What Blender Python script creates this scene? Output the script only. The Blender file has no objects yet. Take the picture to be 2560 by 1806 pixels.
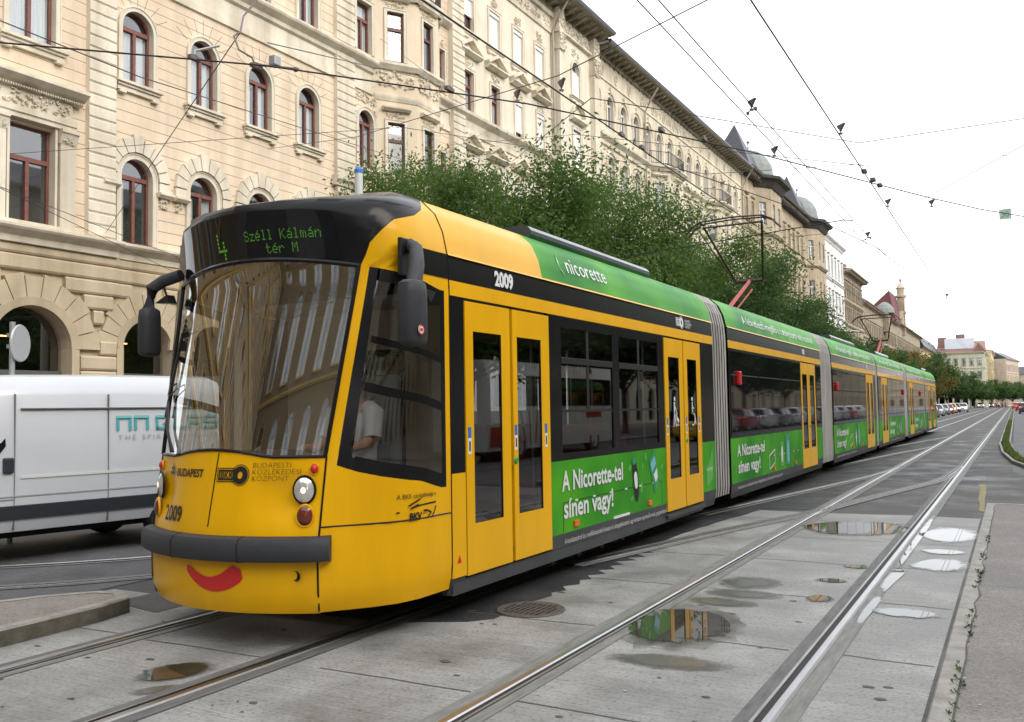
import bpy, math, random
from mathutils import Vector, Matrix
R = math.radians
sin, cos, PI = math.sin, math.cos, math.pi
S = bpy.context.scene
COL = S.collection

# ---------------------------------------------------------------- camera
cd = bpy.data.cameras.new('camera'); cam = bpy.data.objects.new('camera', cd); COL.objects.link(cam)
cd.sensor_width = 36; cd.lens = 31.385; cd.clip_start = 0.1; cd.clip_end = 3000
_y, _p, _r = 0.511494, 0.0545853, -0.0163033
_f = Vector((-sin(_y) * cos(_p), cos(_y) * cos(_p), sin(_p))); _ri = Vector((cos(_y), sin(_y), 0)); _u = _ri.cross(_f)
_rr = _ri * cos(_r) + _u * sin(_r); _uu = -_ri * sin(_r) + _u * cos(_r)
cam.matrix_world = Matrix(((_rr.x, _uu.x, -_f.x, 0), (_rr.y, _uu.y, -_f.y, 0), (_rr.z, _uu.z, -_f.z, 1.633), (0, 0, 0, 1)))
S.camera = cam
# ---------------------------------------------------------------- world, sun, exposure
W = bpy.data.worlds.new('World'); S.world = W; W.use_nodes = True
nt = W.node_tree; nt.nodes.clear()
SUN_EL, SUN_AZ = R(36), R(98)
sky = nt.nodes.new('ShaderNodeTexSky'); sky.sky_type = 'NISHITA'; sky.sun_disc = False
sky.sun_elevation = SUN_EL; sky.sun_rotation = SUN_AZ; sky.dust_density = 4; sky.air_density = 1.0
b1 = nt.nodes.new('ShaderNodeBackground'); b1.inputs[1].default_value = 0.05
nt.links.new(sky.outputs[0], b1.inputs[0])
b2 = nt.nodes.new('ShaderNodeBackground'); b2.inputs[0].default_value = (0.955, 0.975, 1.0, 1); b2.inputs[1].default_value = 1.5   # the white overcast
ad = nt.nodes.new('ShaderNodeAddShader'); wo = nt.nodes.new('ShaderNodeOutputWorld')
nt.links.new(b1.outputs[0], ad.inputs[0]); nt.links.new(b2.outputs[0], ad.inputs[1]); nt.links.new(ad.outputs[0], wo.inputs[0])
sl = bpy.data.lights.new('sun', 'SUN'); sl.energy = 1.5; sl.angle = R(38); sl.color = (1, 0.93, 0.82)
so = bpy.data.objects.new('sun', sl); COL.objects.link(so); so.location = (30, 10, 60)
_sd = Vector((sin(SUN_AZ) * cos(SUN_EL), cos(SUN_AZ) * cos(SUN_EL), sin(SUN_EL)))
so.rotation_euler = _sd.to_track_quat('Z', 'Y').to_euler()
S.view_settings.view_transform = 'Standard'; S.view_settings.look = 'None'; S.view_settings.gamma = 1
S.view_settings.exposure = 0.2
S.cycles.max_bounces = 8; S.cycles.transparent_max_bounces = 14; S.cycles.glossy_bounces = 4
S.cycles.caustics_reflective = False; S.cycles.caustics_refractive = False
S.cycles.use_denoising = True

# ---------------------------------------------------------------- materials
MATS = {}
def mat(name, col, rough=0.6, metal=0.0, noise=None, bump=None, spec=0.5, coat=0.0, emit=None, extra=None):
    """noise=(scale, dark fraction[, stretch xyz]); bump=(scale, strength)"""
    if name in MATS: return MATS[name]
    m = bpy.data.materials.new(name); m.use_nodes = True; n = m.node_tree; p = n.nodes['Principled BSDF']
    p.inputs['Base Color'].default_value = (*col, 1); p.inputs['Roughness'].default_value = rough
    p.inputs['Metallic'].default_value = metal; p.inputs['Specular IOR Level'].default_value = spec
    if coat: p.inputs['Coat Weight'].default_value = coat; p.inputs['Coat Roughness'].default_value = 0.04
    if emit: p.inputs['Emission Color'].default_value = (*emit[0], 1); p.inputs['Emission Strength'].default_value = emit[1]
    tc = n.nodes.new('ShaderNodeTexCoord')
    if noise:
        mp = n.nodes.new('ShaderNodeMapping'); n.links.new(tc.outputs['Object'], mp.inputs[0])
        mp.inputs['Scale'].default_value = noise[2] if len(noise) > 2 else (1, 1, 1)
        t = n.nodes.new('ShaderNodeTexNoise'); t.inputs['Scale'].default_value = noise[0]; t.inputs['Detail'].default_value = 7; t.inputs['Roughness'].default_value = 0.62
        n.links.new(mp.outputs[0], t.inputs['Vector'])
        r = n.nodes.new('ShaderNodeMapRange'); r.inputs[1].default_value = 0.3; r.inputs[2].default_value = 0.7
        n.links.new(t.outputs[0], r.inputs[0])
        mx = n.nodes.new('ShaderNodeMix'); mx.data_type = 'RGBA'
        d = noise[1]; mx.inputs[6].default_value = (*[c * (1 - d) for c in col], 1); mx.inputs[7].default_value = (*[min(1, c * (1 + d * 0.45)) for c in col], 1)
        n.links.new(r.outputs[0], mx.inputs[0]); n.links.new(mx.outputs[2], p.inputs['Base Color'])
    if bump:
        t2 = n.nodes.new('ShaderNodeTexNoise'); t2.inputs['Scale'].default_value = bump[0]; t2.inputs['Detail'].default_value = 5
        n.links.new(tc.outputs['Object'], t2.inputs['Vector'])
        b = n.nodes.new('ShaderNodeBump'); b.inputs['Strength'].default_value = bump[1]; b.inputs['Distance'].default_value = 0.02
        n.links.new(t2.outputs[0], b.inputs['Height']); n.links.new(b.outputs[0], p.inputs['Normal'])
    if extra: extra(n, p, tc)
    MATS[name] = m; return m
def glassmat(name, tint, refl=0.9, trans=0.85, rough=0.02, ior=1.5):
    """thin pane: tinted see-through plus a fresnel reflection"""
    m = bpy.data.materials.new(name); m.use_nodes = True; n = m.node_tree; n.nodes.clear()
    o = n.nodes.new('ShaderNodeOutputMaterial'); tr = n.nodes.new('ShaderNodeBsdfTransparent'); gl = n.nodes.new('ShaderNodeBsdfGlossy')
    tr.inputs[0].default_value = (*[c * trans for c in tint], 1); gl.inputs['Roughness'].default_value = rough; gl.inputs[0].default_value = (refl, refl, refl, 1)
    g = n.nodes.new('ShaderNodeNewGeometry'); dt = n.nodes.new('ShaderNodeVectorMath'); dt.operation = 'DOT_PRODUCT'; n.links.new(g.outputs['Normal'], dt.inputs[0]); n.links.new(g.outputs['Incoming'], dt.inputs[1])
    def mth(op, a, b):
        q = n.nodes.new('ShaderNodeMath'); q.operation = op
        for i, v in enumerate((a, b)):
            if v is None: continue
            if isinstance(v, (int, float)): q.inputs[i].default_value = v
            else: n.links.new(v.outputs['Value'] if 'Value' in v.outputs else v.outputs[0], q.inputs[i])
        return q
    f0 = ((ior - 1) / (ior + 1)) ** 2 * 1.6   # both faces of the pane
    fr = mth('ADD', mth('MULTIPLY', mth('POWER', mth('SUBTRACT', 1.0, mth('ABSOLUTE', dt, None)), 5.0), 1 - f0), f0)
    mx = n.nodes.new('ShaderNodeMixShader')
    n.links.new(fr.outputs[0], mx.inputs[0]); n.links.new(tr.outputs[0], mx.inputs[1]); n.links.new(gl.outputs[0], mx.inputs[2]); n.links.new(mx.outputs[0], o.inputs[0])
    MATS[name] = m; return m

# ---------------------------------------------------------------- mesh builder
class MB:
    def __init__(s): s.v = []; s.f = []; s.m = []
    def face(s, pts, mi=0):
        k = len(s.v); s.v += [tuple(p) for p in pts]; s.f.append(tuple(range(k, k + len(pts)))); s.m.append(mi)
    def box(s, x0, x1, y0, y1, z0, z1, mi=0):
        k = len(s.v)
        s.v += [(x0, y0, z0), (x1, y0, z0), (x1, y1, z0), (x0, y1, z0), (x0, y0, z1), (x1, y0, z1), (x1, y1, z1), (x0, y1, z1)]
        s.f += [(k, k + 3, k + 2, k + 1), (k + 4, k + 5, k + 6, k + 7), (k, k + 1, k + 5, k + 4), (k + 1, k + 2, k + 6, k + 5), (k + 2, k + 3, k + 7, k + 6), (k + 3, k, k + 4, k + 7)]
        s.m += [mi] * 6
    def grid(s, P, mi=0, skip=None):
        k = len(s.v); nj = len(P[0])
        for row in P: s.v += [tuple(p) for p in row]
        for i in range(len(P) - 1):
            for j in range(nj - 1):
                q = mi(i, j) if callable(mi) else mi
                if q is None: continue
                s.f.append((k + i * nj + j, k + i * nj + j + 1, k + (i + 1) * nj + j + 1, k + (i + 1) * nj + j)); s.m.append(q)
    def tube(s, pts, r, n=6, mi=0, cap=True):
        pts = [Vector(p) for p in pts]; rr = r if isinstance(r, (list, tuple)) else [r] * len(pts)
        rings = []; up = Vector((0, 0, 1))
        for i, p in enumerate(pts):
            d = (pts[min(i + 1, len(pts) - 1)] - pts[max(i - 1, 0)]).normalized()
            a = d.cross(up if abs(d.z) < 0.95 else Vector((1, 0, 0))).normalized(); b = a.cross(d)
            rings.append([p + (a * cos(2 * PI * j / n) + b * sin(2 * PI * j / n)) * rr[i] for j in range(n)])
        k = len(s.v)
        for g in rings: s.v += [tuple(p) for p in g]
        for i in range(len(rings) - 1):
            for j in range(n):
                s.f.append((k + i * n + j, k + i * n + (j + 1) % n, k + (i + 1) * n + (j + 1) % n, k + (i + 1) * n + j)); s.m.append(mi)
        if cap:
            s.f.append(tuple(k + j for j in reversed(range(n)))); s.m.append(mi)
            e = k + (len(rings) - 1) * n; s.f.append(tuple(e + j for j in range(n))); s.m.append(mi)
    def lathe(s, prof, n=20, c=(0, 0, 0), mi=0, axis='z'):
        k = len(s.v)
        for r, h in prof:
            for j in range(n):
                a = 2 * PI * j / n; q = (r * cos(a), r * sin(a), h)
                if axis == 'x': q = (q[2], q[0], q[1])
                if axis == 'y': q = (q[1], q[2], q[0])
                s.v.append((q[0] + c[0], q[1] + c[1], q[2] + c[2]))
        for i in range(len(prof) - 1):
            for j in range(n):
                s.f.append((k + i * n + j, k + i * n + (j + 1) % n, k + (i + 1) * n + (j + 1) % n, k + (i + 1) * n + j)); s.m.append(mi)
    def blob(s, c, r, mi=0, n=6):
        rx, ry, rz = r if isinstance(r, (tuple, list)) else (r, r, r)
        k = len(s.v); h = max(3, n // 2)
        for i in range(1, h):
            t = PI * i / h
            for j in range(n): s.v.append((c[0] + rx * sin(t) * cos(2 * PI * j / n), c[1] + ry * sin(t) * sin(2 * PI * j / n), c[2] + rz * cos(t)))
        a = len(s.v); s.v += [(c[0], c[1], c[2] + rz), (c[0], c[1], c[2] - rz)]
        for i in range(h - 2):
            for j in range(n): s.f.append((k + i * n + j, k + (i + 1) * n + j, k + (i + 1) * n + (j + 1) % n, k + i * n + (j + 1) % n)); s.m.append(mi)
        for j in range(n):
            s.f.append((a, k + j, k + (j + 1) % n)); s.m.append(mi)
            e = k + (h - 2) * n; s.f.append((a + 1, e + (j + 1) % n, e + j)); s.m.append(mi)
    def add(s, o, M=None, mi=None):
        k = len(s.v); s.v += [tuple(M @ Vector(p)) if M else p for p in o.v]
        s.f += [tuple(i + k for i in f) for f in o.f]; s.m += o.m if mi is None else [mi] * len(o.m)
    def prism(s, poly, a0, a1, axis='x', mi=0):
        """poly in the two other axes (order y,z / x,z / x,y), extruded along axis"""
        def w(p, a): return (a, p[0], p[1]) if axis == 'x' else (p[0], a, p[1]) if axis == 'y' else (p[0], p[1], a)
        n = len(poly); s.face([w(p, a0) for p in reversed(poly)], mi); s.face([w(p, a1) for p in poly], mi)
        for i in range(n):
            p, q = poly[i], poly[(i + 1) % n]; s.face([w(p, a0), w(q, a0), w(q, a1), w(p, a1)], mi)
    def mesh(s, name, mats, off=(0, 0, 0), smooth=None):
        me = bpy.data.meshes.new(name)
        me.from_pydata([(p[0] - off[0], p[1] - off[1], p[2] - off[2]) for p in s.v], [], s.f)
        for m in (mats if isinstance(mats, (list, tuple)) else [mats]): me.materials.append(m)
        me.polygons.foreach_set('material_index', s.m)
        if smooth is not None:
            me.polygons.foreach_set('use_smooth', [True] * len(s.f)); me.update(); me.set_sharp_from_angle(angle=R(smooth))
        me.update(); return me
    def build(s, name, mats, parent=None, smooth=None, loc=None, bevel=None):
        off = BASE.get(parent.name, (0, 0, 0)) if parent else (loc or (0, 0, 0))
        o = bpy.data.objects.new(name, s.mesh(name, mats, off, smooth)); COL.objects.link(o)
        if parent: o.parent = parent
        elif loc: o.location = loc
        if parent and parent.name in BASE: BASE[o.name] = BASE[parent.name]
        if bevel:
            b = o.modifiers.new('bevel', 'BEVEL'); b.width = bevel; b.segments = 2; b.limit_method = 'ANGLE'
        return o
BASE = {}
def tag(o, label=None, cat=None, group=None, kind=None):
    if label: o['label'] = label
    if cat: o['category'] = cat
    if group: o['group'] = group
    if kind: o['kind'] = kind
    return o
def thing(name, label, cat, loc, group=None, local=False, rz=0.0):
    o = bpy.data.objects.new(name, None); COL.objects.link(o); o.location = loc; o.rotation_euler = (0, 0, rz); o.empty_display_size = 0.2
    tag(o, label, cat, group); BASE[o.name] = (0, 0, 0) if local else tuple(loc); return o
def dup(o, parent=None):
    c = o.copy(); COL.objects.link(c); c.parent = parent
    for ch in list(o.children): dup(ch, c)
    return c
def put(name, me, parent, loc, rz=0.0):
    o = bpy.data.objects.new(name, me); COL.objects.link(o); o.parent = parent; o.location = loc; o.rotation_euler = (0, 0, rz); return o
def struct(name, mb, mats, kind='structure', smooth=None):
    return tag(mb.build(name, mats, smooth=smooth), kind=kind)
_txt = {}
def text_mb(st, size=1.0, sx=1.0, align='LEFT', mi=0, space=1.0, bold=0.0, line=1.0):
    """flat lettering as an MB in the xy plane"""
    cu = bpy.data.curves.new('lettering', 'FONT'); cu.body = st; cu.size = size; cu.align_x = align; cu.space_character = space; cu.offset = bold; cu.space_line = line; cu.resolution_u = 3
    o = bpy.data.objects.new('lettering', cu); COL.objects.link(o); bpy.context.view_layer.update()
    me = bpy.data.meshes.new_from_object(o.evaluated_get(bpy.context.evaluated_depsgraph_get()))
    mb = MB(); mb.v = [(v.co.x * sx, v.co.y, 0) for v in me.vertices]; mb.f = [tuple(p.vertices) for p in me.polygons]; mb.m = [mi] * len(mb.f)
    bpy.data.objects.remove(o); bpy.data.curves.remove(cu); bpy.data.meshes.remove(me); return mb
def warp(mb, fn):
    mb.v = [fn(*p) for p in mb.v]; return mb
def lerp(a, b, t): return a + (b - a) * t
def interp(tab, z):
    if z <= tab[0][0]: return tab[0][1]
    for (a, va), (b, vb) in zip(tab, tab[1:]):
        if z <= b: return lerp(va, vb, (z - a) / (b - a))
    return tab[-1][1]
# ================================================================ materials for the setting
def _concrete(n, p, tc):
    mp = n.nodes.new('ShaderNodeMapping'); mp.inputs['Scale'].default_value = (1.6, 55, 1); mp.inputs['Rotation'].default_value = (0, 0, R(7)); n.links.new(tc.outputs['Object'], mp.inputs[0])
    t = n.nodes.new('ShaderNodeTexNoise'); t.inputs['Scale'].default_value = 1.0; t.inputs['Detail'].default_value = 4; n.links.new(mp.outputs[0], t.inputs['Vector'])
    t2 = n.nodes.new('ShaderNodeTexNoise'); t2.inputs['Scale'].default_value = 1.1; t2.inputs['Detail'].default_value = 8; t2.inputs['Roughness'].default_value = 0.65; n.links.new(tc.outputs['Object'], t2.inputs['Vector'])
    t3 = n.nodes.new('ShaderNodeTexNoise'); t3.inputs['Scale'].default_value = 42; t3.inputs['Detail'].default_value = 6; n.links.new(tc.outputs['Object'], t3.inputs['Vector'])
    cr = n.nodes.new('ShaderNodeValToRGB'); cr.color_ramp.elements[0].position = 0.34; cr.color_ramp.elements[0].color = (0.165, 0.165, 0.158, 1); cr.color_ramp.elements[1].position = 0.66; cr.color_ramp.elements[1].color = (0.345, 0.345, 0.333, 1)
    n.links.new(t2.outputs[0], cr.inputs[0])
    m1 = n.nodes.new('ShaderNodeMix'); m1.data_type = 'RGBA'; m1.blend_type = 'MULTIPLY'; m1.inputs[0].default_value = 1
    r1 = n.nodes.new('ShaderNodeMapRange'); r1.inputs[1].default_value = 0.3; r1.inputs[2].default_value = 0.62; r1.inputs[3].default_value = 0.85; r1.inputs[4].default_value = 1.06; n.links.new(t.outputs[0], r1.inputs[0])
    n.links.new(cr.outputs[0], m1.inputs[6]); n.links.new(r1.outputs[0], m1.inputs[7])
    m2 = n.nodes.new('ShaderNodeMix'); m2.data_type = 'RGBA'; m2.blend_type = 'MULTIPLY'; m2.inputs[0].default_value = 1
    r2 = n.nodes.new('ShaderNodeMapRange'); r2.inputs[1].default_value = 0.27; r2.inputs[2].default_value = 0.5; r2.inputs[3].default_value = 0.55; r2.inputs[4].default_value = 1.04; n.links.new(t3.outputs[0], r2.inputs[0])
    n.links.new(m1.outputs[2], m2.inputs[6]); n.links.new(r2.outputs[0], m2.inputs[7]); n.links.new(m2.outputs[2], p.inputs['Base Color'])
    r3 = n.nodes.new('ShaderNodeMapRange'); r3.inputs[1].default_value = 0.33; r3.inputs[2].default_value = 0.6; r3.inputs[3].default_value = 0.42; r3.inputs[4].default_value = 0.85; n.links.new(t2.outputs[0], r3.inputs[0]); n.links.new(r3.outputs[0], p.inputs['Roughness'])
    ad = n.nodes.new('ShaderNodeMath'); ad.operation = 'ADD'; n.links.new(t.outputs[0], ad.inputs[0]); n.links.new(t3.outputs[0], ad.inputs[1])
    b = n.nodes.new('ShaderNodeBump'); b.inputs['Strength'].default_value = 0.5; b.inputs['Distance'].default_value = 0.006; n.links.new(ad.outputs[0], b.inputs['Height']); n.links.new(b.outputs[0], p.inputs['Normal'])
M_conc = mat('track_concrete', (0.3, 0.3, 0.28), spec=.35, extra=_concrete)
def asphalt(name, col, lo=0.45, hi=0.8):
    def ex(n, p, tc):
        t = n.nodes.new('ShaderNodeTexNoise'); t.inputs['Scale'].default_value = 0.9; t.inputs['Detail'].default_value = 9; t.inputs['Roughness'].default_value = 0.7; n.links.new(tc.outputs['Object'], t.inputs['Vector'])
        v = n.nodes.new('ShaderNodeTexVoronoi'); v.inputs['Scale'].default_value = 70; n.links.new(tc.outputs['Object'], v.inputs['Vector'])
        r = n.nodes.new('ShaderNodeMapRange'); r.inputs[1].default_value = 0.3; r.inputs[2].default_value = 0.7; n.links.new(t.outputs[0], r.inputs[0])
        mx = n.nodes.new('ShaderNodeMix'); mx.data_type = 'RGBA'; mx.inputs[6].default_value = (*[c * 0.62 for c in col], 1); mx.inputs[7].default_value = (*[c * 1.3 for c in col], 1); n.links.new(r.outputs[0], mx.inputs[0])
        m2 = n.nodes.new('ShaderNodeMix'); m2.data_type = 'RGBA'; m2.blend_type = 'MULTIPLY'; m2.inputs[0].default_value = 0.55; n.links.new(mx.outputs[2], m2.inputs[6])
        r4 = n.nodes.new('ShaderNodeMapRange'); r4.inputs[3].default_value = 0.5; r4.inputs[4].default_value = 1.5; n.links.new(v.outputs['Color'], r4.inputs[0]); n.links.new(r4.outputs[0], m2.inputs[7]); n.links.new(m2.outputs[2], p.inputs['Base Color'])
        r3 = n.nodes.new('ShaderNodeMapRange'); r3.inputs[1].default_value = 0.35; r3.inputs[2].default_value = 0.6; r3.inputs[3].default_value = lo; r3.inputs[4].default_value = hi; n.links.new(t.outputs[0], r3.inputs[0]); n.links.new(r3.outputs[0], p.inputs['Roughness'])
        b = n.nodes.new('ShaderNodeBump'); b.inputs['Strength'].default_value = 0.5; b.inputs['Distance'].default_value = 0.006; n.links.new(v.outputs['Distance'], b.inputs['Height']); n.links.new(b.outputs[0], p.inputs['Normal'])
    return mat(name, col, spec=.22, extra=ex)
M_asph = asphalt('worn_asphalt', (0.08, 0.077, 0.072))
M_asph2 = asphalt('fresh_asphalt', (0.04, 0.04, 0.041), 0.35, 0.7)
M_road = asphalt('road_asphalt', (0.115, 0.115, 0.118))
M_pave = asphalt('pavement_asphalt', (0.21, 0.195, 0.185), 0.6, 0.9)
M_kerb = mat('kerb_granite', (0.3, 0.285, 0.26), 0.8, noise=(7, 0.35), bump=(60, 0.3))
M_kerbd = mat('kerb_dark_side', (0.13, 0.125, 0.1), 0.85, noise=(5, 0.5), bump=(40, 0.4))  # vertical kerb faces, coloured darker than the tops
M_steel = mat('rail_steel', (0.5, 0.49, 0.5), 0.3, 1.0, noise=(3, 0.15, (8, .6, 1)))
M_steel2 = mat('rail_steel_dull', (0.4, 0.39, 0.38), 0.5, 1.0, noise=(3, 0.3, (8, .6, 1)))
M_groove = mat('rail_groove', (0.022, 0.017, 0.016), 0.75, noise=(30, 0.4))
M_mortar = mat('rail_mortar', (0.2, 0.2, 0.185), 0.75, noise=(4, 0.35, (6, 1, 1)), bump=(70, 0.3))
M_mortard = mat('rail_bitumen', (0.13, 0.13, 0.128), 0.75, noise=(4, 0.4, (6, 1, 1)), bump=(70, 0.3))
M_crack = mat('joint_crack', (0.1, 0.095, 0.085), 0.9, noise=(25, 0.5))
def soft(lo, hi, sc):
    """alpha falling off towards the patch's rim, broken up by noise"""
    def ex(n, p, tc):
        v = n.nodes.new('ShaderNodeVectorMath'); v.operation = 'SUBTRACT'; v.inputs[1].default_value = (.5, .5, 0); n.links.new(tc.outputs['Generated'], v.inputs[0])
        mu = n.nodes.new('ShaderNodeVectorMath'); mu.operation = 'MULTIPLY'; mu.inputs[1].default_value = (2, 2, 0); n.links.new(v.outputs[0], mu.inputs[0])
        l = n.nodes.new('ShaderNodeVectorMath'); l.operation = 'LENGTH'; n.links.new(mu.outputs[0], l.inputs[0])
        t = n.nodes.new('ShaderNodeTexNoise'); t.inputs['Scale'].default_value = sc; t.inputs['Detail'].default_value = 6; n.links.new(tc.outputs['Object'], t.inputs['Vector'])
        a = n.nodes.new('ShaderNodeMath'); a.operation = 'MULTIPLY_ADD'; a.inputs[1].default_value = .9; n.links.new(t.outputs[0], a.inputs[0]); n.links.new(l.outputs['Value'], a.inputs[2])
        r = n.nodes.new('ShaderNodeMapRange'); r.inputs[1].default_value = lo; r.inputs[2].default_value = hi; r.inputs[3].default_value = 1; r.inputs[4].default_value = 0; n.links.new(a.outputs[0], r.inputs[0]); n.links.new(r.outputs[0], p.inputs['Alpha'])
    return ex
M_wet = mat('wet_concrete', (0.105, 0.1, 0.085), 0.25, noise=(5, 0.3), extra=soft(.85, 1.5, 7))
M_water = mat('puddle_water', (0.05, 0.045, 0.034), 0.015, spec=0.6, noise=(3, 0.4), extra=soft(1.2, 1.45, 9))
M_iron = mat('cast_iron', (0.115, 0.098, 0.088), 0.65, 0.3, noise=(25, 0.4), bump=(90, 0.3))
M_dark = mat('black_void', (0.008, 0.008, 0.008), 0.9)
M_grass = mat('short_grass', (0.06, 0.095, 0.028), 0.9, noise=(14, 0.6), bump=(40, 1))
M_paint = mat('worn_road_paint', (0.5, 0.5, 0.47), 0.7, noise=(12, 0.5))
M_ypaint = mat('worn_yellow_paint', (0.24, 0.2, 0.07), 0.7, noise=(12, 0.6))
rnd = random.Random(7)
def sheet(name, poly, z, m, kind='structure'):
    mb = MB(); mb.face([(x, y, z) for x, y in poly]); return struct(name, mb, m, kind)
def rough_poly(poly, amp, step, rng):
    out = []
    for (a, b), (c, d) in zip(poly, poly[1:] + poly[:1]):
        n = max(1, int(math.hypot(c - a, d - b) / step))
        for i in range(n): out.append((lerp(a, c, i / n) + rng.uniform(-amp, amp), lerp(b, d, i / n) + rng.uniform(-amp, amp)))
    return out
sheet('ground', [(-900, -300), (900, -300), (900, 2200), (-900, 2200)], -0.004, M_asph)
sheet('road', [(-16.2, -80), (-7.6, -80), (-7.6, 2000), (-16.2, 2000)], 0.002, M_road)
# concrete track slab, its far edge, the torn inner edge beside the running tram
cpoly = [(-7.5, -30), (-0.5, -30), (-0.48, 14.2), (-1.3, 14.27), (-2.6, 14.15), (-3.55, 14.2)]
edge = rough_poly([(-3.57, 13.9), (-3.84, 10.9), (-3.7, 7.8), (-3.62, 6.2)], 0.03, 0.28, rnd)[:-12] + [(-3.72, 6.05), (-4.32, 5.64), (-7.5, 5.6)]
edge = [p for p in edge if p[1] > 5.5]
sheet('track_slab', cpoly + sorted([e for e in edge if e[0] > -3.9 and e[1] > 6.1], key=lambda q: -q[1]) + [(-3.62, 6.1), (-3.76, 5.92), (-4.32, 5.64), (-7.5, 5.6)], 0.0, M_conc)
sheet('asphalt_strip', [(-7.0, 5.7), (-3.2, 5.7), (-3.2, 60), (-7.0, 60)], -0.002, M_asph2)
sheet('asphalt_patch', rough_poly([(-3.33, 20.6), (-1.14, 20.45), (-0.58, 20.3), (-0.78, 26.7), (-3.1, 26.7)], 0.03, 0.7, rnd), 0.001, M_asph2)
sheet('asphalt_patch', [(-1.63, 35), (-1.45, 32.5), (-0.79, 32.4), (-0.85, 35)], 0.001, M_asph2)
sheet('asphalt_patch', rough_poly([(-3.7, 14.5), (-2.6, 14.6), (-2.5, 17), (-3.4, 19), (-3.9, 19)], 0.05, 0.7, rnd), 0.001, M_asph2)
sheet('asphalt_patch', rough_poly([(-3.9, 36), (-2.7, 37), (-2.6, 44), (-3.9, 48)], 0.05, 0.9, rnd), 0.001, M_asph2)
sheet('road_marking', rough_poly([(-0.53, 15.15), (-0.45, 15.1), (-0.55, 20.1), (-0.67, 20.07)], 0.02, 0.5, rnd), 0.003, M_ypaint)
for k in range(14):
    y = 38 + k * 4.5 + rnd.uniform(-1, 1); x = -1.9 + rnd.uniform(-.5, .5)
    sheet('wet_patch', rough_poly([(x - rnd.uniform(.2, .5), y), (x, y - .25), (x + rnd.uniform(.2, .6), y), (x, y + .3)], 0.05, 0.2, rnd), 0.004, M_wet)
# slab joints
mb = MB()
for k in range(-3, 6):
    y = 4.45 + 1.75 * k
    for x0, x1 in ((-3.95, -2.82), (-2.5, -1.38), (-1.06, -0.5), (-5.6, -4.4), (-7.4, -5.95)):
        if y > 5.6 and x1 < -3.9: continue
        pts = [(lerp(x0, x1, i / 6), y + rnd.uniform(-.008, .008) + 0.03 * (1 if x1 < -2.7 else -1) * (i / 6)) for i in range(7)]
        mb.face([(a, b - .006, 0.003) for a, b in pts] + [(a, b + .006, 0.003) for a, b in reversed(pts)])
for k in range(70):   # chips and small stains in the slab
    x = rnd.uniform(-6.3, -0.6); y = rnd.uniform(2.6, 8.5); r = rnd.uniform(.008, .03)
    mb.face([(x + r * 1.6 * cos(a) * rnd.uniform(.6, 1.2), y + r * sin(a) * rnd.uniform(.6, 1.2), 0.0035) for a in [i * PI / 4 for i in range(8)]])
struct('slab_joints', mb, M_crack)
# ---------------------------------------------------------------- rails
def path_strip(mb, pts, o0, o1, z, mi, z1=None):
    L = []
    for i, p in enumerate(pts):
        a = pts[max(i - 1, 0)]; b = pts[min(i + 1, len(pts) - 1)]
        dx, dy = b[0] - a[0], b[1] - a[1]; l = math.hypot(dx, dy); nx, ny = dy / l, -dx / l
        L.append(((p[0] + nx * o0, p[1] + ny * o0, z), (p[0] + nx * o1, p[1] + ny * o1, z if z1 is None else z1)))
    for i in range(len(L) - 1): mb.face([L[i][0], L[i][1], L[i + 1][1], L[i + 1][0]], mi)
RN = []
def rail(pts, side, label, dark=0, w=0.062):
    stl = M_steel2 if w < .06 else M_steel
    """grooved rail: pts run along the gauge edge; side=+1 when the groove lies on the right of the path"""
    mb = MB(); s = side; RN.append(1); e = len(RN) * .0005
    def st(o0, o1, z, mi, z1=None):
        z += e; z1 = None if z1 is None else z1 + e
        a, b = (o0, o1) if s > 0 else (-o1, -o0); zz = (z, z1) if s > 0 or z1 is None else (z1, z)
        path_strip(mb, pts, a, b, zz[0], mi, zz[1])
    st(-w - .1, -w, 0.004, 2 + (dark & 1)); st(-w, -w + .012, 0.006, 4, 0.016); st(-w + .012, -.046, 0.016, 4); st(-.046, -.008, 0.016, 0); st(-.008, 0, 0.016, 0, 0.008)
    st(0, .036, 0.0055, 1); st(.036, .054, 0.012, 4); st(.054, .14, 0.004, 2 + ((dark >> 1) & 1))
    return tag(mb.build('tram_rail', [stl, M_groove, M_mortar, M_mortard, M_steel2], loc=(pts[0][0], pts[0][1], 0)), label, 'rail', 'rails set in the street')
yy = [-12, 0, 10, 20, 40, 80, 160, 300, 600]
def bend(y): return 0.0
rail([(-2.641, y) for y in yy], 1, 'shiny grooved rail crossing the concrete beside the round grate', 0)
rail([(-1.206, y) for y in yy], -1, 'shiny grooved rail nearest the right pavement kerb, with puddles along it', 2)
rail([(-5.765, y) for y in yy], 1, 'dull rail emerging under the front of the tram beside the left kerb island', 1)
rail([(-4.33, y) for y in yy], -1, 'dark grooved rail running under the door side of the tram', 3)
rail([(-4.2, 13.2), (-3.75, 16), (-3.35, 18.45), (-3.1, 20.07), (-2.86, 21.7), (-2.7, 23.4), (-2.62, 25.5)], 1, 'turnout rail curving out from under the tram to the concrete edge', 0, .05)
rail([(-4.1, 8.5), (-3.4, 11.6), (-2.78, 13.9), (-2.29, 16.56), (-1.92, 18.44), (-1.59, 20), (-1.37, 21.7), (-1.24, 25.5)], -1, 'turnout rail crossing between the two shiny rails in the asphalt', 2, .05)
rail([(-4.4, 22.5), (-4.04, 25.8), (-3.71, 29), (-3.31, 32.2), (-2.88, 35.1), (-2.68, 36.6)], 1, 'thin crossover rail beside the third door of the tram', 0, .05)
rail([(-4.35, 33.5), (-3.96, 37.1), (-3.33, 42.8), (-2.66, 47.8)], 1, 'thin crossover rail near the far end of the tram', 0, .05)
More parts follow.
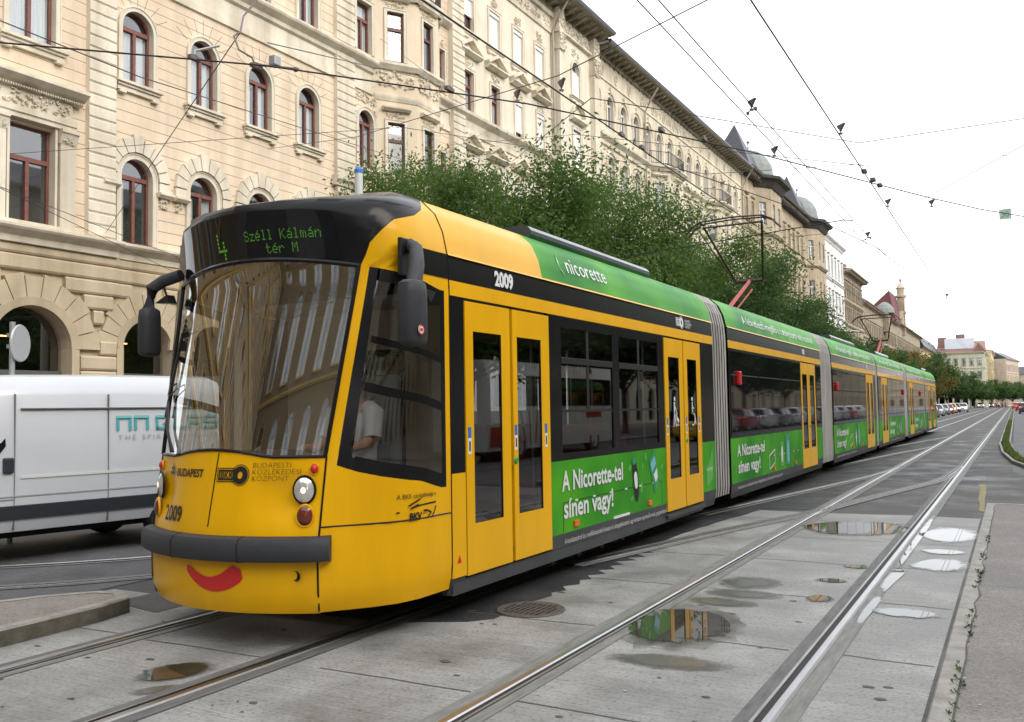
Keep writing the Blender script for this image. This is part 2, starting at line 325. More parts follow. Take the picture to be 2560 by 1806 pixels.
rail([(-12.6, 4.4), (-11.2, 5.0), (-9.75, 5.85), (-9.31, 6.29), (-8.89, 6.78), (-7.6, 8.6), (-6.3, 11.0)], 1, 'curved branch rail by the white van, farther from the island', 1, .05)
rail([(-11.4, 3.35), (-9.9, 4.2), (-8.59, 5.15), (-8.14, 5.61), (-7.72, 6.19), (-6.7, 7.7), (-5.6, 9.8)], -1, 'curved branch rail passing right behind the left kerb island', 3, .05)
# ---------------------------------------------------------------- puddles
def puddle(pts, seed, wet=1.5, label=None, wetonly=False):
    rng = random.Random(seed); cx = sum(p[0] for p in pts) / len(pts); cy = sum(p[1] for p in pts) / len(pts)
    def ring(k, ph):
        out = []
        for (a, b), (c, d) in zip(pts, pts[1:] + pts[:1]):
            for i in range(5):
                t = i / 5; x, y = lerp(a, c, t), lerp(b, d, t); q = k * (1 + rng.uniform(-.05, .05)); out.append((cx + (x - cx) * q, cy + (y - cy) * q))
        return out
    sheet('wet_patch', ring(wet * 1.25, 0), 0.0042, M_wet)
    if not wetonly: sheet('puddle', ring(1.18, 1), 0.0068, M_water)
def oval(cx, cy, rx, ry, n=10, tilt=0.0):
    return [(cx + rx * cos(2 * PI * i / n) * cos(tilt) - ry * sin(2 * PI * i / n) * sin(tilt), cy + rx * cos(2 * PI * i / n) * sin(tilt) + ry * sin(2 * PI * i / n) * cos(tilt)) for i in range(n)]
puddle(oval(-2.25, 6.5, .32, .5, 12, .25), 1, 1.22)
puddle(oval(-2.2, 8.33, .17, .2), 2, 1.4, wetonly=True); puddle(oval(-2.12, 7.82, .22, .13), 3, 1.3, wetonly=True); puddle(oval(-2.2, 7.42, .2, .11), 4, 1.3, wetonly=True)
puddle(oval(-4.73, 3.98, .14, .21, 12, -.5), 5, 1.12); puddle(oval(-4.53, 3.66, .05, .12, 10, -.6), 6, 1.2, wetonly=True)
puddle([(-2.5, 12.5), (-2.1, 11.9), (-1.6, 12.0), (-1.3, 12.6), (-1.32, 13.2), (-2.1, 13.15)], 7, 1.05)
puddle([(-1.06, 12.2), (-.8, 11.7), (-.5, 11.9), (-.49, 12.9), (-.9, 12.9)], 8, 1.04); puddle([(-.98, 9.85), (-.7, 9.65), (-.5, 9.9), (-.5, 10.4), (-.8, 10.3)], 9, 1.05)
puddle(oval(-.8, 7.63, .22, .14), 10, 1.08); puddle([(-1.12, 7.05), (-1.06, 7.1), (-1.03, 8.1), (-1.09, 8.15)], 11, 1.0); puddle([(-1.12, 8.4), (-1.05, 8.5), (-.98, 9.6), (-1.1, 9.6)], 12, 1.02)
puddle(oval(-.75, 10.9, .2, .16), 16, 1.06); puddle([(-1.12, 10.0), (-1.06, 10.2), (-1.04, 13.9), (-1.11, 13.9)], 17, 1.0); puddle(oval(-1.45, 9.6, .12, .1), 18, 1.05)
puddle(oval(-2.0, 6.0 - .45, .3, .12, 10, .2), 13, 1.2, wetonly=True); puddle(oval(-1.55, 8.75, .12, .09), 14, 1.1); puddle(oval(-1.5, 7.9, .09, .13), 15, 1.1)
# ---------------------------------------------------------------- drain grate
t = thing('manhole_cover', 'round cast iron drain grate in the concrete between the two tracks', 'manhole cover', (-3.51, 6.5, 0))
mb = MB(); mb.lathe([(0, .009), (.255, .009), (.272, .012), (.285, .0045)], 32, (-3.51, 6.5, 0)); mb.build('cover', M_iron, t, 30)
mb = MB()
for i, row in enumerate((-.15, -.05, .05, .15)):
    for k in range(-4, 5):
        x = k * .047; 
        if x * x + (abs(row) + .045) ** 2 > .245 ** 2: continue
        mb.box(-3.51 + x - .011, -3.51 + x + .011, 6.5 + row - .04, 6.5 + row + .04, .0095, .0105)
mb.build('slots', M_dark, t)
# ---------------------------------------------------------------- pavements, islands
def kerbed(name, poly, h, m, kw=0.14):
    mb = MB(); n = len(poly); cx = sum(p[0] for p in poly) / n; cy = sum(p[1] for p in poly) / n
    inn = []
    for i in range(n):
        a, b, c = poly[i - 1], poly[i], poly[(i + 1) % n]
        d1 = Vector((b[0] - a[0], b[1] - a[1])).normalized(); d2 = Vector((c[0] - b[0], c[1] - b[1])).normalized()
        nn = (Vector((-d1.y, d1.x)) + Vector((-d2.y, d2.x))).normalized(); k = kw / max(.4, nn.dot(Vector((-d1.y, d1.x)))); inn.append((b[0] + nn.x * k, b[1] + nn.y * k))
    for i in range(n):
        j = (i + 1) % n; a, b = poly[i], poly[j]
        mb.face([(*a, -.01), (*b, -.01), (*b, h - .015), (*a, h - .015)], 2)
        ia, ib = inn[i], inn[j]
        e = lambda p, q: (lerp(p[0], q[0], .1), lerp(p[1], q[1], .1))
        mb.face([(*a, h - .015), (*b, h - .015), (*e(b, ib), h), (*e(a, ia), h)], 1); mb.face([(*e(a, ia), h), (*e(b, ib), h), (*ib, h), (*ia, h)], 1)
    mb.face([(*p, h - .003) for p in inn], 0)
    return struct(name, mb, [m, M_kerb, M_kerbd])
M_islpave = asphalt('island_asphalt', (0.23, 0.205, 0.19), 0.6, 0.9)
kerbed('traffic_island', [(-6.36, -6), (-6.37, 3.9), (-6.42, 4.7), (-6.5, 5.0), (-6.72, 5.12), (-6.98, 5.06), (-7.25, 4.72), (-7.5, 4.2), (-7.9, 3.2), (-8.2, -6)], 0.13, M_islpave, .1)
kerbed('pavement', [(-0.47, -20), (14, -20), (14, 16.3), (-0.46, 16.3)], 0.02, M_pave, .13)
sheet('cobble_strip', rough_poly([(-7.0, 5.2), (-6.3, 5.1), (-6.1, 6.6), (-6.9, 6.9)], .02, .3, rnd), 0.004, asphalt('dark_setts', (0.085, 0.08, 0.075)))
mb = MB()
xs = [(-.335 + .012 * sin(y * 3) + rnd.uniform(-.01, .01), y * .35 - 2) for y in range(0, 52)]
path_strip(mb, xs, -.006, .006, .0215, 0); struct('pavement_crack', mb, M_crack)
mb = MB()
for k in range(70):
    y = rnd.choice([5.3, 5.6, 6.0, 7.1, 7.5, 8.9, 9.4, 10.6, 11.9]) + rnd.uniform(-.3, .3); x = -.345 + rnd.uniform(-.03, .03); r = rnd.uniform(.012, .03)
    for q in range(4):
        a = rnd.uniform(0, 6.28); mb.face([(x, y, .02), (x + r * cos(a), y + r * sin(a), .02 + r), (x + r * cos(a + .6), y + r * sin(a + .6), .02 + r * .7)])
struct('weeds', mb, M_grass, 'stuff')
M_pave2 = asphalt('pavement_patch_asphalt', (0.16, 0.15, 0.145), 0.6, 0.9)
for k, (x, y, w, h) in enumerate(((1.2, 6.2, 1.1, .9), (.6, 9.8, .7, 1.6), (1.8, 12.5, 1.4, 1.2), (.3, 14.6, .5, .7))): sheet('pavement_patch', rough_poly([(x - w / 2, y - h / 2), (x + w / 2, y - h / 2), (x + w / 2, y + h / 2), (x - w / 2, y + h / 2)], .03, .3, rnd), .0185, M_pave2)
mb = MB()
for (x, y, a, n) in ((.1, 7.4, .2, 9), (.5, 11.2, -.3, 8), (-.2, 9.0, .1, 5)):
    pts = []
    for i in range(n): pts.append((x, y)); x += .16 * cos(a) + rnd.uniform(-.02, .02); y += .16 * sin(a) + rnd.uniform(-.05, .05)
    path_strip(mb, pts, -.004, .004, .0212, 0)
struct('pavement_crack', mb, M_crack)
mb = MB()
for k in range(140):   # grit and litter
    x = rnd.choice((rnd.uniform(-6.2, -.6), rnd.uniform(-.4, 1.5))); y = rnd.uniform(2.6, 12); r = rnd.uniform(.004, .013); z = .022 if x > -.5 else .005
    mb.face([(x + r * cos(q) * rnd.uniform(.6, 1.4), y + r * sin(q) * rnd.uniform(.6, 1.4), z) for q in [i * PI / 2.5 for i in range(5)]], k % 2)
struct('grit', mb, [M_crack, mat('litter_pale', (.42, .4, .36), .8)], 'stuff')
# grass median with kerbs, road to the right of it
L = [(.6, 17), (.35, 22), (.13, 25.2), (-.12, 26.9), (-.42, 31.7), (-.57, 37.9), (-.58, 52), (-.58, 90), (-.6, 400)]
Rr = [(-.25, 400), (-.1, 140), (-.16, 57), (-.18, 39.5), (-.04, 32.8), (.16, 28.1), (.5, 24.5), (1.0, 21), (1.3, 17)]
kerbed('grass_median', L[::-1] + Rr[::-1], 0.1, M_grass, .07)
mb = MB(); rg = random.Random(5)
for k in range(5200):
    y = 24 + rg.random() ** 2.2 * 60; x0 = interp([(q[1], q[0]) for q in L], y) + .08; x1 = interp([(q[1], q[0]) for q in Rr[::-1]], y) - .08
    x = rg.uniform(x0, max(x0 + .02, x1)); a = rg.uniform(0, 6.28); h = rg.uniform(.05, .13)
    mb.face([(x, y, .095), (x + .025 * cos(a), y + .025 * sin(a), .095), (x + .03 * cos(a + 1), y + .03 * sin(a + 1), .095 + h)])
struct('grass', mb, [mat('grass_blades', (0.15, 0.21, 0.05), 0.8, noise=(9, .5))], 'stuff')
sheet('road', [(-.1, 24), (1.2, 17), (9.5, 17), (9.5, 600), (-.15, 600)], 0.0, M_road)
kerbed('pavement', [(-20.2, -80), (-16.2, -80), (-16.2, 340), (-20.2, 340)], 0.13, M_pave, .2)
kerbed('pavement', [(9.5, -20), (24.2, -20), (24.2, 330), (9.5, 330)], 0.12, M_pave, .2)
mb = MB(); 
for k in range(60): mb.box(-9.05, -8.93, 8 + k * 9, 11.5 + k * 9, .003, .006)
mb.box(-7.72, -7.6, 60, 330, .003, .006)
struct('lane_marking', mb, M_paint)
# ================================================================ tram
M_yel = mat('tram_yellow', (0.84, 0.445, 0.003), 0.3, coat=0.12, spec=.2, noise=(2.6, 0.1, (1, 1, .22)))
M_blk = mat('tram_black', (0.012, 0.012, 0.013), 0.2, spec=.22, noise=(2, .3))
M_win = mat('tram_dark_glass', (0.008, 0.009, 0.01), 0.03, spec=0.42)
M_rub = mat('tram_rubber', (0.032, 0.035, 0.042), 0.6, noise=(10, .2), bump=(220, .15))
M_gry = mat('tram_grey_skirt', (0.06, 0.065, 0.068), 0.45, noise=(3, .25))
def _green(n, p, tc):
    t = n.nodes.new('ShaderNodeTexNoise'); t.inputs['Scale'].default_value = 0.9; t.inputs['Detail'].default_value = 2; n.links.new(tc.outputs['Object'], t.inputs['Vector'])
    cr = n.nodes.new('ShaderNodeValToRGB'); cr.color_ramp.elements[0].position = .35; cr.color_ramp.elements[0].color = (0.012, 0.2, 0.012, 1); cr.color_ramp.elements[1].position = .7; cr.color_ramp.elements[1].color = (0.085, 0.4, 0.012, 1)
    n.links.new(t.outputs[0], cr.inputs[0]); n.links.new(cr.outputs[0], p.inputs['Base Color'])
M_grn = mat('advert_green', (0.03, 0.25, 0.02), 0.45, spec=.22, extra=_green)
M_grn2 = mat('advert_leaf_green', (0.09, 0.42, 0.05), 0.3, coat=.3)
M_wht = mat('lettering_white', (0.75, 0.77, 0.78), 0.4)
M_blt = mat('lettering_black', (0.012, 0.012, 0.012), 0.4)
M_red = mat('tram_red', (0.6, 0.022, 0.02), 0.35)
M_org = mat('marker_orange', (0.8, 0.16, 0.01), 0.3)
M_led = mat('led_green', (0.02, 0.1, 0.01), 0.5, emit=((0.22, 0.7, 0.05), 0.2))
M_lens = mat('headlamp_lens', (0.75, 0.75, 0.72), 0.08, 0.6)
M_lit = mat('headlamp_lit', (1, .95, .8), 0.3, emit=((1, .86, .55), .8))
M_ind = mat('indicator_lens', (0.16, 0.025, 0.012), 0.08, coat=.5)
M_chr = mat('bare_metal', (0.55, 0.56, 0.57), 0.3, 1.0)
M_int = mat('tram_interior', (0.36, 0.35, 0.32), 0.7)
M_cream = mat('cab_wall_cream', (0.72, 0.67, 0.56), 0.6)
M_seat = mat('seat_red_cloth', (0.22, 0.03, 0.035), 0.9, noise=(40, .3))
M_blue = mat('sticker_blue', (0.03, 0.16, 0.55), 0.4)
M_gbtn = mat('button_green', (0.03, 0.32, 0.05), 0.3)
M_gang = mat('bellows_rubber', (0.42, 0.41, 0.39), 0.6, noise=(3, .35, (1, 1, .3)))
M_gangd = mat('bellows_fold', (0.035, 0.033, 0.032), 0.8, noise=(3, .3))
M_pan = mat('pantograph_iron', (0.07, 0.035, 0.034), 0.55, 0.2, noise=(12, .4))
M_panr = mat('pantograph_red', (0.42, 0.055, 0.06), 0.5, noise=(8, .3))
G_ws = glassmat('windscreen_glass', (0.9, 0.91, 0.87), 1.0, 0.94, ior=2.5)
G_cab = glassmat('cab_glass', (0.72, .72, .71), 1.0, .85, ior=1.6)
G_tint = glassmat('tinted_glass', (0.6, 0.6, 0.6), 1.0, 0.66, ior=1.85)
TX = -5.05; YE = 5.86; NX = -3.85
PR = [(0.2, 1.15), (0.3, 1.185), (0.43, 1.2), (2.62, 1.2), (2.87, 1.185), (3.05, 1.145), (3.2, 1.075), (3.32, .95), (3.4, .76), (3.44, .5), (3.46, 0)]
tram = thing('tram', 'long yellow articulated tram with green advertising and black window band', 'tram', (TX, 4.5, 0))
def part(mb, name, mats, parent=tram, **k): return mb.build(name, mats, parent, **k)
# ---- front surface of the cab
YC = [(.2, 4.54), (.32, 4.48), (.58, 4.47), (.8, 4.49), (1.33, 4.57), (2.7, 4.84), (2.8, 4.83), (3.17, 4.74), (3.46, 4.74)]
CV = .26
WS = [(.2, .80), (.32, .84), (1.33, .84), (2.7, .935), (3.17, .86), (3.46, .8)]
def corner(z, t):
    w = interp(WS, z); y0 = interp(YC, z) + CV; p0 = Vector((w, y0)); p3 = Vector((1.2, 5.5)); q = interp([(.85, 0), (1.4, 1)], z); p1 = p0 + Vector((lerp(.11, .2, q), lerp(.2, .11, q))); p2 = Vector((1.2, 5.15))
    u = 1 - t; return p0 * u ** 3 + p1 * 3 * u * u * t + p2 * 3 * u * t * t + p3 * t ** 3
def fronty(x, z): w = interp(WS, z); return interp(YC, z) + CV * (x / w) ** 2
def cyin(z): return interp([(3.13, 1), (3.2, .955), (3.26, .78), (3.32, .55), (3.37, .36), (3.4, .25), (3.43, .12), (3.46, 0)], z)
def cxin(z): return interp(PR, z) / 1.2 if z > .43 else interp(PR, z) / 1.2
def cabpt(s, z):
    """s in 0..1 front centre to seam, 1..2 corner curve, 2..3 straight side to the module end; returns x offset, y"""
    w = interp(WS, z)
    if s <= 1: x, y = w * s, interp(YC, z) + CV * s * s
    elif s <= 2: q = corner(z, s - 1); x, y = q.x, q.y
    else: x, y = 1.2, lerp(5.5, YE, s - 2)
    cx, cy = cxin(z), cyin(z)
    if s <= 1: cx = lerp(max(cx, .0) if z > 3.2 else 1.0, cx, s ** 6) if z <= 3.2 else cx
    return x * cx if s > 1 or z > 3.2 else x * (1.0 if z <= 3.05 else lerp(1, cx, (z - 3.05) / .15 * s)), YE - (YE - y) * cy
def sfor(z, y):
    a, b = 1.0, 3.0
    for _ in range(40):
        m = (a + b) / 2
        if cabpt(m, z)[1] < y: a = m
        else: b = m
    return a
# column parameters per row; blocks: 0 front (8), 1 pillar (3), 2 side window (8), 3 rear post (1)
def rowcols(zf, zs, kind):
    out = []
    zfs = lambda s: zf(s)
    if kind == 'win': s1 = 1.0; s2 = 1.11; s3 = sfor(2.0, 5.79)
    elif kind == 'roof': zz = zs; s1 = interp([(2.7, 1.0), (2.87, 1.2), (3.05, 1.7), (3.2, 2.45), (3.32, 2.85), (3.4, 2.95), (3.46, 3.0)], zz); s2 = lerp(s1, 3, .3); s3 = lerp(s1, 3, .9)
    else: s1 = 1.0; s2 = 1.11; s3 = sfor(2.0, 5.79)
    for i in range(9): out.append(s1 * (i / 8) ** .8)
    for i in range(1, 4): out.append(lerp(s1, s2, i / 3))
    for i in range(1, 9): out.append(lerp(s2, s3, i / 8))
    out.append(3.0); return out
def zbot(s): return 1.33 + .05 * max(0, 1 - (s / .55) ** 2) if s <= 1 else lerp(1.33, 1.05, min(1, (s - 1) / 1.6) ** .55)
def ztop(s): return 2.78 - .08 * s * s if s <= 1 else lerp(2.70, 2.57, min(1, (s - 1) / 1.6))
rows = []
for z in (.255, .35, .45, .58, .7, .82): rows.append((lambda s, z=z: z, 'low', z))
for q in (.14, .28, .43, .57, .71, .86): rows.append((lambda s, q=q: lerp(.82, zbot(s), q), 'low', 1.0))
for q in range(9): rows.append((lambda s, q=q: lerp(zbot(s), ztop(s), q / 8), 'win', 1.5))
for z, k in ((2.78, 2.76), (2.87, 2.87), (2.96, 2.96), (3.05, 3.05), (3.13, 3.13), (3.2, 3.2), (3.26, 3.26), (3.32, 3.32), (3.37, 3.37), (3.4, 3.4), (3.43, 3.43), (3.46, 3.46)):
    rows.append(((lambda s, z=z: z + (max(0, .05 - .05 * s * s) if z < 3.1 and s <= 1 else 0)), 'roof', z))
def cabgrid(sgn):
    P = []
    for zf, kind, zk in rows:
        P.append([])
        for s in rowcols(zf, zk, kind):
            z = zf(s); x, y = cabpt(s, z); y += (.055 * math.exp(-((x - .6) / .13) ** 2 - ((z - 1.04) / .15) ** 2) if z < 1.34 and s <= 1.2 else 0); P[-1].append((TX + sgn * x, y, z))
    return P
shell = MB(); wsg = MB(); sidews = []
for sgn in (1, -1):
    sidew = MB(); sidews.append(sidew)
    P = cabgrid(sgn)
    def mi(i, j):
        low = i < 12; win = 12 <= i < 20; front = j < 8; side = 11 <= j < 19
        if win and front: return None
        if win and side: return None
        if i >= 20: return 1 if front else 0
        if low or not front: return 0
        return 1
    shell.grid(P if sgn > 0 else [list(r) for r in P], mi)
    wsg.grid([[(TX + sgn * cabpt(s, lerp(zbot(s), ztop(s), v / 14))[0], cabpt(s, lerp(zbot(s), ztop(s), v / 14))[1], lerp(zbot(s), ztop(s), v / 14)) for s in [q / 28 for q in range(29)]] for v in range(15)], 0)
    # side window: black frame ring, bars, tinted panes
    A = [r[11:20] for r in P[12:21]]
    def off(p, d): return (p[0] + sgn * d, p[1] - d * .4, p[2])
    def bil(u, v):
        i = min(7, int(v * 8)); j = min(7, int(u * 8)); a, b = v * 8 - i, u * 8 - j
        q = [Vector(A[i][j]) * (1 - b) + Vector(A[i][j + 1]) * b, Vector(A[i + 1][j]) * (1 - b) + Vector(A[i + 1][j + 1]) * b]
        return off(q[0] * (1 - a) + q[1] * a, .002)
    def patch(mb, u0, u1, v0, v1, m, n=5): mb.grid([[bil(lerp(u0, u1, b / n), lerp(v0, v1, a / n)) for b in range(n + 1)] for a in range(n + 1)], m)
    fu, fv = .1, .07
    for u0, u1, v0, v1 in ((0, fu * .8, 0, 1), (1 - fu, 1, 0, 1), (fu, 1 - fu, 0, fv), (fu, 1 - fu, 1 - fv * .9, 1), (fu, 1 - fu, .385, .43), (fu, 1 - fu, .625, .66)): patch(sidew, u0, u1, v0, v1, 0)
    for v0, v1 in ((fv, .385), (.43, .625), (.66, 1 - fv * .9)): patch(sidew, fu * .7, 1 - fu, v0, v1, 1)
cabo = part(shell, 'cab_shell', [M_yel, M_blk], smooth=40)
part(wsg, 'windscreen', [G_ws], smooth=60)
for sidew in sidews: part(sidew, 'cab_window', [M_blk, G_cab], smooth=60)
def cabx(y, z):
    s = sfor(z, y); return TX + cabpt(s, z)[0] + .005
for sg in (1, -1):
    mb = MB(); mb.grid([[(TX + sg * (cabx(y, z) - TX), y, z) for y in [lerp(5.36, YE - .008, i / 6) for i in range(7)]] for z in (2.672, 2.74, 2.8, 2.868)]); part(mb, 'black_band', M_blk, smooth=60)
def fpt(x, z, d=.004): return (TX + x, fronty(x, z) - d, z)
# centre and side seams, black gasket under the windscreen
mb = MB()
for xs in (0.0,):
    mb.tube([fpt(.03 + .05 * (z - .8), z, .001) for z in (.84, 1.0, 1.2, 1.36)], .004, 5)
for sg in (1, -1):
    mb.tube([(TX + sg * cabpt(1, z)[0], cabpt(1, z)[1] - .001, z) for z in (.27, .4, .6, .8, 1.0, 1.2, 1.33)], .007, 5)
    mb.tube([(TX + sg * (cabpt(s, .845)[0] + .001), cabpt(s, .845)[1] - .001, .845) for s in [1 + i / 8 for i in range(17)]], .006, 5)
    mb.tube([(TX + sg * (cabpt(3, z)[0] + .001), YE, z) for z in (.25, .43, 2.6, 2.87, 3.05, 3.2, 3.32, 3.4)], .006, 5)
part(mb, 'panel_seams', M_blk)
mb = MB()   # gasket
mb.tube([fpt(x * .84, zbot(abs(x)) , .002) for x in [i / 10 - 1 for i in range(21)]], .012, 6)
mb.tube([fpt(x * .93, ztop(abs(x)), .002) for x in [i / 10 - 1 for i in range(21)]], .018, 6)
for sg in (1, -1): mb.tube([(TX + sg * cabpt(.99, z)[0], cabpt(.99, z)[1] - .003, z) for z in [1.33 + i * .1375 for i in range(11)]], .016, 6)
part(mb, 'windscreen_gasket', M_blk)
# display
mb = MB(); mb.grid([[fpt(x * .8 * interp(WS, z) / .9, z + .03 * (1 - x * x), .005) for x in [i / 12 - 1 for i in range(25)]] for z in (2.75, 2.87, 3.0, 3.1)], 0); disp = part(mb, 'destination_display', [M_win], smooth=60)
FONT = {'S': '01110 10001 10000 01110 00001 10001 01110', 'z': '00000 00000 11111 00010 00100 01000 11111', 'é': '00010 00100 01110 10001 11111 10000 01110', 'l': '01100 00100 00100 00100 00100 00100 01110',
        'K': '10001 10010 10100 11000 10100 10010 10001', 'á': '00010 00100 01110 00001 01111 10001 01111', 'm': '00000 00000 11010 10101 10101 10101 10101', 'n': '00000 00000 10110 11001 10001 10001 10001',
        't': '01000 01000 11110 01000 01000 01001 00110', 'r': '00000 00000 10110 11001 10000 10000 10000', 'M': '10001 11011 10101 10101 10001 10001 10001', '4': '10000 10000 10010 10010 11111 00010 00010', ' ': '00000 ' * 7}
mb = MB()
def led(st, x0, z1, p, w=None):
    for k, ch in enumerate(st):
        for r, bits in enumerate(FONT[ch].split()):
            for c, b in enumerate(bits):
                if b == '1':
                    x = x0 + (k * 6 + c) * p; z = z1 - r * (w or p); h = p * .42; v = (w or p) * .34
                    mb.face([fpt(x - h, z - v, .009), fpt(x + h, z - v, .009), fpt(x + h, z + v, .009), fpt(x - h, z + v, .009)])
led('4', -.2, 2.99, .02, .029); part(mb, 'route_number', M_led, disp); mb = MB(); led('Széll Kálmán', .09, 2.985, .0086, .0108); led('tér M', .27, 2.885, .0088, .0105)
part(mb, 'led_lettering', M_led, disp)
# bumper
mb = MB()
sec = [(.0, .0), (.08, .012), (.092, .035), (.092, .125), (.07, .165), (.0, .178)]
P = []
for i in range(33):
    s = (i / 16 - 1); a = abs(s) * 1.13
    x, y = cabpt(a, .7); q = corner(.7, max(0, a - 1)); nx = .5 * a; ny = -1; l = math.hypot(nx, ny)
    sg = 1 if s >= 0 else -1
    P.append([(TX + sg * (x + nx / l * d), y + ny / l * d, .61 + h) for d, h in sec])
mb.grid(P); mb.face(P[0][::-1]); mb.face(P[-1]); bump = part(mb, 'bumper', M_rub, smooth=35)
mb = MB()
for k in (12, 22): mb = MB(); mb.tube([(p[0], p[1] - .001, p[2]) for p in P[k]], .004, 5); part(mb, 'bumper_joint', M_dark, bump)
# smile, hood lettering
def ribbon(cx, cz, w, fat0, fat1, n=20):
    mb = MB(); up, lo = [], []
    for i in range(n + 1):
        t = i / n * 2 - 1; x = cx + w * t; zc = cz + .115 * t * t - .035; th = lerp(fat0, fat1, i / n) * (1 if abs(t) < .75 else math.sqrt(max(0, 1 - ((abs(t) - .75) / .25) ** 2)) * .75 + .25 * (abs(t) < .99))
        nx = -.23 * t / w; l = math.hypot(1, nx); up.append((x + nx / l * th, zc + th / l)); lo.append((x - nx / l * th, zc - th / l))
    for i in range(n): mb.face([fpt(*lo[i]), fpt(*lo[i + 1]), fpt(*up[i + 1]), fpt(*up[i])])
    return mb
part(ribbon(.09, .485, .25, .03, .07), 'smile_sticker', M_red)
def frontmap(x0, z0): return lambda x, y, z: fpt(x0 + x, z0 + y, .005)
mb = warp(text_mb('2009', .155, .85, bold=.004), frontmap(-.54, .86)); part(mb, 'hood_number', M_blt); mb = MB(); mb.add(warp(text_mb('BUDAPEST', .078, .93, bold=.002), frontmap(-.42, 1.185)))
for dx, dz, r in ((0, .03, .014), (.02, .02, .014), (-.02, .02, .014), (0, 0, .018), (.025, -.012, .014), (-.025, -.012, .014), (0, .05, .008), (.012, -.02, .012), (-.012, -.02, .012)):   # coat of arms, small
    mb.face([fpt(-.5 + dx + r * cos(i * PI / 3) * .8, 1.215 + dz + r * sin(i * PI / 3), .005) for i in range(6)])
part(mb, 'city_name', M_blt); mb = MB(); mb.add(warp(text_mb('BUDAPESTI\nKÖZLEKEDÉSI\nKÖZPONT', .052, 1.05, bold=-.001, line=.88), frontmap(.36, 1.255)))
part(mb, 'operator_name', M_blt); mb = MB()
def bkk(mb, f, s, y=0):
    """key-shaped operator badge: outlined bar with letters and a ring"""
    def rect(a, b, c, d): mb.face([f(a * s, b * s, 0), f(c * s, b * s, 0), f(c * s, d * s, 0), f(a * s, d * s, 0)])
    for a, b, c, d in ((0, 0, 2.5, .1), (0, 1.5, 2.5, 1.6), (0, .1, .1, 1.5), (.22, .22, .42, 1.38), (.42, .22, 2.35, .42), (.42, 1.18, 2.35, 1.38)): rect(a, b, c, d)
    t = text_mb('BKK', 1.0 * s, .95, bold=.02 * s); mb.add(warp(t, lambda x, y, z: f(x + .5 * s, y + .46 * s, 0)))
    for r0, r1, n in ((1.12, 1.2, 24), (.42, 1.0, 24)):
        for i in range(n):
            a, b = 2 * PI * i / n, 2 * PI * (i + 1) / n; cx, cz = 3.2, .8
            mb.face([f((cx + r * cos(q) * (.78 if r0 < .5 and r == r0 else 1)) * s, (cz + r * sin(q)) * s, 0) for r, q in ((r0, a), (r1, a), (r1, b), (r0, b))])
bkk(mb, lambda x, y, z: fpt(.07 + x, 1.155 + y, .005), .062)
part(mb, 'hood_badge', M_blt)
# lamps
for sg in (1, -1):
    for nm, x, z, rx, rz, m in (('headlight', .725, 1.10, .07, .086, M_lens), ('indicator', .745, .925, .055, .068, M_ind), ('reflector', .775, 1.245, .027, .034, M_red)):
        c = Vector(fpt(sg * x, z, 0)); sl_ = .6 * x / .84 * sg; nrm = Vector((sl_ * -1 * -1, -1, 0)).normalized(); ax = Vector((1, sl_, 0)).normalized()
        nrm = Vector((ax.y, -ax.x, 0)); mb = MB(); n = 24
        def ring(k, d): return [c + ax * (rx * k * cos(2 * PI * i / n)) + Vector((0, 0, rz * k * sin(2 * PI * i / n))) + nrm * d for i in range(n + 1)]
        mb.grid([ring(1.22, .0), ring(1.14, .014), ring(1.0, .012)], 1); mb.grid([ring(1.0, .012), ring(.8, .022), ring(.5, .03), ring(.02, .034)], 0)
        lamp = part(mb, nm, [m, M_yel if nm != 'headlight' else M_blk], smooth=50)
        if nm == 'headlight':
            mb = MB(); mb.grid([ring(.26, .036), ring(.02, .04)], 0); part(mb, 'bulb', M_lit, lamp)
mb = MB(); c = fpt(.72, .52, 0); mb.lathe([(0, 0), (.028, -.004), (.035, -.012)], 16, c, 0, 'y'); part(mb, 'tow_hole', M_dark)
# wipers
mb = MB(); ws = lambda x, z: fpt(x, z, .035)
mb.tube([ws(-.78, 1.75), ws(-.72, 1.55), ws(-.52, 1.36)], .011, 6); mb.tube([ws(-.76, 1.74), ws(-.66, 1.5), ws(-.48, 1.36)], .008, 6)
mb.tube([ws(-.80, 1.62), ws(-.72, 1.95), ws(-.66, 2.28)], .012, 6); mb.tube([ws(-.66, 2.28), ws(-.5, 2.3)], .005, 5); mb.tube([ws(-.82, 1.8), ws(-.79, 1.83), ws(-.75, 1.86), ws(-.62, 1.88), ws(-.6, 1.84), ws(-.76, 1.78)], .006, 5)
part(mb, 'windscreen_wiper', M_blt)
# mirrors
mir = MB(); mir.box(-3.86, -3.825, 5.2, 5.42, 2.62, 2.9, 0); m1 = part(mir, 'mirror_bracket', M_blt, bevel=.01)
mb = MB(); mb.tube([(-3.84, 5.33, 2.86), (-3.72, 5.24, 2.8), (-3.63, 5.12, 2.66), (-3.61, 5.05, 2.5)], [.05, .052, .055, .062], 8); part(mb, 'mirror_arm', M_rub, m1, smooth=50)
def housing(cx, cy, z0, z1, w, d):
    mb = MB(); prof = [(.35, 0), (.85, .03), (1, .09), (1, .8), (.92, .95), (.6, 1)]
    mb.grid([[(cx + w * k * (abs(cos(a)) ** .6) * (1 if cos(a) > 0 else -1), cy + d * k * (abs(sin(a)) ** .6) * (1 if sin(a) > 0 else -1), lerp(z0, z1, h)) for a in [2 * PI * i / 20 for i in range(21)]] for k, h in prof]); return mb
def lidded(mb, z0, z1, cx, cy, w, d):
    for z, k in ((z0, .35), (z1, .6)): mb.face([(cx + w * k * cos(2 * PI * i / 12), cy + d * k * sin(2 * PI * i / 12), z) for i in range(12)])
    return mb
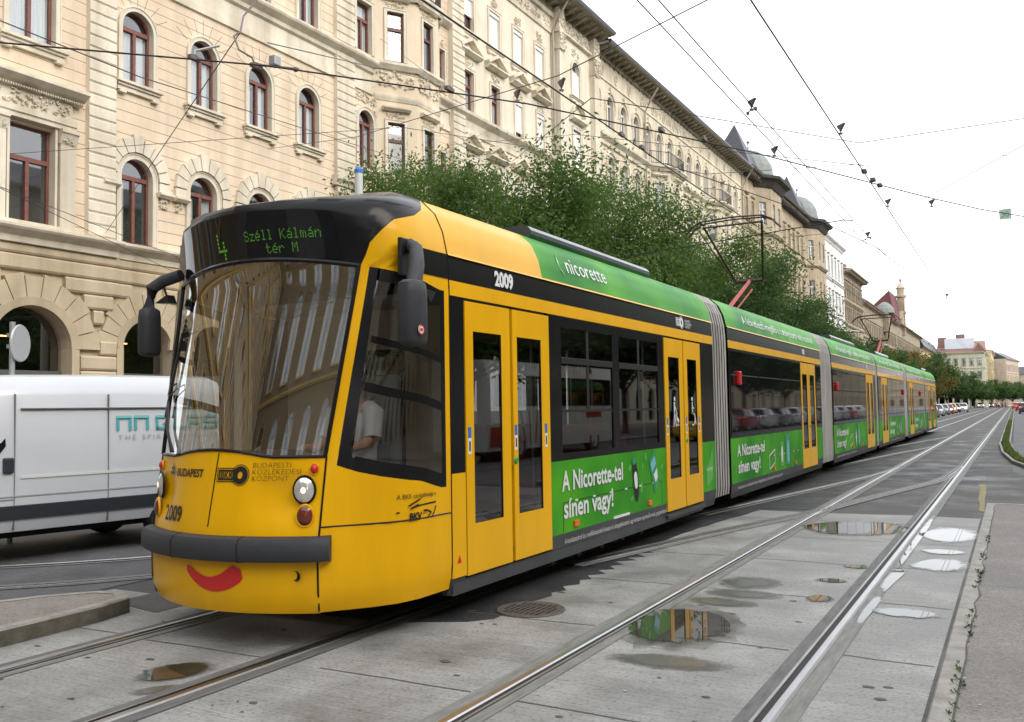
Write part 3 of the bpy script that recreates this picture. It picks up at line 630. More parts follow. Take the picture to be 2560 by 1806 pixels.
h1 = part(lidded(housing(-3.6, 5.02, 2.08, 2.54, .075, .115), 2.08, 2.54, -3.6, 5.02, .075, .115), 'mirror_housing', M_rub, m1, smooth=50)
mb = MB(); mb.lathe([(0, .003), (.03, .003), (.034, 0)], 20, (-3.515, 5.0, 2.19), 0, 'x'); part(mb, 'no_entry_sticker', M_wht, m1)
mb = MB(); mb.lathe([(.026, .0045), (.034, .0045)], 20, (-3.515, 5.0, 2.19), 0, 'x'); mb.box(-3.512, -3.51, 4.985, 5.015, 2.18, 2.2); part(mb, 'sticker_ring', M_red, m1)
mb = MB(); mb.prism([(5.25, 2.52), (5.4, 2.5), (5.33, 2.42)], -3.72, -3.66, 'x'); part(mb, 'wide_angle_mirror', M_blt, m1)
mb = MB(); mb.tube([(-5.92, 5.02, 2.78), (-6.08, 4.98, 2.74), (-6.17, 4.94, 2.68), (-6.2, 4.93, 2.5)], [.05, .052, .055, .06], 8); m2 = part(mb, 'mirror_arm', M_rub, smooth=50)
part(lidded(housing(-6.2, 4.94, 2.12, 2.52, .066, .085), 2.12, 2.52, -6.2, 4.94, .066, .085), 'mirror_housing', M_rub, m2, smooth=50)
mb = MB(); mb.prism([(-6.16, 2.56), (-6.02, 2.62), (-5.99, 2.55)], 4.96, 5.04, 'y'); mb.tube([(-6.08, 4.98, 2.7), (-6.06, 5, 2.6)], .01, 5); part(mb, 'wide_angle_mirror', M_blt, m2)
# cab inside: floor, dash, rear wall, seat
mb = MB(); mb.box(-6.0, -4.1, 5.4, 13, .24, .33, 0); mb.box(-6.15, -3.95, 5.9, 12.9, 2.56, 2.6, 0); mb.box(-6.15, -5.35, 6.5, 6.54, .33, 2.6, 1); mb.box(-4.75, -4.2, 6.5, 6.54, .33, 2.6, 1); mb.box(-5.35, -4.75, 6.5, 6.54, 2.2, 2.6, 1); mb.box(-6.2, -6.1, 5.86, 5.98, .33, 2.6, 1)
part(mb, 'interior_floor', [M_int, M_cream])
mb = MB(); mb.box(-5.85, -4.25, 4.82, 5.2, .9, 1.25); mb.box(-5.2, -4.7, 4.95, 5.15, 1.25, 1.36); part(mb, 'dashboard', M_blt, bevel=.03)
mb = MB(); mb.box(-5.0, -4.5, 5.6, 6.1, .98, 1.08); mb.box(-5.0, -4.5, 6.02, 6.14, 1.08, 1.95); part(mb, 'driver_seat', mat('seat_grey_cloth', (.3, .33, .34), .9), bevel=.05)
# ---- car bodies
def holes_wall(mb, x, y0, y1, z0, z1, holes, mi, depth=0.05, mr=None):
    ys = sorted({y0, y1, *[h[0] for h in holes], *[h[1] for h in holes]}); zs = sorted({z0, z1, *[h[2] for h in holes], *[h[3] for h in holes]})
    for a, b in zip(ys, ys[1:]):
        for c, d in zip(zs, zs[1:]):
            if a < y0 - 1e-6 or b > y1 + 1e-6 or c < z0 - 1e-6 or d > z1 + 1e-6: continue
            if any(h[0] - 1e-6 <= a and b <= h[1] + 1e-6 and h[2] - 1e-6 <= c and d <= h[3] + 1e-6 for h in holes): continue
            mb.face([(x, a, c), (x, b, c), (x, b, d), (x, a, d)], mi)
    for h in holes:
        a, b, c, d = h[:4]; xi = x - depth
        for q in (((x, a, c), (x, a, d), (xi, a, d), (xi, a, c)), ((x, b, c), (x, b, d), (xi, b, d), (xi, b, c)), ((x, a, d), (x, b, d), (xi, b, d), (xi, a, d)), ((x, a, c), (x, b, c), (xi, b, c), (xi, a, c))): mb.face(q, mi if mr is None else mr)
BANDS = [(.2, .3, 3), (.3, .43, 3), (.43, 1.13, 2), (1.13, 2.545, 1), (2.545, 2.665, 0), (2.665, 2.87, 1)]
M_body = [M_yel, M_blk, M_grn, M_gry]
def car_body(y0, y1, holesR, holesL, green0, end=True):
    mb = MB()
    for sg, hs in ((1, holesR), (-1, holesL)):
        for z0, z1, m in BANDS:
            xa, xb = interp(PR, z0), interp(PR, z1)
            if z0 >= .43 and z1 < 2.6:
                hh = [(h[0], h[1], max(h[2], z0), min(h[3], z1)) for h in hs if h[2] < z1 and h[3] > z0]
                holes_wall(mb, TX + sg * 1.2, y0, y1, z0, z1, hh, m, sg * .05, 1)
            else:
                segs = [(y0, y1)]
                for h in hs:
                    if h[2] < z1 - .01 and h[3] > z0: segs = [s for a, b in segs for s in ((a, min(b, h[0])), (max(a, h[1]), b)) if s[1] - s[0] > .01]
                for a, b in segs: mb.face([(TX + sg * xa, a, z0), (TX + sg * xa, b, z0), (TX + sg * xb, b, z1), (TX + sg * xb, a, z1)], m)
        mb.face([(TX + sg * 1.202, y0, 2.862), (TX + sg * 1.202, y1, 2.862), (TX + sg * 1.19, y1, 2.88), (TX + sg * 1.19, y0, 2.88)], 0)
    rp = [(x, z) for z, x in PR if z >= 2.87]; rp2 = []
    for (a, za), (b, zb) in zip(rp, rp[1:]):
        for k in range(3): rp2.append((lerp(a, b, k / 3), lerp(za, zb, k / 3)))
    rp2.append(rp[-1]); full = rp2 + [(-x, z) for x, z in rp2[-2::-1]]
    for a, b, m in ((y0, min(y1, max(y0, green0)), 0), (max(y0, min(y1, green0)), y1, 2)):
        if b - a > .01: mb.grid([[(TX + x, a, z) for x, z in full], [(TX + x, b, z) for x, z in full]], m)
    if end:
        for y in (y0, y1): mb.face([(TX + 1.18, y, .2), (TX + 1.18, y, 2.87), *[(TX + x * .98, y, z) for x, z in full], (TX - 1.18, y, 2.87), (TX - 1.18, y, .2)], 1)
    return mb
def door_leaf(y0, y1, g0, g1, button=False, sticks=(), glass=None, mark=None):
    mb = MB(); x = NX + .006
    holes_wall(mb, x, y0, y1, .32, 2.52, [(g0, g1, .72, 2.28)], 0, .03, 1)
    for a, b in ((y0, .32), (y1, .32)): mb.face([(x, a, .32), (x, a, 2.52), (x - .05, a, 2.52), (x - .05, a, .32)], 0)
    mb.face([(x, y0, .32), (x, y1, .32), (x - .05, y1, .32), (x - .05, y0, .32)], 0); mb.face([(x, y0, 2.52), (x, y1, 2.52), (x - .05, y1, 2.52), (x - .05, y0, 2.52)], 0)
    d = part(mb, 'door', [M_yel, M_blt])
    mb = MB(); mb.face([(x - .01, g0, .72), (x - .01, g1, .72), (x - .01, g1, 2.28), (x - .01, g0, 2.28)]); part(mb, 'pane', glass or G_tint, d)
    if button: mb = MB(); mb.lathe([(0, .014), (.026, .012), (.035, .0)], 16, (x, button, 1.19), 0, 'x'); part(mb, 'door_button', M_gbtn, d)
    if sticks:
        mb = MB()
        for y in sticks: mb.box(x, x + .002, y - .024, y + .024, 1.41, 1.5, 0); mb.box(x, x + .002, y - .024, y + .024, 1.28, 1.41, 1); mb.box(x + .002, x + .003, y - .013, y + .013, 1.305, 1.385, 2)
        part(mb, 'door_sticker', [M_blue, M_wht, M_gry], d)
    if mark: part(warp(mark, lambda a, b, c: (x + .004, a, b)), 'door_pictogram', M_wht, d)
    return d
# car 1
winR = [(7.84, 9.12, 1.2, 2.44), (9.3, 10.55, 1.2, 2.44)]
b1_ = car_body(YE, 12.9, [(6.07, 7.58, .3, 2.545), (10.77, 12.28, .3, 2.545)] + winR, [(7.0, 9.12, 1.2, 2.44), (9.3, 10.9, 1.2, 2.44), (11.1, 12.6, 1.2, 2.44)], 7.5, False)
b1_.box(NX - .01, NX + .003, 5.866, 6.066, .33, 1.14, 0)
part(b1_, 'front_car_body', M_body, smooth=35)
for a, b, _, _ in winR:
    mb = MB(); x = NX - .012
    mb.face([(x, a, 1.2), (x, b, 1.2), (x, b, 2.44), (x, a, 2.44)], 0)
    for z0, z1 in ((2.08, 2.13),): mb.box(x - .01, x + .016, a, b, z0, z1, 1)
    mb.box(x, x + .004, (a + b) / 2 - .03, (a + b) / 2 + .03, 2.13, 2.44, 1); mb.box(x, x + .004, (a + b) / 2 - .03, (a + b) / 2 + .03, 1.62, 2.08, 1); mb.box(x, x + .006, a, b, 1.6, 1.625, 1); mb.box(x, x + .014, a, b, 2.135, 2.142, 2)
    part(mb, 'window', [G_tint, M_blt, M_gry])
for y0, y1 in ((7.0, 9.12), (9.3, 10.9), (11.1, 12.6)):
    mb = MB(); mb.face([(-6.24, y0, 1.2), (-6.24, y1, 1.2), (-6.24, y1, 2.44), (-6.24, y0, 2.44)]); part(mb, 'window', [G_tint])
mb = MB()
for y in (8.0, 9.0, 10.0):
    for x in (-5.95, -5.45, -4.45): mb.box(x - .2, x + .2, y, y + .4, .75, .83, 0); mb.box(x - .2, x + .2, y + .38, y + .46, .8, 1.45, 0)
for y in (7.7, 10.7): mb.tube([(-4.1, y, .33), (-4.1, y, 2.56)], .018, 8, 1)
part(mb, 'passenger_seat', [M_seat, M_chr])
# pictograms: pram and wheelchair
def disc(mb, cx, cy, r, n=12): mb.face([(cx + r * cos(2 * PI * i / n), cy + r * sin(2 * PI * i / n), 0) for i in range(n)])
def bar(mb, a, b, w):
    d = Vector((b[0] - a[0], b[1] - a[1])).normalized(); n = Vector((-d.y, d.x)) * w / 2; mb.face([(a[0] + n.x, a[1] + n.y, 0), (a[0] - n.x, a[1] - n.y, 0), (b[0] - n.x, b[1] - n.y, 0), (b[0] + n.x, b[1] + n.y, 0)])
pram = MB(); disc(pram, 11.13, 1.74, .03); 
for a, b, w in (((11.12, 1.7), (11.12, 1.55), .05), ((11.12, 1.57), (11.08, 1.38), .025), ((11.13, 1.57), (11.17, 1.38), .025), ((11.13, 1.66), (11.22, 1.55), .018), ((11.2, 1.5), (11.28, 1.44), .05), ((11.2, 1.5), (11.2, 1.56), .03)): bar(pram, a, b, w)
disc(pram, 11.21, 1.4, .016); disc(pram, 11.27, 1.4, .016)
whl = MB(); disc(whl, 11.85, 1.74, .03)
for a, b, w in (((11.85, 1.7), (11.86, 1.54), .035), ((11.86, 1.63), (11.93, 1.61), .018), ((11.86, 1.55), (11.95, 1.53), .03), ((11.95, 1.54), (12.0, 1.39), .026)): bar(whl, a, b, w)
for i in range(14):
    a, b = -PI * .95 + i * .28 - .3, -PI * .95 + (i + 1) * .28 - .3; bar(whl, (11.87 + .085 * cos(a + 1.2), 1.47 + .085 * sin(a + 1.2)), (11.87 + .085 * cos(b + 1.2), 1.47 + .085 * sin(b + 1.2)), .018)
door_leaf(6.08, 6.81, 6.2, 6.66, sticks=(6.13,)); door_leaf(6.86, 7.57, 6.94, 7.4, button=6.89, sticks=(6.9, 7.48))
door_leaf(10.79, 11.5, 10.92, 11.34, sticks=(10.85,), mark=pram); door_leaf(11.54, 12.26, 11.68, 12.08, button=11.6, sticks=(11.6, 12.16), mark=whl)
# gangways
def gangway(y0, y1):
    mb = MB(); n = max(6, int((y1 - y0) / .075))
    if n % 2: n += 1
    prof = [(x * 1.0, z) for z, x in PR[1:]]; full = prof + [(-x, z) for x, z in prof[-2::-1]]
    n = max(4, int((y1 - y0) / .125)); p = (y1 - y0) / n
    def ring(y, k): return [(TX + x * k, y, z - (1 - k) * .5) for x, z in full]
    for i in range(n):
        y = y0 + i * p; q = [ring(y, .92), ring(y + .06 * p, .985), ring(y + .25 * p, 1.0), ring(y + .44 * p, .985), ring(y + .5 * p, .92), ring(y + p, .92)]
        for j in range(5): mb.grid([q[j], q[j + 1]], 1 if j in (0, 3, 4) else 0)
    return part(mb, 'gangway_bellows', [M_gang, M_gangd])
# cars 2..6
cars = [(13.72, 21.3, [19.08]), (22.75, 30.55, [28.4]), (31.05, 38.95, [31.95]), (40.1, 47.8, [41.0]), (48.3, 55.6, [50.2, 53.3])]
gaps = [(12.9, 13.72), (21.3, 22.75), (30.55, 31.05), (38.95, 40.1), (47.8, 48.3)]
for a, b in gaps: gangway(a + .02, b - .02)
AD1, AD2 = 'A Nicorette-tel', 'sínen vagy!'
SMALL = 'A kockázatokról és a mellékhatásokról olvassa el a betegtájékoztatót, vagy kérdezze meg kezelőorvosát, gyógyszerészét!'
ROOFT = 'A következő megálló a dohányzásról való leszokás!'
def sidex(z): return TX + interp(PR, z)
def side(y0, z0, d=.008): return lambda x, y, z: (sidex(z0 + y) + d, y0 + x, z0 + y)
def fit(st, length, size, **k):
    t = text_mb(st, size, **k); w = max(p[0] for p in t.v); t.v = [(p[0] * length / w, p[1], 0) for p in t.v]; return t
def advert(y0, length, zs=1.0):
    mb = warp(fit(AD1, length, .27, bold=.006), side(y0, .84)); mb.add(warp(fit(AD2, length * .8, .27, bold=.006), side(y0 + .02, .575))); return mb
def hatch(y0, y1, z):
    mb = MB(); x = NX + .0015
    mb.box(NX - .01, x, y0, y1, z, z + .008, 0); mb.box(NX - .01, x, y0, y0 + .008, .44, z, 0); mb.box(NX - .01, x, y1 - .008, y1, .44, z, 0)
    for k in range(6): y = lerp(y0, y1, (k + .7) / 6.4); mb.box(x, x + .004, y - .03, y + .03, z - .004, z + .014, 1)
    return mb
part(advert(7.8, 1.53), 'advert_lettering', M_wht)
part(warp(fit(SMALL, 2.9, .075), side(7.85, .325)), 'small_print', M_wht)
part(hatch(7.82, 10.6, .72), 'hatch_seam', [M_blt, M_wht])
mb = MB(); t = Matrix.Translation((0, 0, 0))
def cutout(poly, m=0, d=.006): mb.face([(NX + d, a, b) for a, b in poly], m)
def capsule(cy, cz, w, h, tilt, m, d=.006): mb.face([(NX + d, cy + (w * cos(a) * cos(tilt) - h * abs(sin(a)) ** .6 * (1 if sin(a) > 0 else -1) * sin(tilt)), cz + (w * cos(a) * sin(tilt) + h * abs(sin(a)) ** .6 * (1 if sin(a) > 0 else -1) * cos(tilt))) for a in [2 * PI * i / 24 for i in range(24)]], m)
capsule(9.72, .8, .075, .25, .16, 0); capsule(9.72, .8, .05, .1, .16, 1, .008); capsule(9.68, 1.02, .06, .04, .16, 2, .009)
cutout([(10.16, 1.0), (10.34, 1.12), (10.5, .74), (10.34, .58)], 2); cutout([(10.2, .96), (10.35, 1.05), (10.39, .95), (10.25, .85)], 3, .008); cutout([(10.3, .82), (10.42, .9), (10.44, .78), (10.37, .72)], 1, .008); cutout([(10.36, .68), (10.44, .75), (10.4, .63)], 4, .008)
for a, b, r in ((9.55, .95, .05), (9.9, .7, .06), (9.6, .6, .04), (10.05, 1.05, .05), (10.6, .9, .05), (9.95, .95, .035)): capsule(a, b, r, r * .6, a * 3, 4, .004)
part(mb, 'advert_picture', [M_blt, M_wht, mat('pack_green', (.02, .3, .12), .3), mat('pack_blue', (.2, .5, .6), .3), M_grn2])
mb = MB()
for y in (8.1, 10.15): mb = MB(); mb.box(NX, NX + .02, y - .05, y + .05, .47, .53); part(mb, 'side_marker', M_org, bevel=.004)
mb = MB(); mb.box(NX, NX + .012, 9.05, 9.5, .43, .455); part(mb, 'step_handle', M_wht)
# leaf logo + name on the roof edge and beside door 2
def leaf(y0, z0, s, d=.006):
    mb = MB(); f = side(y0, z0, d); out = [(.0, .5), (.14, .82), (.36, 1.0), (.36, 0), (.16, .16)]
    mb.face([f(a * s, b * s, 0) for a, b in out]); return mb
part(leaf(7.93, 2.97, .25), 'leaf_logo', M_grn2); part(warp(fit('nicorette', 1.02, .25), side(8.1, 3.01)), 'roof_lettering', M_wht)
mb = MB(); f = side(12.35, .5, .005); mb.face([f(a, b, 0) for a, b in ((.1, .0), (.38, .1), (.42, .3), (.4, .55), (.15, .3), (.06, .12))]); part(mb, 'leaf_logo', M_grn2)
part(warp(fit('nicorette', .3, .09), side(12.42, .72)), 'leaf_lettering', M_wht)
mb = warp(text_mb('2009', .175, .92, bold=.008), side(6.58, 2.705)); part(mb, 'car_number', M_wht)
mb = MB(); bkk(mb, side(11.3, 2.71, .006), .07); mb.add(warp(text_mb('BUDAPESTI\nKÖZLEKEDÉSI\nKÖZPONT', .045, 1.0, line=.9), side(11.66, 2.785))); part(mb, 'operator_badge', M_wht)
# operator mark on the cab side
def cabside(y0, z0): return lambda x, y, z: (TX + 1.2 + .004 if y0 + x > 5.4 else TX + .004 + lerp(1.06, 1.2, max(0, min(1, (y0 + x - 4.98) / .47)) ** .5), y0 + x, z0 + y)
cs = []
def cabmap(y0, z0): return lambda x, y, z: (cabx(y0 + x, z0 + y), y0 + x, z0 + y)
mb = warp(fit('A BKK szolgáltatója a', .42, .048), cabmap(5.22, 1.0)); mb.add(warp(fit('BKV', .13, .075, bold=.003), cabmap(5.33, .84))); mb.add(warp(text_mb('ZRT', .035), cabmap(5.47, .875)))
fm = cabmap(5.22, .86)
for pts in ([(.42, .09), (.18, .08), (.12, .065), (.2, .02 + .07)], [(.0, .045), (.3, .04), (.36, .02), (.3, -.02)], [(.0 + .1, .085), (.22, .128)], [(.42, .06), (.4, .02), (.36, -.02)]):
    for a, b in zip(pts, pts[1:]):
        d = Vector((b[0] - a[0], b[1] - a[1])).normalized() * .006; mb.face([fm(a[0] - d.y, a[1] + d.x, 0), fm(a[0] + d.y, a[1] - d.x, 0), fm(b[0] + d.y, b[1] - d.x, 0), fm(b[0] - d.y, b[1] + d.x, 0)])
part(mb, 'cab_lettering', M_blt)
mb = MB(); mb.prism([(5.93, .44), (5.99, .44), (5.96, .5)], NX + .004, NX + .006, 'x'); part(mb, 'warning_sticker', M_red)
# other cars with their doors and lettering
for ci, (y0, y1, doors) in enumerate(cars):
    hs = [(d - .01, d + 1.52, .3, 2.545) for d in doors]
    body = part(car_body(y0, y1, hs, [], -1 if ci < 4 else -1), 'car_body', M_body, smooth=35)
    a = y0 + .08
    for d in doors + [y1]:
        b = d - .08 if d != y1 else y1 - .08
        if b - a > .5:
            mb = MB(); n = max(1, round((b - a) / 1.5)); mb.box(NX - .002, NX + .004, a, b, 1.16, 2.5, 0)
            for k in range(n): u0, u1 = lerp(a, b, k / n), lerp(a, b, (k + 1) / n); mb.box(NX + .004, NX + .007, u0 + .03, u1 - .03, 2.12, 2.135, 1); mb.box(NX + .004, NX + .006, u0 - .012, u0 + .012, 1.16, 2.5, 2)
            part(mb, 'window', [M_win, M_gry, M_blk])
        a = d + 1.6
    for d in doors:
        door_leaf(d, d + .74, d + .12, d + .6, glass=M_win); door_leaf(d + .77, d + 1.51, d + .9, d + 1.38, button=d + .83 if ci == 0 else False, sticks=(d + .05,) if ci == 0 else (), glass=M_win)
    wy = y0 + .35 if ci < 2 else doors[0] + 1.9
    if ci < 4:
        part(advert(wy, 1.75), 'advert_lettering', M_wht); part(warp(fit(SMALL, 3.1, .075), side(wy, .325)), 'small_print', M_wht)
        mb = MB(); fy = wy + 2.1
        for a, b in (((0, .42), (.42, .52)), ((.42, .52), (.42, .96 - .2)), ((.42, .76), (0, .66)), ((0, .66), (0, .42))):
            d = Vector((b[0] - a[0], b[1] - a[1])).normalized() * .012; mb.face([(NX + .006, fy + a[0] - d.y, a[1] + d.x + .08), (NX + .006, fy + a[0] + d.y, a[1] - d.x + .08), (NX + .006, fy + b[0] + d.y, b[1] - d.x + .08), (NX + .006, fy + b[0] - d.y, b[1] + d.x + .08)])
        part(mb, 'advert_frame', M_wht)
        mb = MB(); cutout([(wy + 2.95, .5), (wy + 3.2, .5), (wy + 3.2, .95), (wy + 2.95, .95)], 1); cutout([(wy + 3.4, .5), (wy + 3.75, .5), (wy + 3.75, 1.08), (wy + 3.4, 1.08)], 0); capsule(wy + 3.08, .72, .07, .15, 0, 2, .008); capsule(wy + 3.6, .75, .1, .22, 0, 3, .008)
        part(mb, 'advert_picture', [mat('pack_green', (.02, .3, .12)), M_grn2, M_wht, mat('pack_blue', (.2, .5, .6))])
        part(hatch(wy + 2.2, wy + 4.8, .72), 'hatch_seam', [M_blt, M_wht])
        for q in (2.4, 4.2): mb = MB(); mb.box(NX, NX + .02, wy + q, wy + q + .1, .47, .53); part(mb, 'side_marker', M_org)
        part(warp(fit(ROOFT, 5.9, .2), side(y0 + 1.1, 3.0)), 'roof_lettering', M_wht)
        mb = MB(); bkk(mb, side(y1 - 2.0, 2.71, .006), .06); part(mb, 'operator_badge', M_wht)
    if ci < 4:
        yl = y0 + .5 if ci < 2 else (y1 - .55 if ci == 2 else y0 + 5.6)
        mb = MB(); mb.box(NX - .01, NX + .06, yl - .06, yl + .06, 1.97, 2.19); part(mb, 'red_lamp', M_red, bevel=.02)
    mb = MB(); mb.box(TX - .9, TX + .9, y0 + 1.2, y1 - 1.2, .12, .3, 0)
    for yw in (lerp(y0, y1, .3), lerp(y0, y1, .65)):
        for sg in (-1, 1): mb.lathe([(0, -.06), (.29, -.06), (.3, 0), (.29, .06), (0, .06)], 20, (TX + sg * .72, yw, .3), 1, 'x')
    part(mb, 'undercarriage', [M_blt, M_pan])
mb = MB(); mb.box(TX - .9, TX + .9, 6.2, 12.4, .12, .28, 0); mb.box(NX - .12, NX - .02, 5.9, 12.3, .19, .3, 2)
for yw in (8.2, 10.0):
    for sg in (-1, 1): mb.lathe([(0, -.06), (.29, -.06), (.3, 0), (.29, .06), (0, .06)], 20, (TX + sg * .72, yw, .3), 1, 'x')
for k in range(14): y = 7.9 + k * .2; mb.box(NX - .25, NX - .18, y, y + .09, .1 + .03 * (k % 3), .25, 1)
mb.box(NX - .06, NX + .03, 10.75, 12.3, .24, .28, 2)
part(mb, 'undercarriage', [M_blt, M_pan, M_gry])
# rear cab nose
mb = MB()
mb.grid([[(TX + x * k, 55.6 + d, z) for z, x in PR] for d, k in ((0, 1), (.25, .97), (.45, .85), (.55, .0))], 0); mb.grid([[(TX - x * k, 55.6 + d, z) for z, x in PR] for d, k in ((0, 1), (.25, .97), (.45, .85), (.55, .0))], 0)
part(mb, 'rear_nose', M_yel)
# roof boxes
for y0, y1 in ((7.75, 11.05), (24.3, 28.3), (33, 36.5), (50.5, 53)):
    mb = MB(); pr = [(-.93, 3.3), (-.93, 3.42), (-.88, 3.47), (.84, 3.47), (.9, 3.455), (.94, 3.41), (.94, 3.37), (.88, 3.3)]
    mb.prism([(TX + a, b) for a, b in pr][::-1], y0, y1, 'y', 0)
    part(mb, 'roof_equipment', mat('roof_box_grey', (.06, .07, .085), .3, coat=.4, noise=(2, .2)), bevel=.02)
# pantographs
for yb, hh in ((17.8, 5.6), (40.2, 5.45)):
    kn = (TX, yb + 2.1, 4.42)
    mb = MB(); mb.box(TX - .08, TX + .08, yb - .3, yb + .3, 3.44, 3.52); base = part(mb, 'pantograph_base', M_pan)
    mb = MB(); mb.tube([(TX, yb, 3.5), kn], [.06, .05], 4); mb.tube([(TX + .12, yb + .2, 3.5), (TX + .1, yb + 1.9, 4.2)], .02, 5); part(mb, 'lower_arm', M_panr, base)
    mb = MB(); mb.tube([(TX - .32, kn[1], kn[2]), (TX + .32, kn[1], kn[2])], .05, 6)
    for sg in (-1, 1): mb.tube([(TX + sg * .3, kn[1], kn[2]), (TX + sg * .62, yb + .8, hh - .12)], .026, 6)
    mb.tube([(TX - .3, kn[1], kn[2] - .05), (TX - .66, yb + .8, hh - .3), (TX - .7, yb + .75, hh - .2)], .012, 5); mb.tube([(TX - .62, yb + .8, hh - .14), (TX + .62, yb + .8, hh - .14)], .022, 5); part(mb, 'upper_arm', M_pan, base)
    mb = MB()
    for dy in (-.12, .12): mb.tube([(TX - .98, yb + .8 + dy, hh - .28), (TX - .84, yb + .8 + dy, hh - .12), (TX - .66, yb + .8 + dy, hh - .03), (TX, yb + .8 + dy, hh), (TX + .66, yb + .8 + dy, hh - .03), (TX + .84, yb + .8 + dy, hh - .12), (TX + .98, yb + .8 + dy, hh - .28)], .018, 6)
    for sg in (-1, 1): mb.tube([(TX + sg * .66, yb + .66, hh - .05), (TX + sg * .66, yb + .94, hh - .05)], .03, 5)
    part(mb, 'collector_head', M_pan, base)
# people inside the tram
M_skin = mat('skin', (.5, .28, .19), .55); M_shirt = mat('white_shirt', (.72, .74, .76), .8); M_hair = mat('dark_hair', (.015, .012, .01), .6); M_trou = mat('dark_trousers', (.03, .035, .05), .8); M_blouse = mat('dark_top', (.03, .02, .03), .8)
def skin_body(name, verts, edges, radii, parent, mats, root=0):
    me = bpy.data.meshes.new(name); me.from_pydata(verts, edges, []); o = bpy.data.objects.new(name, me); COL.objects.link(o)
    for m in mats: me.materials.append(m)
    o.modifiers.new('skin', 'SKIN').use_smooth_shade = True; sv = me.skin_vertices
    if not sv: return o
    for i, r in enumerate(radii): sv[0].data[i].radius = (r, r)
    sv[0].data[root].use_root = True
    s = o.modifiers.new('sub', 'SUBSURF'); s.levels = 2; s.render_levels = 2
    o.parent = parent; return o
def tubeset(chains, m, name, parent, blobs=()):
    mb = MB()
    for pts, r in chains: mb.tube(pts, r, 10, 0)
    for c, r in blobs: mb.blob(c, r, 0, 14)
    return mb.build(name, m, parent, smooth=60)
def seated(name_label, loc, hair, top, arms):
    t = thing('person', name_label, 'person', loc, local=True)
    V = [(0, 0, 0), (0, .02, .18), (0, .04, .36), (0, .02, .47), (0, .0, .56), (0, -.02, .66), (0, -.01, .77)]; E_ = [(0, 1), (1, 2), (2, 3), (3, 4), (4, 5), (5, 6)]; Rd = [.15, .14, .16, .1, .055, .085, .08]
    for sg in (-1, 1):
        k = len(V); V += [(sg * .18, .02, .43), (sg * .23, -.06, .2), (sg * .17, -.3, .14), (sg * .15, -.4, .17)]; Rd += [.075, .05, .04, .035]; E_ += [(3, k), (k, k + 1), (k + 1, k + 2), (k + 2, k + 3)]
        for f in range(5):
            q = len(V); dx = (f - 2) * .018; V += [(sg * .15 + dx, -.46 if f not in (0,) else -.42, .17 - .01 * abs(f - 2)), (sg * .15 + dx * 1.15, -.5 if f else -.44, .145)]; Rd += [.011, .009]; E_ += [(k + 3, q), (q, q + 1)]
        k = len(V); V += [(sg * .1, -.05, -.02), (sg * .13, -.42, .0), (sg * .13, -.44, -.4), (sg * .13, -.56, -.45)]; Rd += [.09, .075, .05, .045]; E_ += [(0, k), (k, k + 1), (k + 1, k + 2), (k + 2, k + 3)]
    skin_body('body', V, E_, Rd, t, [M_skin])
    sh = [([(0, .01, -.03), (0, .03, .15), (0, .045, .36), (0, .03, .47), (0, .01, .53)], [.185, .18, .205, .15, .07])]
    for sg in (-1, 1): sh.append(([(sg * .12, .03, .45), (sg * .19, .02, .42), (sg * .235, -.05, .22)], [.09, .095, .075]))
    tubeset(sh, top, 'shirt', t); tubeset([([(sg * .1, 0, -.03), (sg * .13, -.43, -.01), (sg * .13, -.45, -.38)], [.11, .095, .065]) for sg in (-1, 1)], M_trou, 'trousers', t)
    mb = MB(); mb.blob((0, .015, .735), (.088, .1, .1), 0, 14); mb.build('hair', hair, t, smooth=60)
    mb = MB(); mb.blob((0, -.108, .68), (.013, .02, .022), 0, 8)
    for sg in (-1, 1): mb.blob((sg * .085, .0, .69), (.012, .02, .03), 0, 8)
    mb.build('face', M_skin, t, smooth=60); return t
seated('driver in a white shirt sitting at the cab window of the tram', (-4.75, 5.78, 1.2), M_hair, M_shirt, 0)
seated('passenger in a dark top sitting behind the first tram door', (-4.6, 7.15, .98), M_hair, M_blouse, 0)
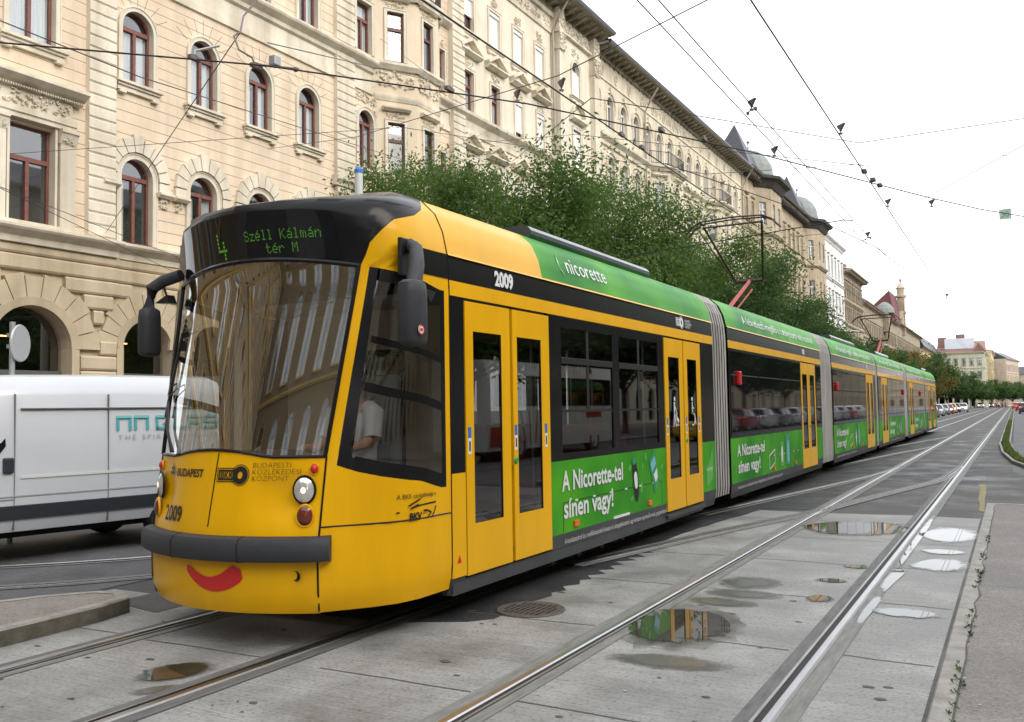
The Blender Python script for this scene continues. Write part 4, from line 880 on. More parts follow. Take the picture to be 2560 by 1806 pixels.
# ================================================================ buildings
def plaster(name, col, line=0.0, streak=0.25):
    def ex(n, p, tc):
        t = n.nodes.new('ShaderNodeTexNoise'); t.inputs['Scale'].default_value = 0.55; t.inputs['Detail'].default_value = 8; t.inputs['Roughness'].default_value = 0.68; n.links.new(tc.outputs['Object'], t.inputs['Vector'])
        mp = n.nodes.new('ShaderNodeMapping'); mp.inputs['Scale'].default_value = (2.2, 2.2, 0.13); n.links.new(tc.outputs['Object'], mp.inputs[0])
        t2 = n.nodes.new('ShaderNodeTexNoise'); t2.inputs['Scale'].default_value = 1.0; t2.inputs['Detail'].default_value = 5; n.links.new(mp.outputs[0], t2.inputs['Vector'])
        ad = n.nodes.new('ShaderNodeMath'); ad.operation = 'ADD'; n.links.new(t.outputs[0], ad.inputs[0]); n.links.new(t2.outputs[0], ad.inputs[1])
        r = n.nodes.new('ShaderNodeMapRange'); r.inputs[1].default_value = .72; r.inputs[2].default_value = 1.22; n.links.new(ad.outputs[0], r.inputs[0])
        mx = n.nodes.new('ShaderNodeMix'); mx.data_type = 'RGBA'; d = streak; mx.inputs[6].default_value = (col[0] * (1 - d), col[1] * (1 - d * 1.1), col[2] * (1 - d * 1.25), 1); mx.inputs[7].default_value = (*[min(.8, c * (1 + d * .3)) for c in col], 1); n.links.new(r.outputs[0], mx.inputs[0])
        out = mx.outputs[2]
        b = n.nodes.new('ShaderNodeBump'); b.inputs['Strength'].default_value = .25; b.inputs['Distance'].default_value = .02
        t3 = n.nodes.new('ShaderNodeTexNoise'); t3.inputs['Scale'].default_value = 28; n.links.new(tc.outputs['Object'], t3.inputs['Vector']); n.links.new(t3.outputs[0], b.inputs['Height'])
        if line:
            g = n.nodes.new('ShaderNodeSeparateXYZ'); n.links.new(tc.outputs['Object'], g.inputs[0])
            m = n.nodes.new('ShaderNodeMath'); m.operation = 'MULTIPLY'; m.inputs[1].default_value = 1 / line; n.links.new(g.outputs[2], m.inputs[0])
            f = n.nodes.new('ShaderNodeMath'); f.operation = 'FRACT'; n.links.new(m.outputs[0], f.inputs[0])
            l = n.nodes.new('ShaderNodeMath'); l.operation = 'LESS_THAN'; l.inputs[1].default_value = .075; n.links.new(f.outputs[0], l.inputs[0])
            m2 = n.nodes.new('ShaderNodeMix'); m2.data_type = 'RGBA'; n.links.new(l.outputs[0], m2.inputs[0]); n.links.new(out, m2.inputs[6]); m2.inputs[7].default_value = (*[c * .42 for c in col], 1); out = m2.outputs[2]  # groove shade painted into the base colour as dark lines
        n.links.new(out, p.inputs['Base Color']); n.links.new(b.outputs[0], p.inputs['Normal'])
    return mat(name, col, .85, extra=ex)
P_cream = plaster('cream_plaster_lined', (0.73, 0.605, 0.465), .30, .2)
P_creamu = plaster('cream_plaster', (0.7, 0.6, 0.46), 0, .16)
P_trim = plaster('pale_stone_trim', (0.7, 0.645, 0.54), 0, .3)
P_gf = plaster('sandstone_base', (0.52, 0.435, 0.31), 0, .28)
P_pale = plaster('pale_cream_plaster', (0.72, 0.665, 0.55), 0, .18)
P_pale2 = plaster('ivory_plaster', (0.64, 0.585, 0.465), 0, .25)
P_tan = plaster('sooty_tan_plaster', (0.45, 0.38, 0.28), 0, .4)
P_white = plaster('white_plaster', (0.72, 0.72, 0.72), 0, .14)
P_brown = plaster('brown_grey_plaster', (0.37, 0.32, 0.24), 0, .45)
P_yellow = plaster('yellow_plaster', (0.62, 0.52, 0.31), 0, .22)
P_green = plaster('pale_green_plaster', (0.58, 0.58, 0.45), 0, .16)
P_pink = plaster('pinkish_plaster', (0.52, 0.44, 0.36), 0, .25)
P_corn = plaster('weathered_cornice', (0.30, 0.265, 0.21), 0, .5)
def _brick(n, p, tc):
    mp = n.nodes.new('ShaderNodeMapping'); mp.inputs['Rotation'].default_value = (R(90), 0, R(90)); n.links.new(tc.outputs['Object'], mp.inputs[0])
    b = n.nodes.new('ShaderNodeTexBrick'); b.inputs['Scale'].default_value = 3; b.inputs['Color1'].default_value = (.72, .5, .17, 1); b.inputs['Color2'].default_value = (.6, .39, .12, 1); b.inputs['Mortar'].default_value = (.2, .15, .09, 1); b.inputs['Mortar Size'].default_value = .04; b.inputs['Row Height'].default_value = .3; b.inputs['Brick Width'].default_value = .8
    n.links.new(mp.outputs[0], b.inputs['Vector']); n.links.new(b.outputs[0], p.inputs['Base Color'])
P_brick = mat('yellow_brick', (.42, .26, .08), .85, extra=_brick)
W_red = mat('window_red_brown', (0.2, 0.072, 0.055), 0.5, noise=(9, .3))
W_brn = mat('window_dark_brown', (0.12, 0.05, 0.042), 0.5, noise=(9, .3))
W_wht = mat('window_white', (0.62, 0.61, 0.58), 0.5)
W_gry = mat('window_grey', (0.2, 0.19, 0.18), 0.5)
W_room = mat('room_dark', (0.2, 0.2, 0.2), 0.9)
W_curt = mat('curtain', (0.74, 0.75, 0.75), 0.9, noise=(3, .25, (1, 9, .4)))
W_shut = mat('roller_shutter_white', (0.74, 0.74, 0.74), 0.6)
G_win = glassmat('window_glass', (.86, .9, .92), 1.0, .92, ior=2.0)
M_tile = mat('roof_slate', (0.045, 0.045, 0.052), 0.45, noise=(6, .4)); M_rtile = mat('red_roof_tiles', (0.26, 0.15, 0.12), 0.8, noise=(5, .4)); M_rusty = mat('pale_rusty_roof', (0.42, 0.36, 0.31), 0.7, noise=(2, .3))
M_zinc = mat('zinc_sheet', (0.2, 0.225, 0.215), 0.6, .0, noise=(2, .25)); M_maroon = mat('maroon_roof_tiles', (0.13, 0.04, 0.042), 0.75, noise=(5, .3))
M_gut = mat('gutter_steel', (0.16, 0.165, 0.175), 0.35, .7); M_iron2 = mat('wrought_iron', (0.02, 0.02, 0.022), 0.5)
M_pipe = mat('downpipe', (0.34, 0.3, 0.25), 0.5, .2)
# local frame of a facade: (d outward, s along the street, z up)
def wall(mb, s0, s1, z0, z1, openings, mi=0, depth=.22, mr=None, d=0.0):
    """openings: (centre, width, z0, z1, arch)"""
    hs = [(c - w / 2, c + w / 2, a, b) for c, w, a, b, ar in openings]
    sub = MB(); holes_wall(sub, d, s0, s1, z0, z1, hs, mi, depth, mr)
    for c, w, a, b, ar in openings:
        if not ar: continue
        r = w / 2; n = 12; zs = b - r
        pts = [(c + r * cos(PI - PI * i / n), zs + r * sin(PI * i / n)) for i in range(n + 1)]
        for (y0, q0), (y1, q1) in zip(pts, pts[1:]):
            sub.face([(d, y0, q0), (d, y1, q1), (d, y1, b), (d, y0, b)], mi); sub.face([(d, y0, q0), (d, y1, q1), (d - depth, y1, q1), (d - depth, y0, q0)], mi if mr is None else mr)
    mb.add(sub)
def arc(c, zs, r, n=12, a0=0, a1=PI): return [(c + r * cos(a1 - (a1 - a0) * i / n), zs + r * sin(a1 - (a1 - a0) * i / n)) for i in range(n + 1)]
WM = {}
def winmesh(key, w, h, frame, arch=False, style='cross', curtain=0, seed=0, depth=.2):
    """frame mesh and pane mesh; origin at the sill centre on the wall face"""
    if key in WM: return WM[key]
    rng = random.Random(seed); fr = MB(); fw = .062; x0, x1 = -depth, -depth + .06; r = w / 2; zs = h - r if arch else h
    def bar(a, b, c, d, k=0.0): fr.box(x0, x1 + k, a, b, c, d, 0)
    bar(-r, -r + fw, 0, zs); bar(r - fw, r, 0, zs); bar(-r + fw, r - fw, 0, fw)
    if arch:
        o, i = arc(0, zs, r, 12), arc(0, zs, r - fw, 12)
        for k in range(12): fr.face([(x1, *o[k]), (x1, *o[k + 1]), (x1, *i[k + 1]), (x1, *i[k])]); fr.face([(x1, *i[k]), (x1, *i[k + 1]), (x0, *i[k + 1]), (x0, *i[k])])
    else: bar(-r + fw, r - fw, h - fw, h)
    zt = zs - .02 if arch else h * .66
    if style != 'plain':
        bar(-r + fw, r - fw, zt - .055, zt + .055, .025)
        if style == 'cross': bar(-.045, .045, fw, zt - .055, .02)
        if style == 'six': bar(-.03, .03, fw, h - fw if not arch else h - .1); bar(-r + fw, r - fw, zt * .5 - .02, zt * .5 + .02)
    # curtains and the room behind
    cx = x0 - .04
    zt2 = zs if arch else h - .04
    if curtain == 1: cw = ((-r + .05, -.02), (.02, r - .05))
    elif curtain == 2: cw = ((-r + .05, -r * .35), (r * .3, r - .05))
    elif curtain == 3: cw = ((-r + .05, r - .05),)
    elif curtain == 4: cw = ((-r + .05, -r * .45),)
    else: cw = ()
    for a, b in cw:
        n = max(4, int((b - a) / .06)); fr.grid([[(cx - .03 * (k % 2), lerp(a, b, k / n), z) for k in range(n + 1)] for z in (.05, zt2)], 1)
        if arch and curtain in (1, 3): fr.grid([[(cx - .04, lerp(-r, r, k / 8), zs + q * r * math.sqrt(max(0, 1 - (k / 4 - 1) ** 2)) * .9) for k in range(9)] for q in (0, 1)], 1)
    fr.box(-1.3, x0 - .17, -r - .02, -r, -.02, h + .02, 2); fr.box(-1.3, x0 - .17, r, r + .02, -.02, h + .02, 2); fr.box(-1.3, -1.28, -r, r, -.02, h, 2); fr.box(-1.3, x0 - .02, -r - .02, r + .02, h, h + .02, 2); fr.box(-1.3, x0 - .02, -r, r, -.03, -.005, 2); fr.box(x0 - .17, x0 - .0, -r - .03, -r - .005, 0, h, 2); fr.box(x0 - .17, x0 - .0, r + .005, r + .03, 0, h, 2)
    pm = MB(); gx = x0 + .02
    if arch: pm.face([(gx, -r, 0), (gx, r, 0), *[(gx, a, b) for a, b in reversed(arc(0, zs, r, 12))]])
    else: pm.face([(gx, -r, 0), (gx, r, 0), (gx, r, h), (gx, -r, h)])
    WM[key] = (fr.mesh('window', [frame, W_curt, W_room]), pm.mesh('pane', [G_win]))
    return WM[key]
def stamp(root, mm, s, z, rz=0.0, d=0.0, label=None):
    b = BASE[root.name]; o = put('window', mm[0], root, (d - 0 if True else 0, s - b[1], z - b[2]), rz); put('pane', mm[1], o, (0, 0, 0))
    if label: o['label'] = label
    return o
SM = {}
def sillmesh(w):
    k = 'sill%.2f' % w
    if k not in SM:
        mb = MB(); mb.box(.0, .2, -w / 2 - .1, w / 2 + .1, -.07, 0); mb.box(0, .14, -w / 2 - .06, w / 2 + .06, -.14, -.07); mb.box(0, .09, -w / 2 - .04, w / 2 + .04, -.26, -.14); mb.box(0, .13, -w / 2, -w / 2 + .2, -.33, -.26); mb.box(0, .13, w / 2 - .2, w / 2, -.33, -.26); SM[k] = mb.mesh('sill', [P_trim])
    return SM[k]
def surroundmesh(w, h, arch, t=.1, mats=None, p=.05):
    k = 'sur%.2f%.2f%d%.2f%s' % (w, h, arch, t, mats.name if mats else '')
    if k not in SM:
        mb = MB(); r = w / 2; zs = h - r if arch else h
        mb.box(.0, p, -r - t, -r, 0, zs); mb.box(0, p, r, r + t, 0, zs); mb.box(p, p + .02, -r - t, -r - t + .03, 0, zs); mb.box(p, p + .02, r + t - .03, r + t, 0, zs)
        if arch:
            o, i = arc(0, zs, r + t, 14), arc(0, zs, r, 14)
            for q in range(14): mb.face([(p, *o[q]), (p, *o[q + 1]), (p, *i[q + 1]), (p, *i[q])]); mb.face([(p, *o[q]), (p, *o[q + 1]), (0, *o[q + 1]), (0, *o[q])]); mb.face([(p, *i[q]), (p, *i[q + 1]), (0, *i[q + 1]), (0, *i[q])])
            o2 = arc(0, zs, r + t - .03, 14)
            for q in range(14): mb.face([(p + .02, *o[q]), (p + .02, *o[q + 1]), (p + .02, *o2[q + 1]), (p + .02, *o2[q])]); mb.face([(p + .02, *o[q]), (p + .02, *o[q + 1]), (p, *o[q + 1]), (p, *o[q])])
        else: mb.box(0, p, -r - t, r + t, h, h + t); mb.box(p, p + .02, -r - t, r + t, h + t - .03, h + t)
        SM[k] = mb.mesh('surround', [mats or P_trim])
    return SM[k]
def stick(root, name, me, s, z, rz=0.0, d=0.0): b = BASE[root.name]; return put(name, me, root, (d, s - b[1], z - b[2]), rz)
def stucco(mb, s0, s1, z0, z1, seed, d=0.0, mi=0, dens=1.0, M=None):
    """raised scrolls and buds filling a panel"""
    rng = random.Random(seed); w, h = s1 - s0, z1 - z0; sub = MB(); n = int(w * h * 34 * dens) + 4
    for k in range(n):
        a, b = rng.uniform(s0 + .04, s1 - .04), rng.uniform(z0 + .03, z1 - .03); r = rng.uniform(.025, .07) * min(1.4, max(.6, h / .5))
        if rng.random() < .55: sub.blob((d + .02, a, b), (.05, r * rng.uniform(.5, 1), r * rng.uniform(.5, 1)), mi, 6)
        else:
            t0 = rng.uniform(0, 6.28); q = rng.choice((-1, 1)); sub.tube([(d + .03, a + r * 1.6 * (1 - i * .14) * cos(t0 + q * i * .8), b + r * 1.6 * (1 - i * .14) * sin(t0 + q * i * .8)) for i in range(6)], [.012, .02, .022, .022, .018, .01], 5, mi)
    mb.add(sub, M)
def cornice(mb, s0, s1, prof, mi=0, M=None):
    """profile of (d, z) swept along the street"""
    sub = MB(); sub.prism(prof, s0, s1, 'y', mi); mb.add(sub, M)
def build_root(name, label, y0, cat='building', group='old apartment houses along the left side of the street', x=-20): return thing(name, label, cat, (x, y0, 0), group, local=False)
def bpart(root, mb, name, mats, **k):
    # vertices are (d, s, z) with s in world Y; shift so the root's base is the origin in x
    b = BASE[root.name]; mb.v = [(p[0] + b[0], p[1], p[2]) for p in mb.v]; return mb.build(name, mats, root, **k)
def quoin(mb, s0, s1, z0, z1, mi, pitch=.30, d=.12, tooth=True):
    z = z0
    while z < z1 - .05:
        zz = min(z + pitch, z1); mb.prism([(0, z), (d, z), (d, z + .012), (d + .035, z + .05), (d + .035, zz - .035), (d, zz - .004), (0, zz)], s0, s1, 'y', mi); z += pitch

# ------------------------------------------------- B1: cream corner building
b1r = build_root('apartment_building', 'cream rusticated building with arched red windows and a corner bay behind the tram cab', 8.8)
CB = [15.5, 17.72, 19.92, 22.11]; CA = [10.1, 12.58]
op = []
for c in CB: op += [(c, .96, 6.14, 8.40, 1), (c, .96, 10.41, 12.38, 1), (c, .92, 14.5, 16.6, 0), (c, .92, 18.5, 20.4, 0)]
for c in CA: op += [(c, 1.12, 6.2, 8.52, 0), (c, 1.15, 10.56, 12.75, 0), (c, 1.1, 14.5, 16.6, 0), (c, 1.1, 18.5, 20.4, 0)]
mb = MB(); wall(mb, 8.8, 24.4, 5.7, 22.2, op, 0, .24, 1)
opC = [(25.12, .86, 10.35, 12.5, 1), (25.05, .86, 14.66, 16.5, 0), (29.95, .7, 14.66, 16.5, 0), (29.95, .7, 10.35, 12.3, 0), (25.1, .86, 6.2, 8.3, 1), (29.95, .7, 6.2, 8.3, 0), (27.5, 1.0, 18.3, 20.2, 0)]
wall(mb, 24.4, 30.6, 5.7, 22.2, opC, 0, .24, 1)
mb.box(-9, -.02, 8.8, 8.85, 0, 22.2, 1); mb.box(-9, -.3, 30.55, 30.6, 0, 22.2, 1)
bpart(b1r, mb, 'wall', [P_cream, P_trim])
# ground floor: rusticated bands, voussoirs, shop arches
gfA = [(10.1, .98, 3.28), (12.65, .98, 3.28)] + [(c, .76, 3.39) for c in (15.87, 18.07, 20.27, 22.4, 25.2, 27.5, 29.6)]
mb = MB(); wall(mb, 8.8, 30.6, 0, 5.7, [(c, 2 * r, .55, zs + r, 1) for c, r, zs in gfA], 0, .4, 0, d=-.03)
z = .1
while z < 5.6:
    z1 = min(z + .38, 5.68); segs = [(8.8, 14.94, .07), (14.94, 30.6, .02)]; zm = (z + z1) / 2
    cut = []
    for c, r, zs in gfA:
        Rv = r + .78; hw = math.sqrt(max(0, Rv * Rv - (zm - zs) ** 2)) if zm > zs else r + .24
        if zm > zs and hw: hw = max(hw, 0)
        if hw > 0: cut.append((c - hw, c + hw))
    for a, b, dd in segs:
        cur = [(a, b)]
        for u, v in cut: cur = [q for x, y in cur for q in ((x, min(y, u)), (max(x, v), y)) if q[1] - q[0] > .04]
        for x, y in cur: mb.prism([(-.03, z + .008), (dd, z + .03), (dd + .03, z + .075), (dd + .03, z1 - .045), (dd, z1 - .0), (-.03, z1)], x + .004, y - .004, 'y', 0)
    z += .38
for c, r, zs in gfA:
    dd = .07 if c < 14.9 else .02
    n = 11
    for i in range(n):
        a0, a1 = PI * (i + .03) / n, PI * (i + .97) / n; R0, R1 = r + .2, r + .77 - (.08 if i % 2 else 0)
        q = [(c + k * cos(t), zs + k * sin(t)) for k, t in ((R0, a0), (R0, a1), (R1, a1), (R1, a0))]
        sub = MB(); sub.face([(dd + .035, *p) for p in q]); 
        for u, v in zip(q, q[1:] + q[:1]): sub.face([(dd + .035, *u), (dd + .035, *v), (-.03, *v), (-.03, *u)])
        mb.add(sub)
    o, i_ = arc(c, zs, r + .2, 18), arc(c, zs, r, 18)
    for k in range(18): mb.face([(dd + .06, *o[k]), (dd + .06, *o[k + 1]), (dd + .03, *i_[k + 1]), (dd + .03, *i_[k])]); mb.face([(dd + .06, *o[k]), (dd + .06, *o[k + 1]), (-.03, *o[k + 1]), (-.03, *o[k])]); mb.face([(dd + .03, *i_[k]), (dd + .03, *i_[k + 1]), (-.3, *i_[k + 1]), (-.3, *i_[k])])
    for sg in (-1, 1): mb.box(-.03, dd + .04, c + sg * (r + .1) - .1, c + sg * (r + .1) + .1, .5, zs)
bpart(b1r, mb, 'ground_floor_wall', [P_gf])
M_shop = mat('shop_interior', (.035, .03, .03), .9, noise=(2, .6)); M_warm = mat('shop_lamp', (1, .6, .25), .5, emit=((1, .5, .16), 5)); M_shopfr = mat('shopfront_grey', (.1, .105, .115), .5)
for c, r, zs in gfA:
    mb = MB(); x = -.32
    mb.face([(x, c - r, .55), (x, c + r, .55), *[(x, a, b) for a, b in reversed(arc(c, zs, r, 16))]], 0); w = bpart(b1r, mb, 'shop_window', [G_win])
    mb = MB(); mb.box(-2.6, -2.55, c - r - .5, c + r + .5, 0, 4.6, 0); mb.box(-2.6, -.44, c - r - .52, c - r - .5, 0, 4.6, 0); mb.box(-2.6, -.44, c + r + .5, c + r + .52, 0, 4.6, 0); mb.box(-2.6, -.44, c - r - .5, c + r + .5, 4.6, 4.62, 0); mb.box(-2.6, -.4, c - r - .5, c + r + .5, .3, .32, 0); mb.box(-.36, -.3, c - r, c + r, 2.42, 2.75, 1); mb.box(-.38, -.28, c - .03, c + .03, .55, 2.42, 1); mb.box(-.38, -.26, c - r, c + r, .5, .95, 1)
    bpart(w, mb, 'shop_frame', [M_shop, M_shopfr]) if False else None
    b = BASE[b1r.name]; mb.v = [(p[0] + b[0], p[1], p[2]) for p in mb.v]; mb.build('shop_frame', [M_shop, M_shopfr], w)
    if c < 17:
        mb = MB(); mb.box(-1.2 - 20, -1.16 - 20, c - r * .9, c + r * .35, 3.6, 3.63); mb.box(-1.9 - 20, -1.86 - 20, c - .03, c + .03, 3.1, 3.14); mb.build('lamp_strip', [M_warm], w)
# string courses
mb = MB()
for s0, s1, dd in ((8.8, 14.85, .1), (14.85, 30.6, 0)):
    cornice(mb, s0, s1, [(0, 5.66), (dd + .08, 5.68), (dd + .1, 5.82), (dd + .3, 5.95), (dd + .34, 6.0), (dd + .34, 6.06), (dd + .05, 6.13), (0, 6.13)])
cornice(mb, 8.8, 25.5, [(0, 13.16), (.07, 13.18), (.07, 13.4), (.03, 13.42), (.03, 13.92), (.12, 13.98), (.14, 14.1), (.33, 14.24), (.36, 14.3), (.36, 14.36), (.06, 14.46), (0, 14.46)])
cornice(mb, 29.5, 30.6, [(0, 13.16), (.07, 13.18), (.07, 13.4), (.03, 13.42), (.03, 13.92), (.12, 13.98), (.14, 14.1), (.33, 14.24), (.36, 14.3), (.36, 14.36), (.06, 14.46), (0, 14.46)])
cornice(mb, 8.8, 30.6, [(0, 17.5), (.1, 17.55), (.26, 17.7), (.28, 17.8), (0, 17.9)]); cornice(mb, 8.8, 30.9, [(0, 21.2), (.15, 21.3), (.2, 21.6), (.9, 21.9), (.95, 22.2), (0, 22.3)])
bpart(b1r, mb, 'string_course', [P_trim])
mb = MB(); quoin(mb, 14.0, 14.77, 6.13, 21.2, 0); quoin(mb, 23.4, 24.36, 9.7, 21.2, 0); quoin(mb, 30.6 - .02, 31.0, 5.7, 21.2, 0) if False else None
quoin(mb, 23.4, 24.36, 6.13, 9.4, 0); mb.prism([(0, 9.4), (.2, 9.4), (.22, 9.5), (.3, 9.6), (.3, 9.68), (.14, 9.74), (0, 9.74)], 23.25, 24.5, 'y', 0)
bpart(b1r, mb, 'quoin', [P_trim])
for i, c in enumerate(CB):
    for z0, h, k in ((6.14, 2.26, 'L'), (10.41, 1.97, 'U')):
        cu = {'L': [4, 2, 1, 2], 'U': [1, 1, 2, 1]}[k][i]
        stamp(b1r, winmesh('B%s%d' % (k, cu), .96, h, W_red, True, 'cross', cu), c, z0)
        stick(b1r, 'surround', surroundmesh(.96, h, True, .13 if k == 'U' else .15), c, z0)
        if k == 'U': stick(b1r, 'sill', sillmesh(1.22), c, z0 - .02)
    for z0, h in ((14.5, 2.1), (18.5, 1.9)):
        stamp(b1r, winmesh('BT%.1f' % h, .92, h, W_red, False, 'cross', 2), c, z0); stick(b1r, 'surround', surroundmesh(.92, h, False, .14), c, z0)
for c in CA:
    stamp(b1r, winmesh('AL', 1.12, 2.32, W_red, False, 'cross', 0), c, 6.2); stamp(b1r, winmesh('AU', 1.15, 2.19, W_red, False, 'cross', 1), c, 10.56); stick(b1r, 'surround', surroundmesh(1.15, 2.19, False, .14), c, 10.56); stick(b1r, 'sill', sillmesh(1.5), c, 10.54)
    for z0, h in ((14.5, 2.1), (18.5, 1.9)): stamp(b1r, winmesh('AT%.1f' % h, 1.1, h, W_red, False, 'cross', 2), c, z0)
    # aedicule of the lower window
    mb = MB()
    for sg in (-1, 1): mb.box(.0, .14, c + sg * .87 - .2, c + sg * .87 + .2, 6.2, 8.25); mb.prism([(0, 8.25), (.15, 8.25), (.22, 8.5), (.26, 8.52), (.26, 8.6), (0, 8.6)], c + sg * .87 - .23, c + sg * .87 + .23, 'y'); stucco(mb, c + sg * .87 - .2, c + sg * .87 + .2, 8.27, 8.5, 5 + sg, .16, 0, 3)
    mb.prism([(0, 8.6), (.16, 8.6), (.16, 8.7), (.2, 8.72), (.2, 8.86), (0, 8.86)], c - 1.07, c + 1.07, 'y'); mb.box(0, .1, c - 1.0, c + 1.0, 8.86, 9.3); stucco(mb, c - .98, c + .98, 8.88, 9.28, int(c * 7), .11, 0, 2.2)
    mb.prism([(0, 9.3), (.14, 9.3), (.18, 9.36), (.3, 9.42), (.42, 9.5), (.45, 9.52), (.45, 9.6), (.1, 9.68), (0, 9.68)], c - 1.25, c + 1.25, 'y')
    for k in range(40): mb.box(.18, .24, c - 1.2 + k * .061, c - 1.2 + k * .061 + .035, 9.3, 9.35)
    mb.box(.0, .1, c - .62, c - .56, 6.2, 8.6); mb.box(0, .1, c + .56, c + .62, 6.2, 8.6); mb.box(0, .16, c - 1.1, c + 1.1, 6.12, 6.2)
    bpart(b1r, mb, 'window_surround', [P_trim])
# voussoirs over the lower arched windows, with capitals
mb = MB()
for c in CB:
    r0, r1 = .66, 1.02; zs = 8.4 - .48; n = 9
    for i in range(n):
        a0, a1 = PI * (i + .05) / n, PI * (i + .95) / n; k1 = r1 + (.08 if i == n // 2 else 0)
        q = [(c + k * cos(t), zs + k * sin(t) * (1.03 if k > .8 else 1)) for k, t in ((r0, a0), (r0, a1), (k1, a1), (k1, a0))]
        mb.face([(.11, *p) for p in q])
        for u, v in zip(q, q[1:] + q[:1]): mb.face([(.11, *u), (.11, *v), (0, *v), (0, *u)])
    for sg in (-1, 1):
        for k in range(1): mb.box(0, .1, c + sg * .84 - .18, c + sg * .84 + .18, 7.62, 7.9)
        mb.prism([(0, 7.52), (.14, 7.52), (.22, 7.58), (.22, 7.64), (0, 7.64)], c + sg * .84 - .24, c + sg * .84 + .24, 'y'); stucco(mb, c + sg * .84 - .15, c + sg * .84 + .15, 7.2, 7.52, int(c * 9 + sg), .02, 0, 4)
bpart(b1r, mb, 'voussoirs', [P_trim])
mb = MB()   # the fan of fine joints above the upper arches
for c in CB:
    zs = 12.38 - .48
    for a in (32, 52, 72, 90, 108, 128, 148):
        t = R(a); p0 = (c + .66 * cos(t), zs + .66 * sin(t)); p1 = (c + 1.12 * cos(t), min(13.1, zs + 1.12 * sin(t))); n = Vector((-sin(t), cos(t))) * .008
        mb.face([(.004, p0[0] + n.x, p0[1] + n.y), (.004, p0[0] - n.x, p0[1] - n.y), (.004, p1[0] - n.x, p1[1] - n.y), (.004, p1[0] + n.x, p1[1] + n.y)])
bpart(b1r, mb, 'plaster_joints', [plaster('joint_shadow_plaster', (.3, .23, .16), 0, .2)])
# bay window (oriel): three faces
def oriel(root, faces, z0, z1, rows, mw, mt, frame, win=.62, seed=3, bands=(), rail=None, consol=True, pan=None):
    """faces: plan points (d, s) in order; rows: (z0, z1)"""
    mb = MB(); tr = MB(); pts = faces
    for (d0, s0), (d1, s1) in zip(pts, pts[1:]):
        L_ = math.hypot(d1 - d0, s1 - s0); th = math.atan2(-(d1 - d0), s1 - s0); M = Matrix.Translation((d0, s0, 0)) @ Matrix.Rotation(th, 4, 'Z')
        w = min(win, L_ * .5); sub = MB(); wall(sub, 0, L_, z0, z1, [(L_ / 2, w, a, b, 0) for a, b in rows], 0, .16, 1); mb.add(sub, M)
        for a, b in rows:
            p = M @ Vector((0, L_ / 2, a)); bb = BASE[root.name]; mm = winmesh('or%.2f%.2f%s' % (w, b - a, frame.name), w, b - a, frame, False, 'plain2', 0, 0, .14)
            o = put('window', mm[0], root, (p.x, p.y - bb[1], a), th); put('pane', mm[1], o, (0, 0, 0))
            put('surround', surroundmesh(w, b - a, False, .12, mt), root, (p.x, p.y - bb[1], a), th)
            sub = MB(); sub.prism([(0, b + .42), (.12, b + .42), (.2, b + .5), (.2, b + .56), (0, b + .58)], L_ / 2 - w / 2 - .22, L_ / 2 + w / 2 + .22, 'y'); tr.add(sub, M); stucco(tr, L_ / 2 - w / 2 - .1, L_ / 2 + w / 2 + .1, b + .14, b + .42, seed, .02, 0, 2.2, M)
        for bz0, bz1, pr, st in bands:
            sub = MB(); sub.prism([(0, bz0), (pr * .4, bz0), (pr, bz1 - .12), (pr, bz1 - .03), (0, bz1)], -pr * .4, L_ + pr * .4, 'y'); tr.add(sub, M)
            if st: stucco(tr, .08, L_ - .08, bz0 - st, bz0 - .05, seed + 1, .02, 0, 1.6, M)
        if rail:
            rb = MB(); rb.tube([(.1, 0, rail + .85), (.1, L_, rail + .85)], .025, 5); rb.tube([(.1, 0, rail + .1), (.1, L_, rail + .1)], .02, 5)
            k = 0.0
            while k < L_: rb.tube([(.1, k, rail), (.1, k, rail + .85)], .012, 4); k += .13
            q = MB(); q.add(rb, M); bpart(root, q, 'balcony_railing', [M_iron2])
    cap = [(d, s, z1) for d, s in pts]; mb.face(cap, 1)
    if consol:
        n = len(pts); m_ = (0, (pts[0][1] + pts[-1][1]) / 2)
        for k in range(4):
            za, zb = z0 - .25 * k, z0 - .25 * (k + 1); f0, f1 = 1 - .22 * k, 1 - .22 * (k + 1)
            for (d0, s0), (d1, s1) in zip(pts, pts[1:]): mb.face([(d0 * f0, lerp(m_[1], s0, f0), za), (d1 * f0, lerp(m_[1], s1, f0), za), (d1 * f1, lerp(m_[1], s1, f1), zb), (d0 * f1, lerp(m_[1], s0, f1), zb)], 1)
    bpart(root, mb, 'bay_wall', [mw, mt]); bpart(root, tr, 'bay_trim', [mt])
oriel(b1r, [(0, 25.65), (.9, 27.05), (.9, 28.56), (0, 29.5)], 9.6, 17.3, [(10.35, 12.3), (14.62, 16.5)], P_creamu, P_trim, W_brn, .66, 3, ((13.1, 13.35, .06, 0), (14.28, 14.56, .2, .7), (17.0, 17.32, .25, 0)), 17.35)
stamp(b1r, winmesh('Carch', .86, 2.15, W_red, True, 'cross', 1), 25.12, 10.35); stick(b1r, 'surround', surroundmesh(.86, 2.15, True, .14), 25.12, 10.35); stick(b1r, 'sill', sillmesh(1.1), 25.12, 10.33)
stamp(b1r, winmesh('Crect', .86, 1.84, W_red, False, 'cross', 3), 25.05, 14.66); stick(b1r, 'surround', surroundmesh(.86, 1.84, False, .14), 25.05, 14.66)
for z0 in (14.66, 10.35): stamp(b1r, winmesh('Cn%.1f' % z0, .7, 1.84 if z0 > 12 else 1.95, W_red, False, 'plain2', 3), 29.95, z0); stick(b1r, 'surround', surroundmesh(.7, 1.84, False, .12), 29.95, z0)
stamp(b1r, winmesh('C4', 1.0, 1.9, W_brn, False, 'cross', 2), 27.5, 18.3)
